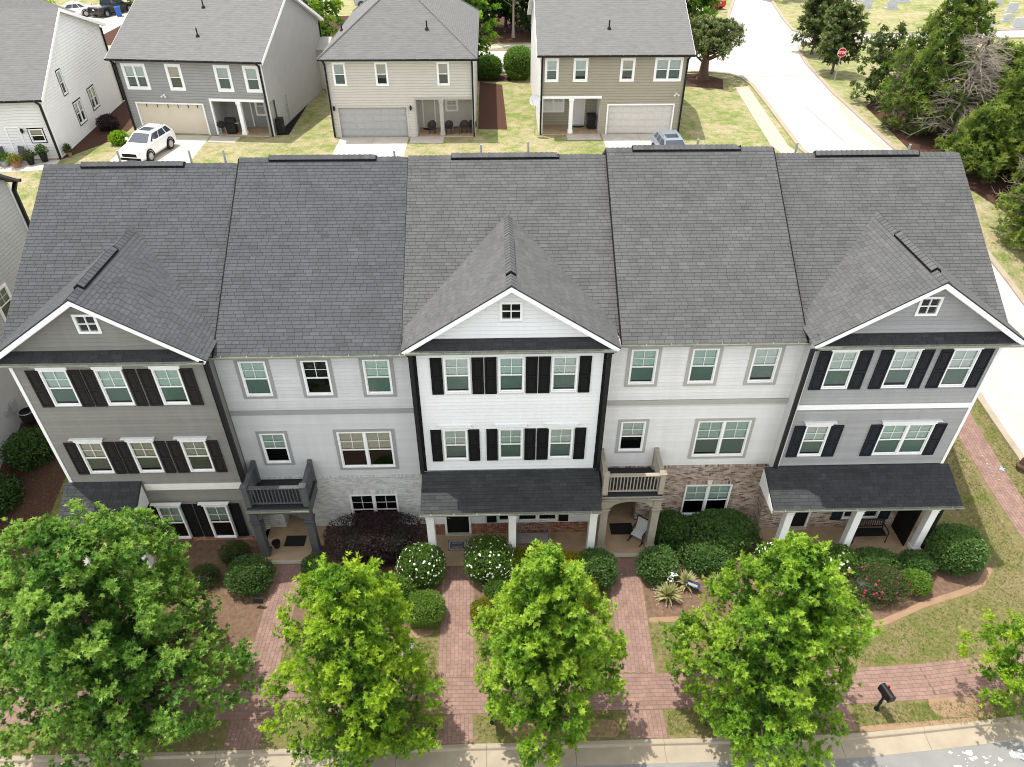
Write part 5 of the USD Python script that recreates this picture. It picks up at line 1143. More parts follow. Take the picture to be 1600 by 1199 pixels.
# ------------------------------------------------------------------ street things
def mailbox(loc, rot, label):
    T = thing('mailbox', label, 'mailbox', loc, rot)
    part(T, 'post', MB().lathe([(0, 0), (.09, 0), (.085, .10), (.045, .16), (.045, .42), (.062, .45), (.062, .50), (.045, .53), (.04, 1.02), (0, 1.02)], sides=12), 'black_metal', smooth=40)
    n = 14; pr = [(-.13, 0), (.13, 0)] + [(.13 * math.cos(t), .17 + .13 * math.sin(t)) for t in np.linspace(0, math.pi, n)]
    part(T, 'box', MB((np.array([0, 0, 1.0]), np.array([1., 0, 0]), np.array([0, -1., 0]))).prism_d(pr, -.26, .26), 'black_metal', smooth=30)
    part(T, 'front_lid', MB((np.array([0, 0, 1.0]), np.array([1., 0, 0]), np.array([0, -1., 0]))).prism_d([(x * 1.06, z * 1.03 - .004) for x, z in pr], .262, .29), 'black_metal')
    part(T, 'flag', MB().box(.132, .145, -.12, .10, 1.18, 1.22).box(.132, .145, .06, .14, 1.18, 1.31), 'red_paint')
    part(T, 'bracket', MB().tube([(0, -.0, .72), (0, -.16, .86), (0, -.24, .995)], .016, 6).tube([(0, 0, .72), (0, .16, .86), (0, .24, .995)], .016, 6), 'black_metal')
    for k in range(3): part(T, 'numeral', MB().box(.1305, .135, -.22 + k * .07, -.18 + k * .07, 1.08, 1.16), 'off_white_paint')
    return T
mailbox((-.84, -8.42, 0), 4, 'black mailbox beside the young tree in front of the white house')
mailbox((12.84, -8.30, 0), 14, 'black mailbox on the grass strip at lower right')
def lid(loc, rot, label):
    T = thing('meter_lid', label, 'meter lid', loc, rot); part(T, 'rim', MB().rbox(-.21, .21, -.30, .30, .0, .03, .008), 'grey_trim'); part(T, 'lid', MB().rbox(-.175, .175, -.265, .265, .02, .042, .006), 'grey_trim')
    part(T, 'reader_cap', MB().lathe([(.05, .042), (.05, .05), (0, .052)], (0, .1), 10), 'black_metal')
lid((3.42, -5.88, 0), 3, 'meter lid between the middle tree and the cream house walk'); lid((-4.05, -5.55, 0), -8, 'meter lid at the tree edge left of the white house walk')
SG = thing('stop_sign', 'red octagonal stop sign on a post before the magnolias', 'stop sign', (30.15, 45.4, 7.0))
oc = [(.40 * math.cos(math.pi / 8 + k * math.pi / 4), 2.45 + .40 * math.sin(math.pi / 8 + k * math.pi / 4)) for k in range(8)]; sf = frame(30.15, 45.33, 0, 7.0)
part(SG, 'border', MB(sf).prism_d(oc, 0, .012), 'white_paint'); part(SG, 'face', MB(sf).prism_d([(x * .93, 2.45 + (z - 2.45) * .93) for x, z in oc], .0125, .016), 'red_sign')
tx = meshkit.text_mesh('STOP', .21, .004, True); tb = tx.bounds; tv = tx.vertices - tb.mean(0)
part(SG, 'lettering', (lambda v: (sf[0] + v[:, :1] * sf[1] * .95 + np.c_[np.zeros(len(v)), -(.019 + v[:, 2]), v[:, 1] + 2.45], np.array(tx.faces), np.full(len(v), .5)))(tv), 'white_paint')
part(SG, 'post', MB().box(30.12, 30.18, 45.345, 45.40, 6.8, 9.9), 'galvanised')
LP = thing('lamp_post', 'black lamp post at the top of the side road', 'lamp post', (27.6, 77, 7)); part(LP, 'pole', MB().lathe([(.16, 7), (.16, 7.3), (.07, 7.5), (.05, 10.4), (.0, 10.4)], (27.6, 77), 10), 'black_metal'); part(LP, 'lantern', MB().lathe([(.05, 10.4), (.16, 10.5), (.22, 10.95), (.26, 10.98), (.05, 11.2), (0, 11.25)], (27.6, 77), 8), 'black_metal')
FP = thing('street_post_base', 'dark brown fluted post foot beside the right sidewalk', 'post', (24.42, 2.85, .84)); part(FP, 'base', MB().lathe([(0, .84), (.24, .84), (.24, .92), (.16, 1.0), (.14, 1.25), (.09, 1.4)], (24.42, 2.85), 14), 'rust_brown'); part(FP, 'pole', MB().lathe([(.075, 1.4), (.055, 4.4), (0, 4.4)], (24.42, 2.85), 12), 'rust_brown'); part(FP, 'cap', MB().lathe([(.06, 4.4), (.1, 4.45), (.04, 4.6), (0, 4.62)], (24.42, 2.85), 12), 'rust_brown')
bpm = MB(); r_ = np.random.default_rng(5)
def blot(mb, x, y, dz, R, r_, n=14, fx=1.):
    a = np.sort(r_.uniform(0, 6.283, n)); rr = R * r_.uniform(.35, 1.1, n); drape([(x + q * fx * math.cos(t), y + q * math.sin(t)) for q, t in zip(rr, a)], dz, mb)
blot(bpm, 23.55, 2.85, .021, .17, r_); 
for k in range(7): blot(bpm, 23.05 + .12 * r_.normal(), 3.6 - k * .22, .021, .05, r_, 8)
solo('utility_paint_mark', bpm, 'blue_paint', 'blue utility paint mark sprayed on the right brick sidewalk', 'paint mark', kind='stuff')
wm = MB()
for cx, cy, n, sp in ((15.5, -9.95, 26, .42), (17.3, -9.85, 18, .38), (18.2, -9.7, 10, .3), (15.2, -10.35, 7, .3), (16.6, -10.55, 10, .4), (17.4, -10.45, 5, .2), (12.55, -10.2, 2, .08)):
    for k in range(n):
        x, y = cx + r_.normal() * sp, cy + r_.normal() * sp * .3 - .1; R = abs(r_.normal()) * .06 + .012; a = np.sort(r_.uniform(0, 6.283, 9)); rr = R * r_.uniform(.4, 1.1, 9)
        p = np.array([(x + 1.5 * q * math.cos(t), y + q * math.sin(t)) for q, t in zip(rr, a)]); wm.raw(np.c_[p, np.full(9, -.1385 + .0012 * (k % 3) + .0006 * (k % 5))], np.array(_earcut(p)))
solo('paint_splatter', wm, 'white_splash', 'white paint splatter on the asphalt at lower right', 'paint splatter', kind='stuff')
lf_ = MB().raw([(14.0, -10.55, -.12), (14.22, -10.60, -.10), (14.24, -10.78, -.13), (14.10, -10.72, -.10)], [[0, 1, 2, 3]]); solo('fallen_leaf_litter', lf_, 'rust_brown', 'dry brown scrap lying on the asphalt at lower right', 'leaf')

def gravestone(x, y, w, h, rot, label, double=False):
    T = thing('gravestone', label, 'gravestone', (x, y, 7.0), rot, None)
    part(T, 'base', MB().rbox(-w / 2 - .15, w / 2 + .15, -.28, .28, -.05, .20, .02), 'gravestone')
    for c in ((-w / 4, w / 4) if double else (0,)):
        q = w / 2 if double else w; pr = [(c - q / 2, .2), (c + q / 2, .2), (c + q / 2, h)] + [(c + q / 2 * math.cos(t), h + .12 * math.sin(t)) for t in np.linspace(.3, math.pi - .3, 7)] + [(c - q / 2, h)]
        part(T, 'headstone', MB(frame(0, 0)).prism_d(pr, -.12, .12), 'gravestone')
GV = [(47.1, 78.5, 1.2, .95, 'leftmost gravestone of the nearer cemetery row'), (50.1, 78.1, 1.35, 1.0, 'gravestone just right of the leftmost one'), (53.7, 82.5, 1.4, .9, 'gravestone at the top edge above the big cypress'), (47.6, 83.0, 1.2, .8, 'gravestone at the top left edge of the cemetery'),
      (61.9, 80.4, 1.1, 1.1, 'gravestone right of the cypress top'), (64.8, 80.0, 1.0, 1.3, 'tall gravestone near the upper right corner'), (61.1, 76.6, 1.3, .75, 'low double gravestone in the right of the cemetery'), (64.2, 75.8, 1.2, 1.0, 'gravestone at the right end of the middle row'),
      (57.0, 70.8, 1.3, 1.15, 'nearest upright gravestone between the cypress tops'), (60.5, 70.5, 1.1, .7, 'low gravestone right of the nearest upright one'), (59.5, 66.4, 1.5, 1.1, 'broad gravestone before the right cypress'), (56.9, 68.0, .8, .7, 'small gravestone behind the cypress gap'), (60.0, 82.1, 1.1, .8, 'gravestone half hidden by the cypress top at the upper edge')]
for i, (x, y, w, h, l) in enumerate(GV): gravestone(x, y, w, h, rng.uniform(-8, 8), l, double=(i == 6))

# ------------------------------------------------------------------ porch things
def floor_mat(name, x0, x1, y0, y1, z, m, label, pattern=None):
    T = thing(name, label, 'doormat', ((x0 + x1) / 2, (y0 + y1) / 2, z)); part(T, 'mat', MB().rbox(x0, x1, y0, y1, z + .001, z + .016, .005), m)
    if pattern:
        p = MB(); r2 = random.Random(3)
        if pattern == 'border':
            for k in range(14): a = x0 + .05 + (x1 - x0 - .1) * k / 14; p.box(a, a + .04, y0 + .03, y0 + .09, z + .0165, z + .018); p.box(a, a + .04, y1 - .09, y1 - .03, z + .0165, z + .018)
            for k in range(7): a = y0 + .10 + (y1 - y0 - .2) * k / 7; p.box(x0 + .03, x0 + .09, a, a + .05, z + .0165, z + .018); p.box(x1 - .09, x1 - .03, a, a + .05, z + .0165, z + .018)
            p.box(x0 + .18, x1 - .18, y0 + .16, y0 + .19, z + .0165, z + .018); p.box(x0 + .18, x1 - .18, y1 - .19, y1 - .16, z + .0165, z + .018)
        else:
            for k in range(22): a, b = r2.uniform(x0 + .08, x1 - .15), r2.uniform(y0 + .08, y1 - .15); p.box(a, a + r2.uniform(.02, .10), b, b + r2.uniform(.02, .06), z + .0165, z + .018)
        part(T, 'pattern', p, 'gravestone')
floor_mat('doormat', -9.84, -8.96, -.55, .05, .15, 'mat_black', 'plain dark green doormat under the charcoal balcony')
floor_mat('doormat', -2.72, -1.92, -.95, -.38, .15, 'mat_grey', 'grey bordered doormat before the white house door', 'border')
floor_mat('doormat', 4.45, 5.45, -.25, .40, .15, 'mat_black', 'plain black doormat under the tan balcony')
floor_mat('doormat', 11.95, 12.85, -1.15, -.35, .15, 'mat_black', 'black doormat with white letters on the right porch', 'words')
def slat_bench(name, label, loc, rot, W, m, slats=9, backs=15, cat='bench'):
    T = thing(name, label, cat, loc, rot)
    for k in range(slats): part(T, 'seat_slat', MB().box(-W / 2 + .04, W / 2 - .04, -.22 + k * .052, -.22 + k * .052 + .036, .42, .44), m)
    for s in (-1, 1):
        X = s * (W / 2 - .02)
        part(T, 'leg', MB().tube([(X, -.26, .0), (X, -.24, .42), (X, -.24, .62)], .022, 6), m); part(T, 'leg', MB().tube([(X, .30, 0), (X, .24, .44), (X, .34, .92)], .022, 6), m)
        part(T, 'arm_rest', MB().tube([(X, -.27, .60), (X, -.24, .64), (X, .0, .66), (X, .28, .64)], .024, 6), m)
    part(T, 'back_rail', MB().box(-W / 2, W / 2, .31, .345, .86, .93).box(-W / 2, W / 2, .245, .275, .50, .55), m)
    for k in range(backs):
        X = -W / 2 + .08 + k * (W - .16) / (backs - 1); part(T, 'back_slat', MB().hexa([(X - .014, .25, .55), (X + .014, .25, .55), (X + .014, .27, .55), (X - .014, .27, .55), (X - .014, .315, .86), (X + .014, .315, .86), (X + .014, .335, .86), (X - .014, .335, .86)]), m)
    return T
slat_bench('black_bench', 'black metal slat bench on the right end porch', (15.6, -.75, .15), .6, 1.5, 'black_metal')
GB = thing('scroll_bench', 'weathered bench with scrolled iron back on the white house porch', 'bench', (.95, -.72, .15))
part(GB, 'seat', MB().rbox(.22, 1.68, -.98, -.46, .55, .63, .02), 'weathered_wood'); part(GB, 'seat_cushion', MB().rbox(.26, 1.64, -.96, -.50, .631, .70, .03), 'weathered_wood')
for X in (.24, 1.66):
    for Y in (-.96, -.48): part(GB, 'leg', MB().tube([(X, Y, .15), (X, Y, .56)], .022, 6), 'wrought_iron')
    part(GB, 'arm_rest', MB().tube([(X, -.97, .56), (X, -.98, .78), (X, -.90, .84), (X, -.5, .84)], .02, 6), 'wrought_iron')
part(GB, 'back_rail', MB().tube([(.24, -.47, .56), (.24, -.42, 1.12), (.6, -.42, 1.20), (.95, -.42, 1.27), (1.3, -.42, 1.20), (1.66, -.42, 1.12), (1.66, -.47, .56)], .02, 6), 'wrought_iron')
for k in range(5):
    cx = .42 + k * .265
    part(GB, 'scroll', MB().tube([(cx + .10 * math.cos(t), -.44, .93 + .12 * math.sin(t)) for t in np.linspace(0, 6.283, 14)], .013, 5, caps=False).tube([(cx, -.445, .63), (cx, -.44, .81)], .012, 5), 'wrought_iron')
RC = thing('rocking_chair', 'black rocking chair with white cushions under the tan balcony', 'chair', (5.62, -.48, .15), 0)
def lc(p): t = math.radians(-38); return (p[0] * math.cos(t) - p[1] * math.sin(t) + 5.62, p[0] * math.sin(t) + p[1] * math.cos(t) - .48, p[2] + .15)
for s in (-1, 1):
    X = s * .29
    part(RC, 'rocker', MB().tube([lc((X, y, .05 + .16 * (y / .5) ** 2 * .6)) for y in np.linspace(-.5, .55, 9)], .022, 6), 'black_metal')
    for Y in (-.28, .26): part(RC, 'leg', MB().tube([lc((X, Y, .06)), lc((X, Y, .60 if Y < 0 else 1.05))], .02, 6), 'black_metal')
    part(RC, 'arm_rest', MB().tube([lc((X, -.34, .62)), lc((X, .28, .62))], .026, 6), 'black_metal')
part(RC, 'top_rail', MB().tube([lc((-.29, .30, 1.05)), lc((.29, .30, 1.05))], .03, 6), 'black_metal')
def lhex(z): return [lc(p) for p in z]
part(RC, 'seat_cushion', MB().hexa(lhex([(-.26, -.30, .38), (.26, -.30, .38), (.26, .24, .38), (-.26, .24, .38), (-.24, -.28, .47), (.24, -.28, .47), (.24, .22, .47), (-.24, .22, .47)])), 'cushion_white')
part(RC, 'back_cushion', MB().hexa(lhex([(-.26, .14, .47), (.26, .14, .47), (.26, .24, .47), (-.26, .24, .47), (-.24, .22, 1.02), (.24, .22, 1.02), (.24, .30, 1.02), (-.24, .30, 1.02)])), 'cushion_white')
PL = thing('black_planter', 'small black planter behind the left charcoal column', 'planter', (-10.12, -.55, .15)); part(PL, 'pot', MB().lathe([(0, .15), (.12, .15), (.17, .42), (.185, .43), (.185, .46), (.15, .46), (.14, .40), (0, .40)], (-10.12, -.55), 14), 'black_metal'); part(PL, 'soil', MB().lathe([(0, .42), (.145, .415)], (-10.12, -.55), 12), 'dark_mulch')
GS = thing('garden_sign', 'navy garden sign leaning beside the variegated yuccas', 'sign', (7.34, -3.2, 0)); gf = (np.array([7.34, -3.2, .0]), np.array([.86, -.5, 0]), np.array([-.43, -.74, .0]))
part(GS, 'board', MB(gf).hexa([(-.3, 0, .30), (.3, 0, .30), (.3, .03, .30), (-.3, .03, .30), (-.3, -.26, .42), (.3, -.26, .42), (.3, -.23, .45), (-.3, -.23, .45)]), 'navy_plastic')
part(GS, 'pale_stripe', MB(gf).hexa([(-.2, -.08, .346), (.2, -.08, .346), (.2, -.05, .352), (-.2, -.05, .352), (-.2, -.16, .395), (.2, -.16, .395), (.2, -.13, .405), (-.2, -.13, .405)]), 'galvanised')
part(GS, 'rim', MB(gf).hexa([(-.3, .031, .30), (.3, .031, .30), (.3, .045, .30), (-.3, .045, .30), (-.3, .0, .335), (.3, .0, .335), (.3, .015, .34), (-.3, .015, .34)]), 'black_metal')
for s in (-.25, .25): part(GS, 'stake', MB(gf).tube([(s, -.1, 0), (s, -.1, .36)], .012, 6), 'black_metal')
g2 = thing('black_garden_sign', 'small black sign on a stake left of the left walk', 'sign', (-10.16, -3.37, 0)); part(g2, 'board', MB().hexa([(-10.36, -3.5, .3), (-9.96, -3.55, .3), (-9.95, -3.52, .3), (-10.35, -3.47, .3), (-10.36, -3.38, .45), (-9.96, -3.43, .45), (-9.95, -3.40, .45), (-10.35, -3.35, .45)]), 'black_metal'); part(g2, 'stake', MB().tube([(-10.16, -3.42, 0), (-10.16, -3.42, .36)], .012, 6), 'black_metal')
sb_ = thing('splash_block', 'green plastic splash block beside the tan column', 'splash block', (6.75, -1.35, 0)); part(sb_, 'tray', MB().hexa([(6.45, -1.55, .0), (7.05, -1.68, .0), (7.12, -1.40, .0), (6.50, -1.25, .0), (6.45, -1.55, .06), (7.05, -1.68, .04), (7.12, -1.40, .04), (6.50, -1.25, .06)]), 'green_plastic'); part(sb_, 'lip', MB().tube([(6.48, -1.54, .07), (7.05, -1.67, .055)], .018, 6).tube([(6.52, -1.26, .07), (7.1, -1.41, .055)], .018, 6), 'green_plastic')
wc = thing('green_watering_can', 'green rounded can standing at the foot of the tan column', 'watering can', (6.30, -1.32, 0)); part(wc, 'can', MB().lathe([(0, 0), (.15, 0), (.17, .06), (.17, .24), (.12, .34), (.05, .36), (0, .36)], (6.34, -1.38), 14), 'green_plastic', smooth=50); part(wc, 'handle', MB().tube([(6.34 + .16 * math.cos(t), -1.38, .33 + .14 * math.sin(t)) for t in np.linspace(0, math.pi, 8)], .015, 6), 'green_plastic'); part(wc, 'spout', MB().tube([(6.34, -1.52, .10), (6.34, -1.72, .32)], [.03, .02], 8), 'green_plastic')

# things on the rear porches and drives
def tub_chair(loc, rot, label):
    T = thing('wicker_chair', label, 'chair', loc, rot, None); R, n = .31, 12
    part(T, 'seat', MB().lathe([(0, .40), (.27, .40), (.29, .44), (.0, .46)], sides=14), 'wicker')
    bk = MB(); A = np.linspace(-.4, math.pi + .4, n)
    for a, b in zip(A[:-1], A[1:]):
        za, zb_ = .62 + .26 * max(0, math.sin(a)), .62 + .26 * max(0, math.sin(b)); P = lambda t, r, z: (r * math.cos(t), r * math.sin(t), z)
        bk.hexa([P(a, .27, .44), P(b, .27, .44), P(b, .30, .44), P(a, .30, .44), P(a, .30, za), P(b, .30, zb_), P(b, .34, zb_), P(a, .34, za)])
    part(T, 'backrest', bk, 'wicker')
    for a in (.6, 2.5, 3.8, 5.6): part(T, 'leg', MB().tube([(.24 * math.cos(a), .24 * math.sin(a), 0), (.22 * math.cos(a), .22 * math.sin(a), .42)], .018, 6), 'black_metal')
for x, l in ((-4.95, 'wicker chair left of the grey porch post on the cream house'), (-3.72, 'wicker chair just right of the grey porch post'), (-2.6, 'wicker chair right of the small table on the cream porch'), (-1.98, 'wicker chair at the far right of the cream house porch')): tub_chair((x, 30.85 + rng.uniform(-.1, .1) + 1.2, 7.06), rng.uniform(-15, 15), l)
tb_ = thing('side_table', 'low dark side table between the wicker chairs', 'table', (-3.15, 32.1, 7.06)); part(tb_, 'tabletop', MB().rbox(-3.38, -2.92, 31.88, 32.32, 7.46, 7.50, .01), 'wicker')
for X in (-3.34, -2.96):
    for Y in (31.92, 32.28): part(tb_, 'leg', MB().box(X - .02, X + .02, Y - .02, Y + .02, 7.06, 7.46), 'wicker')
def half_mat(x, y, label):
    T = thing('half_round_mat', label, 'doormat', (x, y, 7.06)); p = [(x + .5 * math.cos(t), y - .42 * math.sin(t)) for t in np.linspace(0, math.pi, 14)]; part(T, 'mat', MB().prism(p, 7.061, 7.078), 'mat_black'); part(T, 'edge', MB().tube([(q[0] * 1.0, q[1], 7.078) for q in p], .012, 5), 'mat_black')
half_mat(-5.2, 33.3, 'half round black mat at the cream house door'); half_mat(5.95, 33.6, 'half round black mat at the tan house door')
def wheeled_bin(loc, rot, label, m='black_metal', name='wheeled_bin'):
    T = thing(name, label, 'bin', loc, rot); part(T, 'body', MB().hexa([(-.24, -.28, .06), (.24, -.28, .06), (.24, .26, .06), (-.24, .26, .06), (-.31, -.36, .98), (.31, -.36, .98), (.31, .36, .98), (-.31, .36, .98)]), m); part(T, 'lid', MB().rbox(-.33, .33, -.40, .38, .985, 1.06, .02), m)
    for s in (-1, 1): part(T, 'wheel', MB().tube([(s * .20, .30, .12), (s * .27, .30, .12)], .12, 12), 'tyre')
    part(T, 'handle', MB().tube([(-.22, .44, 1.0), (.22, .44, 1.0)], .02, 6), m)
    return T
wheeled_bin((6.85, 33.0, 7.06), 2, 'black wheeled bin on the tan house porch'); wheeled_bin((-45.2, 75.3, 7.0), 20, 'blue wheeled bin beside the black pickup', 'blue_plastic')
GR = thing('grill', 'black kettle grill on a stand inside the slate house porch', 'grill', (-20.1, 32.2, 7.06)); part(GR, 'bowl', MB().lathe([(0, 7.70), (.2, 7.74), (.30, 7.88), (.31, 7.95), (.24, 8.10), (.08, 8.17), (0, 8.17)], (-20.1, 31.75), 14), 'black_metal', smooth=50)
for a in (.5, 2.6, 4.7): part(GR, 'leg', MB().tube([(-20.1 + .18 * math.cos(a), 31.75 + .18 * math.sin(a), 7.75), (-20.1 + .30 * math.cos(a), 31.75 + .30 * math.sin(a), 7.06)], .015, 6), 'galvanised')
part(GR, 'handle', MB().tube([(-20.18, 31.5, 8.1), (-20.02, 31.5, 8.1)], .015, 6), 'black_metal')
G2 = thing('gas_grill', 'boxy black barbecue behind the kettle grill', 'grill', (-19.7, 32.6, 7.06)); part(G2, 'cabinet', MB().rbox(-20.0, -19.3, 32.25, 32.75, 7.1, 7.85, .02), 'black_metal'); part(G2, 'hood', MB((np.array([-19.65, 32.5, 7.0]), np.array([0, 1., 0]), np.array([1., 0, 0]))).prism_d([(-.25, .86), (.25, .86), (.22, 1.12), (.05, 1.2), (-.15, 1.16), (-.25, 1.0)], -.35, .35), 'black_metal'); part(G2, 'side_shelf', MB().box(-19.29, -19.0, 32.3, 32.7, 7.82, 7.85), 'galvanised')
SD = thing('satellite_dish', 'grey satellite dish on a pole at the tan house corner', 'satellite dish', (2.6, 31.8, 7)); dm = MB(); 
for i in range(5):
    pass
N_ = np.array([-.35, -.75, .55]); N_ /= np.linalg.norm(N_); A_ = np.cross(N_, [0, 0, 1.]); A_ /= np.linalg.norm(A_); B_ = np.cross(A_, N_); c_ = np.array([2.55, 31.6, 9.55]); rings = [(r, .25 * r * r) for r in (.0, .15, .3, .42)]; vv, ff = [], []
for r, h in rings: vv += [c_ + N_ * h + (A_ * math.cos(t) + B_ * math.sin(t)) * r for t in np.linspace(0, 6.283, 16, endpoint=False)]
for i in range(3): ff += [[i * 16 + k, i * 16 + (k + 1) % 16, (i + 1) * 16 + (k + 1) % 16, (i + 1) * 16 + k] for k in range(16)]
part(SD, 'dish', MB().raw(vv, ff), 'gravestone'); part(SD, 'pole', MB().tube([(2.6, 31.85, 7.0), (2.6, 31.85, 9.4), (2.56, 31.7, 9.55)], .03, 8), 'galvanised'); part(SD, 'feed_arm', MB().tube([c_ - B_ * .42, c_ + N_ * .5 - B_ * .15], .015, 6), 'galvanised')
BC = thing('drum', 'dark round drum under the neighbour meter', 'drum', (-23.55, 6.3, 1.8)); part(BC, 'drum', MB().lathe([(0, 1.75), (.34, 1.75), (.36, 1.85), (.36, 2.25), (.33, 2.32), (.29, 2.32), (.29, 2.22), (0, 2.2)], (-23.45, 6.35), 18), 'black_metal'); part(BC, 'rim', MB().tube([(-23.45 + .345 * math.cos(t), 6.35 + .345 * math.sin(t), 2.33) for t in np.linspace(0, 6.283, 20)], .025, 6), 'galvanised')
# ------------------------------------------------------------------ plants
def unit(v): return v / (np.linalg.norm(v, axis=-1, keepdims=True) + 1e-12)
def leaves(p, d, L, wd, tone, r, lobed=False, up=None, curl=.18):
    """p base points, d unit directions, L lengths: flat leaf blades, each facing roughly away from the twig"""
    n = len(p); ref = unit(r.normal(size=(n, 3)) * .7 + (np.array([0, 0, 1.]) if up is None else up)); s = unit(np.cross(d, ref)); nn = np.cross(s, d)
    L = np.broadcast_to(L, (n,))[:, None]; w = L * wd
    if lobed:
        prof = [(0, 0), (.48, .85), (.52, .24), (1.0, 0), (.52, -.24), (.48, -.85)]
        F = [[0, 1, 2], [0, 2, 4], [2, 3, 4], [0, 4, 5]]
    else:
        prof = [(0, 0), (.45, .5), (1.0, 0), (.45, -.5)]; F = [[0, 1, 2], [0, 2, 3]]
    V = np.stack([p + d * L * a + s * w * b - nn * L * (curl * a * a) + nn * w * abs(b) * .25 for a, b in prof], 1)
    k = len(prof); f = (np.arange(n)[:, None, None] * k + np.array(F)[None]).reshape(-1, 3)
    return V.reshape(-1, 3), f, np.repeat(np.clip(tone, 0, 1), k)
def ell(n, r):
    return unit(r.normal(size=(n, 3)))
def tree(name, label, x, y, z0, h, prof, leafm, barkm='bark', nb=220, nros=14, nl=8, L=.17, wd=.5, trunk=.11, crown0=.12, rb=(.42, .72), seed=1, group=None, lobed=True, lean=(0, 0), gap=0., tone0=.5, squash=.75, sep=1.0, cat='tree', flowers=0, multi=1, inner=True):
    """trunk, limbs, and a crown of boughs; prof(t) = crown radius at height fraction t of the crown"""
    r = np.random.default_rng(seed); T = thing(name, label, cat, (x, y, z0), 0, group)
    zc0, zc1 = z0 + h * crown0, z0 + h
    B = []; tries = 0; ph = r.uniform(0, 6.28, 6); Rm = max(prof(q) for q in (.1, .2, .3, .4, .5)); pts = np.zeros((0, 3)); n_in = int(nb * .46)
    dmin = sep * (rb[0] + rb[1]) / 2
    while len(B) < nb and tries < nb * 40:
        tries += 1; t = r.random() ** .85; R = prof(t); inner_b = len(B) < n_in
        if r.random() > (R / Rm) ** 1.1 * .95 + .08: continue
        a = r.uniform(0, 6.283); lump = 1 + .20 * math.sin(3 * a + ph[0] + 5 * t) + .12 * math.sin(5 * a + ph[1] - 9 * t)
        if gap and math.sin(4 * a + ph[2] + 7 * t) * math.sin(11 * t + ph[3]) > 1 - gap: continue
        q = R * lump * (r.uniform(.12, .66) if inner_b else 1 - .22 * r.random() ** 1.6)
        c = np.array([x + lean[0] * t + q * math.cos(a), y + lean[1] * t + q * math.sin(a), zc0 + t * (zc1 - zc0)])
        if not inner_b:
            if len(pts) and ((pts - c) ** 2).sum(1).min() < (dmin * (1 - .35 * t)) ** 2: continue
            pts = np.vstack([pts, c])
        B.append((*c, a, t, q / max(R, .1), -.36 if inner_b else 0.))  # inner boughs toned darker, crown shade put into the leaf colour
    B = np.array(B); C = B[:, :3]
    # wood
    tr = MB()
    for m_ in range(multi):
        o = np.array([0, 0]) if multi == 1 else .16 * np.array([math.cos(m_ * 2.1), math.sin(m_ * 2.1)])
        ts = np.linspace(0, 1, 8); wob = r.normal(0, .03, (8, 2)) * h * .12; wob[0] = 0
        sp = o * (1 if multi == 1 else 1); P = np.array([(x + sp[0] * (1 + t * 4 * (multi > 1)) + lean[0] * t + wob[i, 0] * t, y + sp[1] * (1 + t * 4 * (multi > 1)) + lean[1] * t + wob[i, 1] * t, z0 - .05 + t * h * .86) for i, t in enumerate(ts)])
        rad = trunk * (1 - .88 * ts) * (1 if multi == 1 else .7); rad[0] *= 1.35; tr.tube(P, rad, 9)
    part(T, 'trunk', tr, barkm)
    lm = MB()
    for i in r.choice(len(B), min(len(B), 46), replace=False):
        b = C[i]; t = max(.12, (b[2] - z0) / h - .16); s = np.array([np.interp(t, ts, P[:, 0] * 1), np.interp(t, ts, P[:, 1]), z0 + t * h * .86]); mid = s * .45 + b * .55 + np.array([0, 0, -.12])
        lm.tube([s, mid, b], [trunk * .32 * (1.1 - t), trunk * .2 * (1.1 - t), .012], 5, caps=False)
    part(T, 'limbs', lm, barkm)
    # leaves: rosettes on the upper and outer side of each bough
    V, F, TN, n0 = [], [], [], 0
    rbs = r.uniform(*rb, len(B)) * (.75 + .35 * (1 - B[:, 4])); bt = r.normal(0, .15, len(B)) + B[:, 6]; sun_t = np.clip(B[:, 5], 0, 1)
    out = unit(np.c_[np.cos(B[:, 3]), np.sin(B[:, 3]), .35 + 1.1 * B[:, 4]])
    cen = np.repeat(C, nros, 0); n = len(cen); rbr = np.repeat(rbs, nros)[:, None]; o = np.repeat(out, nros, 0)
    q = unit(r.normal(size=(n, 3)) + o * .55 + np.array([0, 0, .25])); reach = r.uniform(-.35, .75, (n, 1)) * (1 - .5 * np.abs(q[:, 2:])); tip = cen + q * rbr * np.array([1, 1, squash]) * (r.random((n, 1)) ** .45) * .82 + o * rbr * reach
    td = unit(q * .8 + o * .5 + np.array([0, 0, .45]) + r.normal(size=(n, 3)) * .25)
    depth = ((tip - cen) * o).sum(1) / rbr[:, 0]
    tt = tone0 + np.repeat(bt, nros) + .25 * depth + .10 * (np.repeat(B[:, 4], nros) - .5) + r.normal(0, .08, n)  # tone rises to the tips: new growth, with sunlit highlights painted in
    tipl, tdl, tl = np.repeat(tip, nl, 0), np.repeat(td, nl, 0), np.repeat(tt, nl) + r.normal(0, .09, n * nl); m = n * nl
    a = np.tile(np.arange(nl) * 2.4, n) + r.uniform(0, 6.28, m); e1 = unit(np.cross(tdl, [.13, .31, .94])); e2 = np.cross(tdl, e1); spread = r.uniform(.55, 1.25, m)[:, None]
    ld = unit(tdl * np.cos(spread) + (e1 * np.cos(a)[:, None] + e2 * np.sin(a)[:, None]) * np.sin(spread))
    pb = tipl + tdl * r.uniform(-.10, .04, (m, 1))
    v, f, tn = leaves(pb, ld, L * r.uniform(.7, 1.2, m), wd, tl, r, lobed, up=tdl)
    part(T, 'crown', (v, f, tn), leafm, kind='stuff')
    if flowers:
        i = r.choice(n, flowers, replace=False); fm = MB()
        for p in tip[i]: fm.lathe([(.0, p[2] - .05), (.09, p[2] + .02), (.05, p[2] + .05), (0, p[2] + .04)], (p[0], p[1]), 6)
        part(T, 'blossoms', fm, 'blossom_white', kind='stuff')
    return T
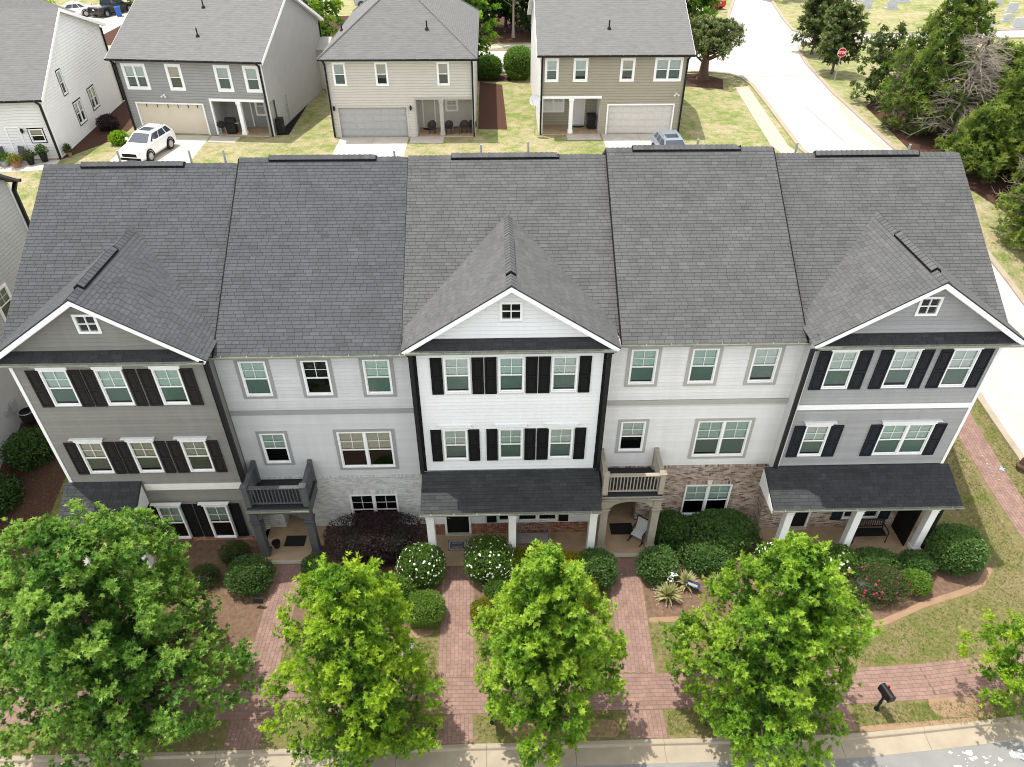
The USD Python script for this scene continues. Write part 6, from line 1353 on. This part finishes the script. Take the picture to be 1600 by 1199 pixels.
def shrub(name, label, x, y, z0, rx, ry, h, leafm, n=5200, L=.055, wd=.62, seed=1, flat=2.4, group=None, flowers=0, fm='blossom_white', fsize=.045, rough=.06, tone=.5, cat='shrub', core='inner_dark', foot=.12, fl_low=-.2, jag=0.):
    """a clipped or loose shrub: leaves over a lumpy rounded body, stems below"""
    n = int(n * 1.35); r = np.random.default_rng(seed); T = thing(name, label, cat, (x, y, z0), 0, group); c = np.array([x, y, z0 + foot + (h - foot) / 2]); S = np.array([rx, ry, (h - foot) / 2])
    def surf(u):
        k = (np.abs(u) ** flat).sum(1, keepdims=True) ** (-1 / flat); nz = meshkit.fbm(u * 2.3 + seed * 7.1)[:, None]
        return u * k * (1 + rough * 4.8 * nz)
    wgt = (1 / S) / (1 / S).min(); u = unit(r.normal(size=(n, 3)) * wgt); s = surf(u); lay = (r.random((n, 1)) ** 2.0); p = c + s * S * (1.0 - .26 * lay) + r.normal(size=(n, 3)) * .015
    nrm = unit(s / S ** 1.0 * S.mean()); d = unit(nrm * .75 + r.normal(size=(n, 3)) * .75 + np.array([0, 0, .25]))
    jag = jag or .022
    if jag: p = p + nrm * (np.abs(r.normal(size=(n, 1))) * jag)
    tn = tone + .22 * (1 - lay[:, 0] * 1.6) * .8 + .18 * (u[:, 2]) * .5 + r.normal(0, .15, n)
    v, f, t = leaves(p, d, 1.3 * L * r.uniform(.6, 1.4, n), wd, tn, r, False, up=nrm)
    part(T, 'foliage', (v, f, t), leafm, kind='stuff')
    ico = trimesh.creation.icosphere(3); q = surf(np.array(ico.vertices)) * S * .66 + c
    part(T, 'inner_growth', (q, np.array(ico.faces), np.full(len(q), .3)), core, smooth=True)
    st = MB()
    for k in range(5): a = k * 1.3; st.tube([(x + .08 * math.cos(a), y + .08 * math.sin(a), z0 - .03), (x + rx * .3 * math.cos(a), y + ry * .3 * math.sin(a), z0 + foot + h * .2)], .018, 5)
    part(T, 'stems', st, 'bark')
    if flowers:
        uf = ell(flowers * 3, r); uf = uf[uf[:, 2] > fl_low][:flowers]; pf = c + surf(uf) * S * 1.02; nf = unit(pf - c); fmb = MB()
        for p, w in zip(pf, nf):
            e1 = unit(np.cross(w, [.3, .2, .9])); e2 = np.cross(w, e1); R = fsize * r.uniform(.7, 1.3); ring = [p + w * .02 + (e1 * math.cos(t) + e2 * math.sin(t)) * R for t in np.linspace(0, 6.283, 6, endpoint=False)]
            fmb.raw(ring + [p + w * (.02 + R * .5)], [[i, (i + 1) % 6, 6] for i in range(6)])
        part(T, 'blossoms', fmb, fm, kind='stuff')
    return T
cone = lambda R, k=.85: (lambda t: R * (min(1, .55 + t * 2.2) if t < .25 else 1.1) * (1 - max(0, t - .22) / .80) ** k + .12)
egg = lambda R: (lambda t: R * max(0, 1 - ((t - .42) / .62) ** 2) ** .5 + .1)
# street trees in the planting strip
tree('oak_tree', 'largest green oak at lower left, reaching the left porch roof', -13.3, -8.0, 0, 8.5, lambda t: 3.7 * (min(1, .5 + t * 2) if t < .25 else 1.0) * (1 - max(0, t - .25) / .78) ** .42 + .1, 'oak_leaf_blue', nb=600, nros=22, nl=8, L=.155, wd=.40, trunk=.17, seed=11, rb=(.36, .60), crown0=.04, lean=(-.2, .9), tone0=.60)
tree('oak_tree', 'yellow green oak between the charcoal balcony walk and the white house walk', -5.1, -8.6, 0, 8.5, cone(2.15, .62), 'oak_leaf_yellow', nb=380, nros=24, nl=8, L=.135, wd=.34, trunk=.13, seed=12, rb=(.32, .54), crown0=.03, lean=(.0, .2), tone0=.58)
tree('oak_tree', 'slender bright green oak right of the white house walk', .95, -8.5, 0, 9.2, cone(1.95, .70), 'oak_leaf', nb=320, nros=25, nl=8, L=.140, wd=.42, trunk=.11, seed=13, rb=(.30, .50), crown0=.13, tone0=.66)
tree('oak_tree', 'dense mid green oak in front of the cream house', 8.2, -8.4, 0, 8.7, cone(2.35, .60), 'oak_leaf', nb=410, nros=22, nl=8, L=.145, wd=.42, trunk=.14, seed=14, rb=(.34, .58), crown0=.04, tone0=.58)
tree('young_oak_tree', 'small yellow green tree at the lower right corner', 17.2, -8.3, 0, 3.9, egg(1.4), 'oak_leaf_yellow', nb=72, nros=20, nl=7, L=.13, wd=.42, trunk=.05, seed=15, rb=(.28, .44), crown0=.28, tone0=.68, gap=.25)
# foundation planting
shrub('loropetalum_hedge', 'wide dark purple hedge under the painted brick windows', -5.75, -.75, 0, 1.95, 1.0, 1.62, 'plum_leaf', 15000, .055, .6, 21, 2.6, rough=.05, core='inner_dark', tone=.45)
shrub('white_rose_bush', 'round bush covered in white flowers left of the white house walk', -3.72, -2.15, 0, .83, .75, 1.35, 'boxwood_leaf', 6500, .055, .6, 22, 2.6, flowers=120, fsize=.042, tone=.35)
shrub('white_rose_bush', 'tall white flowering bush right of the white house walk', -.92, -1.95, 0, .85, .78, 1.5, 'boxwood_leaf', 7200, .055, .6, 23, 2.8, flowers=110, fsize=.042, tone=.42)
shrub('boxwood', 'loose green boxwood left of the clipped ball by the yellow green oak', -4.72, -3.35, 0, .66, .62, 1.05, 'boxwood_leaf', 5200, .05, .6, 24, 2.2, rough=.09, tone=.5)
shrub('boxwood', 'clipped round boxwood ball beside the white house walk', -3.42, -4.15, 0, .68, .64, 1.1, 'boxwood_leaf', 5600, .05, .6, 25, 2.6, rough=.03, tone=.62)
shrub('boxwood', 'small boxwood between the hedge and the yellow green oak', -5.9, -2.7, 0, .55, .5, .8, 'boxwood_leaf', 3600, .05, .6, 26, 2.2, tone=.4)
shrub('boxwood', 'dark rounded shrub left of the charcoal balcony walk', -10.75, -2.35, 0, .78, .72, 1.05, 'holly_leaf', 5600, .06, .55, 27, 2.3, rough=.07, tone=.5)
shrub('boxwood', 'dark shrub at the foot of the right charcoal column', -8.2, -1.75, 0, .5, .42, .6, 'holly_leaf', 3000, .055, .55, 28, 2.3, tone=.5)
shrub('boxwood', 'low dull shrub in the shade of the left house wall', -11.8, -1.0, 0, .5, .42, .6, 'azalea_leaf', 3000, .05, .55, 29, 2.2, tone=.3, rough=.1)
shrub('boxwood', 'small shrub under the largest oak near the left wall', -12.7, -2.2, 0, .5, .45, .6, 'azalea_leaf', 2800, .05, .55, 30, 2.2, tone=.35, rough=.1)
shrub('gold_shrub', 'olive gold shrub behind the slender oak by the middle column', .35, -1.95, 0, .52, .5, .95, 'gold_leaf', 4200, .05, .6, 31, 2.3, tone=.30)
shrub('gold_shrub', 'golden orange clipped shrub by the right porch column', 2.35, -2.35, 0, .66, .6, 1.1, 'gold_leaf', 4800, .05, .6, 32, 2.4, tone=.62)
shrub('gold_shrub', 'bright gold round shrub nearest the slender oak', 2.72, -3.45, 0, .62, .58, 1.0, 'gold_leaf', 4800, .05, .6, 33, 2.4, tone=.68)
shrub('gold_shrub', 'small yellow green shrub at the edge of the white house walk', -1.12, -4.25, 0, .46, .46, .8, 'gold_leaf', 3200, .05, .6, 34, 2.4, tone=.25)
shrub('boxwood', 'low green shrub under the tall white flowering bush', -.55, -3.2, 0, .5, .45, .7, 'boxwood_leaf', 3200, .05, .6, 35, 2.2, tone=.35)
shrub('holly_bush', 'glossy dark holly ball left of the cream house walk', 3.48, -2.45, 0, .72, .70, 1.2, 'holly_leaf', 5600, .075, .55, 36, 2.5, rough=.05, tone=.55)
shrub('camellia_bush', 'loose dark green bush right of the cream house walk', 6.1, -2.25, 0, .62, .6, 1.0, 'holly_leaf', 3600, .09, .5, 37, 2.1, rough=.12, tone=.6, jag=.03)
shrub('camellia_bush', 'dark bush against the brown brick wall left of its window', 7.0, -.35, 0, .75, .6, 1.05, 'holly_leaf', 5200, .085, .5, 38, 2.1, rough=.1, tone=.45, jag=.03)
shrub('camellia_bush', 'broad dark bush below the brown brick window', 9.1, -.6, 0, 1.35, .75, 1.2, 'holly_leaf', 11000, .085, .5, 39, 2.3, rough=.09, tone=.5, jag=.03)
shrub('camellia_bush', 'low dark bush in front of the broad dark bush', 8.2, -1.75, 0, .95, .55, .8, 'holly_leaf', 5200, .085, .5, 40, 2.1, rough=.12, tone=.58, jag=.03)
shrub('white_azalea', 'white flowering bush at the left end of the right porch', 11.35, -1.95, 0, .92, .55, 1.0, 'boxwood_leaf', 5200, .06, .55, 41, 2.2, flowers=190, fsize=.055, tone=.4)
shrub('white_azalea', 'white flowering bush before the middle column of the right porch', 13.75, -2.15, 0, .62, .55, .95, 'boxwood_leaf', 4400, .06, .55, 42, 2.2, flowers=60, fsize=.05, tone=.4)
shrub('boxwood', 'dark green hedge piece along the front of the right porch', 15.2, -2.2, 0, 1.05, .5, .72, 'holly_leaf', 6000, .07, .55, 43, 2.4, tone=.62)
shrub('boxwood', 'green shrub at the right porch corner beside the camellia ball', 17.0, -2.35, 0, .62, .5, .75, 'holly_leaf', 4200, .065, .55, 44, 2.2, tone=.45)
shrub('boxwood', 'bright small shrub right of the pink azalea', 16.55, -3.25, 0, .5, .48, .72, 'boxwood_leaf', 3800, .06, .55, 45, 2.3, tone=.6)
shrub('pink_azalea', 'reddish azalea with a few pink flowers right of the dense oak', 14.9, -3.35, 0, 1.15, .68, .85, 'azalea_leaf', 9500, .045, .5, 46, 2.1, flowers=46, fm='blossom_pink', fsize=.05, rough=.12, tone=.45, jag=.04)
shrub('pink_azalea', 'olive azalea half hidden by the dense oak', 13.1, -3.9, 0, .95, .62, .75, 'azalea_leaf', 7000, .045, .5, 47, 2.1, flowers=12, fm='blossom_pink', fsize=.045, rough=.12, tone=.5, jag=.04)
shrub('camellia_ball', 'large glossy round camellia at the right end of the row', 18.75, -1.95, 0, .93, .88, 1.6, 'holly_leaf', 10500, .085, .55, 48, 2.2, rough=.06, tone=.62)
def yucca(x, y, R, n, seed, label):
    r = np.random.default_rng(seed); T = thing('yucca', label, 'yucca', (x, y, 0)); V, F = MB(), None
    for k in range(n):
        a = k * 2.39996 + r.normal(0, .1); el = r.uniform(.12, 1.35); L = R * r.uniform(.75, 1.1); d = np.array([math.cos(a) * math.cos(el), math.sin(a) * math.cos(el), math.sin(el)]); s = np.array([-math.sin(a), math.cos(a), 0]); w = .034
        p = np.array([x, y, .12]); drop = np.array([0, 0, -.18 * L * (1 - el / 1.4)]); m = p + d * L * .5; e = p + d * L + drop; q = .45 * w
        for (u0, u1, t) in ((-1, -.4, .9), (-.4, .4, .12), (.4, 1, .9)):
            V.raw([p + s * w * u0 * .6, p + s * w * u1 * .6, m + s * w * u1, m + s * w * u0, e], [[0, 1, 2], [0, 2, 3], [3, 2, 4]], t + r.normal(0, .06))
    v, f, t = V.arrays(); part(T, 'blades', (v, f, np.clip(t, 0, 1)), 'yucca_leaf', kind='stuff'); part(T, 'crown_base', MB().lathe([(.0, .0), (.09, .0), (.07, .14), (0, .16)], (x, y), 8), 'bark')
yucca(6.35, -3.45, .72, 110, 61, 'largest variegated yucca beside the cream house walk'); yucca(7.2, -2.85, .62, 84, 62, 'variegated yucca right behind the largest one'); yucca(8.45, -2.95, .55, 60, 63, 'pale yucca half under the dense oak')
fl = thing('white_flower_stalk', 'white flower cluster standing behind the largest yucca', 'flower', (6.5, -2.95, 0)); part(fl, 'stalk', MB().tube([(6.5, -2.95, 0), (6.48, -2.98, .75)], .014, 6), 'bark')
fm_ = MB(); r_ = np.random.default_rng(8)
for k in range(46): p = np.array([6.48, -2.98, .72]) + r_.normal(size=3) * (.11, .09, .15); fm_.lathe([(0, p[2] - .03), (.032, p[2]), (.02, p[2] + .03), (0, p[2] + .03)], (p[0], p[1]), 6)
part(fl, 'petals', fm_, 'blossom_white', kind='stuff')
# fallen white petals on the bed
pm_ = MB()
for k in range(60):
    x, y = (5.75 + abs(r_.normal()) * .35, -3.1 + r_.normal() * .6) if k < 34 else (r_.uniform(-1.2, 13), r_.uniform(-4.2, -1.9)); a = r_.uniform(0, 3.1); s = .022
    pm_.raw([(x + s * math.cos(a + q), y + s * math.sin(a + q), .016) for q in (0, 1.57, 3.14, 4.71)], [[0, 1, 2, 3]])
solo('fallen_petals', pm_, 'blossom_white', 'white petals scattered on the mulch', 'petals', kind='stuff')
shrub('side_shrub', 'dark shrub by the drum in the shaded left side yard', -22.7, 4.6, .8, .9, .9, 1.2, 'holly_leaf', 4200, .10, .5, 71, 2.1, rough=.1, tone=.35, jag=.04)
shrub('side_shrub', 'dark shrub in front of the shaded side yard at the left edge', -23.3, 2.0, .3, .9, .9, 1.1, 'holly_leaf', 4200, .10, .5, 72, 2.1, rough=.1, tone=.3, jag=.04)
# behind: clipped balls, bushes, trees
G7 = 7.0
shrub('rear_boxwood', 'dark green ball shrub left of the gap between cream and tan houses', -.75, 47.2, G7, 1.0, 1.0, 1.75, 'boxwood_leaf', 3600, .12, .6, 81, 2.3, rough=.04, tone=.35)
shrub('rear_boxwood', 'tall bright green ball shrub beside the tan house', 1.95, 47.0, G7, 1.15, 1.1, 2.5, 'boxwood_leaf', 4600, .12, .6, 82, 2.5, rough=.04, tone=.55)
shrub('rear_boxwood', 'bush behind the slate house corner', -16.2, 47.3, G7, .95, .95, 1.7, 'boxwood_leaf', 3000, .12, .6, 83, 2.2, rough=.08, tone=.55)
shrub('rear_boxwood', 'small plum bush at the white house side wall', -29.2, 33.8, G7, .55, .6, .8, 'plum_leaf', 1500, .10, .6, 84, 2.1, rough=.1, tone=.6, jag=.05)
shrub('rear_boxwood', 'bright clump beside the white SUV', -27.1, 30.6, G7, .45, .45, .7, 'bright_leaf', 1100, .12, .6, 85, 2.1, rough=.1, tone=.6)
tree('dogwood_tree', 'leafy green tree between slate and cream houses', -18.6, 58.0, G7, 9.5, egg(3.4), 'oak_leaf', nb=170, nros=13, nl=7, L=.34, wd=.5, trunk=.14, seed=91, rb=(.55, .95), lobed=False, tone0=.55, crown0=.08)
tree('crape_tree', 'pale edged tree beside the cream house corner', -2.2, 51.0, G7, 7.2, egg(2.0), 'oak_leaf', nb=80, nros=12, nl=7, L=.32, wd=.5, trunk=.1, seed=92, rb=(.45, .8), lobed=False, tone0=.6, crown0=.12)
tree('lime_tree', 'bright lime tree with pale trunk beyond the crossing street', 1.9, 63.2, G7, 8.2, lambda t: 3.6 * max(0, 1 - ((t - .55) / .5) ** 2) ** .5 + .1, 'bright_leaf', 'pale_bark', nb=110, nros=13, nl=7, L=.38, wd=.55, trunk=.16, seed=93, rb=(.6, 1.0), lobed=False, tone0=.6, crown0=.45)
for i, (x, y, h, R, l) in enumerate([(-1.8, 66.5, 9, 2.2, 'left dark conifer behind the lime tree'), (4.2, 66, 9, 2.1, 'right dark conifer behind the lime tree'), (1.2, 68.5, 10, 2.3, 'middle dark conifer behind the lime tree')]):
    tree('dark_conifer', l, x, y, G7, h, cone(R, .8), 'holly_leaf', nb=90, nros=12, nl=7, L=.42, wd=.4, trunk=.16, seed=100 + i, rb=(.55, .9), lobed=False, tone0=.35, crown0=.03)
shrub('rear_boxwood', 'clipped ball by the kerb beyond the street', 5.2, 62.4, G7, .9, .9, 1.4, 'boxwood_leaf', 1800, .16, .6, 86, 2.3, rough=.05, tone=.5)
shrub('rear_boxwood', 'bright bush right of the dark conifers', 7.0, 64.5, G7, 1.4, 1.3, 3.2, 'bright_leaf', 2400, .22, .6, 87, 2.2, rough=.1, tone=.5)
tree('lime_tree', 'bright green tree above the white house ridge at top left', -56.5, 73.5, G7, 6.5, egg(3.6), 'bright_leaf', nb=90, nros=12, nl=7, L=.45, wd=.55, trunk=.16, seed=94, rb=(.7, 1.1), lobed=False, tone0=.6, crown0=.08)
tree('lime_tree', 'bright overhanging tree above the black pickup', -43.5, 81.5, G7, 8.0, egg(4.2), 'bright_leaf', nb=110, nros=12, nl=7, L=.45, wd=.55, trunk=.18, seed=95, rb=(.7, 1.1), lobed=False, tone0=.5, crown0=.15)
tree('round_tree', 'broad flat topped evergreen beside the tan house', 18.6, 46.6, G7, 4.7, lambda t: 2.35 * max(0, 1 - ((t - .45) / .62) ** 2) ** .45 + .1, 'magnolia_leaf', 'rust_brown', nb=220, nros=16, nl=8, L=.17, wd=.5, trunk=.5, seed=96, rb=(.4, .65), lobed=False, tone0=.62, crown0=.46)
tree('lime_tree', 'leafy tree beyond the tan house roof at the top', 21.5, 64.0, G7, 8.5, egg(2.6), 'oak_leaf', nb=90, nros=12, nl=7, L=.38, wd=.5, trunk=.15, seed=97, rb=(.55, .9), lobed=False, tone0=.42, crown0=.25)
tree('dark_conifer', 'dark evergreen behind the tan house roof corner', 19.0, 66.5, G7, 8.0, cone(2.0), 'holly_leaf', nb=80, nros=12, nl=7, L=.40, wd=.4, trunk=.15, seed=98, rb=(.5, .85), lobed=False, tone0=.35, crown0=.03)
tree('young_street_tree', 'thin tree with dappled shade at the bend of the side road', 24.2, 71.5, G7, 7.5, egg(2.6), 'oak_leaf', nb=60, nros=11, nl=7, L=.36, wd=.5, trunk=.10, seed=99, rb=(.5, .85), lobed=False, tone0=.45, crown0=.45)
tree('magnolia', 'left magnolia with white blooms by the side road bend', 31.7, 55.3, G7, 6.0, egg(1.35), 'magnolia_leaf', nb=130, nros=13, nl=7, L=.30, wd=.45, trunk=.12, seed=110, rb=(.42, .7), lobed=False, tone0=.5, crown0=.10, flowers=14)
tree('magnolia', 'right magnolia behind the stop sign', 30.9, 47.9, G7, 5.8, egg(1.3), 'magnolia_leaf', nb=130, nros=13, nl=7, L=.28, wd=.45, trunk=.12, seed=111, rb=(.42, .7), lobed=False, tone0=.5, crown0=.16, flowers=16)
tree('magnolia', 'sparse magnolia at the left edge of the cypress thicket', 30.9, 38.6, G7, 5.6, egg(1.7), 'magnolia_leaf', nb=90, nros=13, nl=7, L=.27, wd=.45, trunk=.12, seed=112, rb=(.42, .7), lobed=False, tone0=.45, crown0=.06, flowers=12)
tree('shade_tree', 'tree casting shade at the cemetery edge', 38.5, 86.5, G7, 7.0, egg(3.0), 'oak_leaf', nb=80, nros=12, nl=7, L=.42, wd=.5, trunk=.15, seed=113, rb=(.6, 1.0), lobed=False, tone0=.5, crown0=.3)
def cyp(label, x, y, h, R, seed, tone, nb, lf='cypress_leaf'):
    return tree('cypress', label, x, y, float(ghl(y)), h, cone(R, .58), lf, nb=nb, nros=16, nl=9, L=.26, wd=.26, trunk=.26, seed=seed, rb=(.42, .78), lobed=False, tone0=tone, crown0=.02, squash=1.15)
cyp('big dark cypress behind the right end of the row', 31.4, 31.8, 9.6, 2.75, 120, .46, 360)
cyp('cypress at the upper right behind the bare branches', 37.2, 30.4, 6.9, 2.0, 121, .55, 190)
cyp('bright cypress at the right edge beside the roof', 35.4, 21.6, 8.2, 2.6, 122, .66, 300)
cyp('low cypress between the big one and the bare branches', 34.6, 30.2, 6.2, 2.0, 123, .60, 210)
cyp('bright cypress lowest along the right roof edge', 32.6, 17.0, 6.2, 2.2, 124, .62, 230)
cyp('cypress filling the corner behind the lowest one', 37.0, 17.2, 7.2, 2.5, 125, .52, 200)
cyp('tall cypress right of the bare branches', 34.3, 25.6, 8.2, 2.3, 127, .58, 230)
cyp('cypress at the right edge behind the bare branches', 37.8, 26.4, 8.6, 2.6, 128, .50, 210)
cyp('small low cypress at the roof ridge end', 31.4, 24.6, 4.0, 1.7, 126, .56, 130)
def dead(x, y, z0, h, R, n, seed, label):
    r = np.random.default_rng(seed); T = thing('bare_tree', label, 'tree', (x, y, z0)); part(T, 'trunk', MB().tube([(x, y, z0 - .1), (x + .1, y, z0 + h * .5), (x, y + .1, z0 + h)], [.16, .10, .03], 8), 'dead_twig'); m = MB()
    for k in range(n):
        t = r.uniform(.15, .98); a = r.uniform(0, 6.283); L = R * (1.1 - t * .6) * r.uniform(.6, 1.15); s = np.array([x, y, z0 + t * h]); d = np.array([math.cos(a), math.sin(a), r.uniform(-.1, .5)]); mid = s + d * L * .5; e = s + d * L + np.array([0, 0, -.25 * L]); m.tube([s, mid, e], [.035, .022, .008], 4, caps=False)
        for j in range(7):
            q = r.uniform(.3, 1); b = s + (mid - s) * min(1, q * 2) + (e - mid) * max(0, q * 2 - 1); dd = unit(d + r.normal(size=3) * .7); m.tube([b, b + dd * r.uniform(.3, .8)], [.014, .006], 3, caps=False)
    part(T, 'branches', m, 'dead_twig', kind='stuff')
dead(31.7, 28.4, 7.0, 7.4, 2.7, 190, 130, 'bare grey branched tree in front of the cypresses'); dead(32.2, 19.4, 5.4, 5.0, 1.9, 90, 131, 'bare twiggy tree lower at the right roof edge'); dead(29.9, 33.6, 7.0, 5.0, 1.4, 60, 132, 'grey bare patch left of the big cypress')
# pots and plants on the patio of the white house behind
def potted(x, y, R, hp, label, leafm, seed, m='terracotta', hh=.5):
    T = thing('potted_plant', label, 'potted plant', (x, y, G7)); part(T, 'pot', MB().lathe([(0, G7), (R * .7, G7), (R, G7 + hp), (R * 1.1, G7 + hp), (R * 1.1, G7 + hp + .05), (R * .9, G7 + hp + .05), (0, G7 + hp)], (x, y), 14), m)
    r = np.random.default_rng(seed); n = 320; u = ell(n, r); u[:, 2] = np.abs(u[:, 2]); p = np.array([x, y, G7 + hp + .05]) + u * np.array([R * 1.5, R * 1.5, hh]) * r.random((n, 1)) ** .4; v, f, t = leaves(p, unit(u + r.normal(size=(n, 3)) * .5), .14 * r.uniform(.7, 1.3, n), .5, .5 + r.normal(0, .2, n), r); part(T, 'leaves', (v, f, t), leafm, kind='stuff')
for k, (x, y, R, hp, l, lm_, m) in enumerate([(-33.9, 25.9, .35, .4, 'pot with bright leaves on the patio at the left edge', 'bright_leaf', 'charcoal_paint'), (-33.0, 26.5, .3, .35, 'grey pot left of the patio furniture', 'boxwood_leaf', 'gravestone'), (-32.1, 26.2, .28, .35, 'pot with golden leaves on the patio', 'gold_leaf', 'terracotta'), (-31.4, 26.7, .25, .4, 'dark pot at the patio edge', 'azalea_leaf', 'black_metal'), (-30.75, 27.2, .26, .55, 'tall urn with pale plant by the white house corner', 'boxwood_leaf', 'black_metal'), (-29.55, 28.2, .16, .25, 'small terracotta pot at the white house side wall', 'azalea_leaf', 'terracotta')]): potted(x, y, R, hp, l, lm_, 140 + k, m)
def patio_chair(x, y, rot, label): 
    T = thing('patio_chair', label, 'chair', (x, y, G7), rot); part(T, 'seat', MB().rbox(-.28, .28, -.28, .28, .38, .44, .015), 'charcoal_paint'); part(T, 'backrest', MB().hexa([(-.28, .24, .44), (.28, .24, .44), (.28, .28, .44), (-.28, .28, .44), (-.26, .38, .95), (.26, .38, .95), (.26, .42, .95), (-.26, .42, .95)]), 'charcoal_paint')
    for a in (-.25, .25):
        for b in (-.25, .25): part(T, 'leg', MB().box(a - .02, a + .02, b - .02, b + .02, 0, .38), 'charcoal_paint')
patio_chair(-33.4, 27.0, 30, 'grey patio chair among the pots'); patio_chair(-32.3, 27.1, -20, 'grey patio chair nearest the white house door')

# tufts of grass over the front and side lawn
r_ = np.random.default_rng(44)
zones = [(5.35, 22.2, -6.55, -2.6, 13000), (12.0, 22.0, -8.9, -8.1, 3000), (18.0, 22.2, -2.6, 6.0, 9000), (23.6, 24.6, -6, 8, 2600), (-1.4, 3.9, -6.6, -4.8, 3600), (-8.7, -2.95, -6.6, -5.2, 3400), (-20, -10.1, -6.6, -5.4, 4200), (-1.4, 3.8, -9.0, -8.2, 1200), (5.3, 11, -9, -8.2, 1500), (-27, -18.4, -6, 6, 9000)]
P = np.vstack([np.c_[r_.uniform(a, b, n), r_.uniform(c, d, n)] for a, b, c, d, n in zones])
dens = meshkit.fbm(np.c_[P * .55, np.zeros(len(P))]); bed = np.interp(P[:, 0], [5.3, 7.6, 9.5, 13.3, 14.7, 16.6, 18.6, 19.5, 20.3, 20.5, 20.6], [-4.5, -4.5, -4.85, -5.15, -4.95, -4.2, -3.65, -3.3, -2.6, -.9, 9]); okm = (dens > -.05 + r_.normal(0, .16, len(P))) & ~((P[:, 0] > 5.3) & (P[:, 0] < 20.6) & (P[:, 1] > bed - .15)) & (r_.random(len(P)) < .6); P = P[okm]; dens = dens[okm]
gv, gf, gt, k0 = [], [], [], 0
for j in range(4):
    n = len(P); a = r_.uniform(0, 6.283, n); hh = r_.uniform(.03, .075, n); ln_ = r_.uniform(.01, .06, n); q = P + r_.normal(0, .02, (n, 2)); z = ghl(q[:, 1]); w = .009
    base1 = np.c_[q[:, 0] + w * np.sin(a), q[:, 1] - w * np.cos(a), z]; base2 = np.c_[q[:, 0] - w * np.sin(a), q[:, 1] + w * np.cos(a), z]; tip = np.c_[q[:, 0] + ln_ * np.cos(a), q[:, 1] + ln_ * np.sin(a), z + hh]
    gv.append(np.stack([base1, base2, tip], 1).reshape(-1, 3)); gf.append(np.arange(3 * n).reshape(-1, 3) + k0); k0 += 3 * n; gt.append(np.repeat(np.clip(.35 + dens * 1.3 + r_.normal(0, .22, n), 0, 1), 3))
gm = MB(); gm.v, gm.f, gm.t = [np.vstack(gv)], [np.vstack(gf)], [np.concatenate(gt)]
solo('grass', gm, 'grass_blade', 'short patchy grass tufts in the front and side lawns', 'grass', kind='stuff')
# groups of repeats
GROUPS = {'townhouse': 'townhouses of the attached row', 'oak_tree': 'oaks along the planting strip', 'boxwood': 'green shrubs in the front beds', 'rear_boxwood': 'shrubs around the houses behind', 'gravestone': 'gravestones in the cemetery lawn', 'mailbox': 'mailboxes along the street', 'doormat': 'doormats on the front porches', 'wicker_chair': 'wicker chairs on the cream house porch',
          'cypress': 'cypresses of the right hand thicket', 'magnolia': 'magnolias along the side road', 'gold_shrub': 'golden shrubs before the white house', 'camellia_bush': 'dark bushes before the cream house', 'yucca': 'variegated yuccas', 'potted_plant': 'pots on the patio behind', 'meter_lid': 'meter lids in the front lawn', 'white_rose_bush': 'white flowering bushes at the white house walk',
          'white_azalea': 'white azaleas at the right porch', 'pink_azalea': 'azaleas in the right bed', 'dark_conifer': 'dark conifers beyond the street', 'lime_tree': 'bright trees beyond the houses', 'bare_tree': 'bare trees in the thicket', 'patio_chair': 'patio chairs among the pots', 'half_round_mat': 'half round mats behind', 'side_shrub': 'shrubs in the left side yard', 'wheeled_bin': 'wheeled bins'}
for p in stage.GetPrimAtPath('/World').GetChildren():
    nm = p.GetName(); base = nm[:-4] if nm[-4:-3] == '_' and nm[-3:].isdigit() else nm
    if base.endswith('townhouse') and base != 'neighbour_townhouse': base = 'townhouse'
    if base in GROUPS and p.GetCustomDataByKey('label'): p.SetCustomDataByKey('group', GROUPS[base])
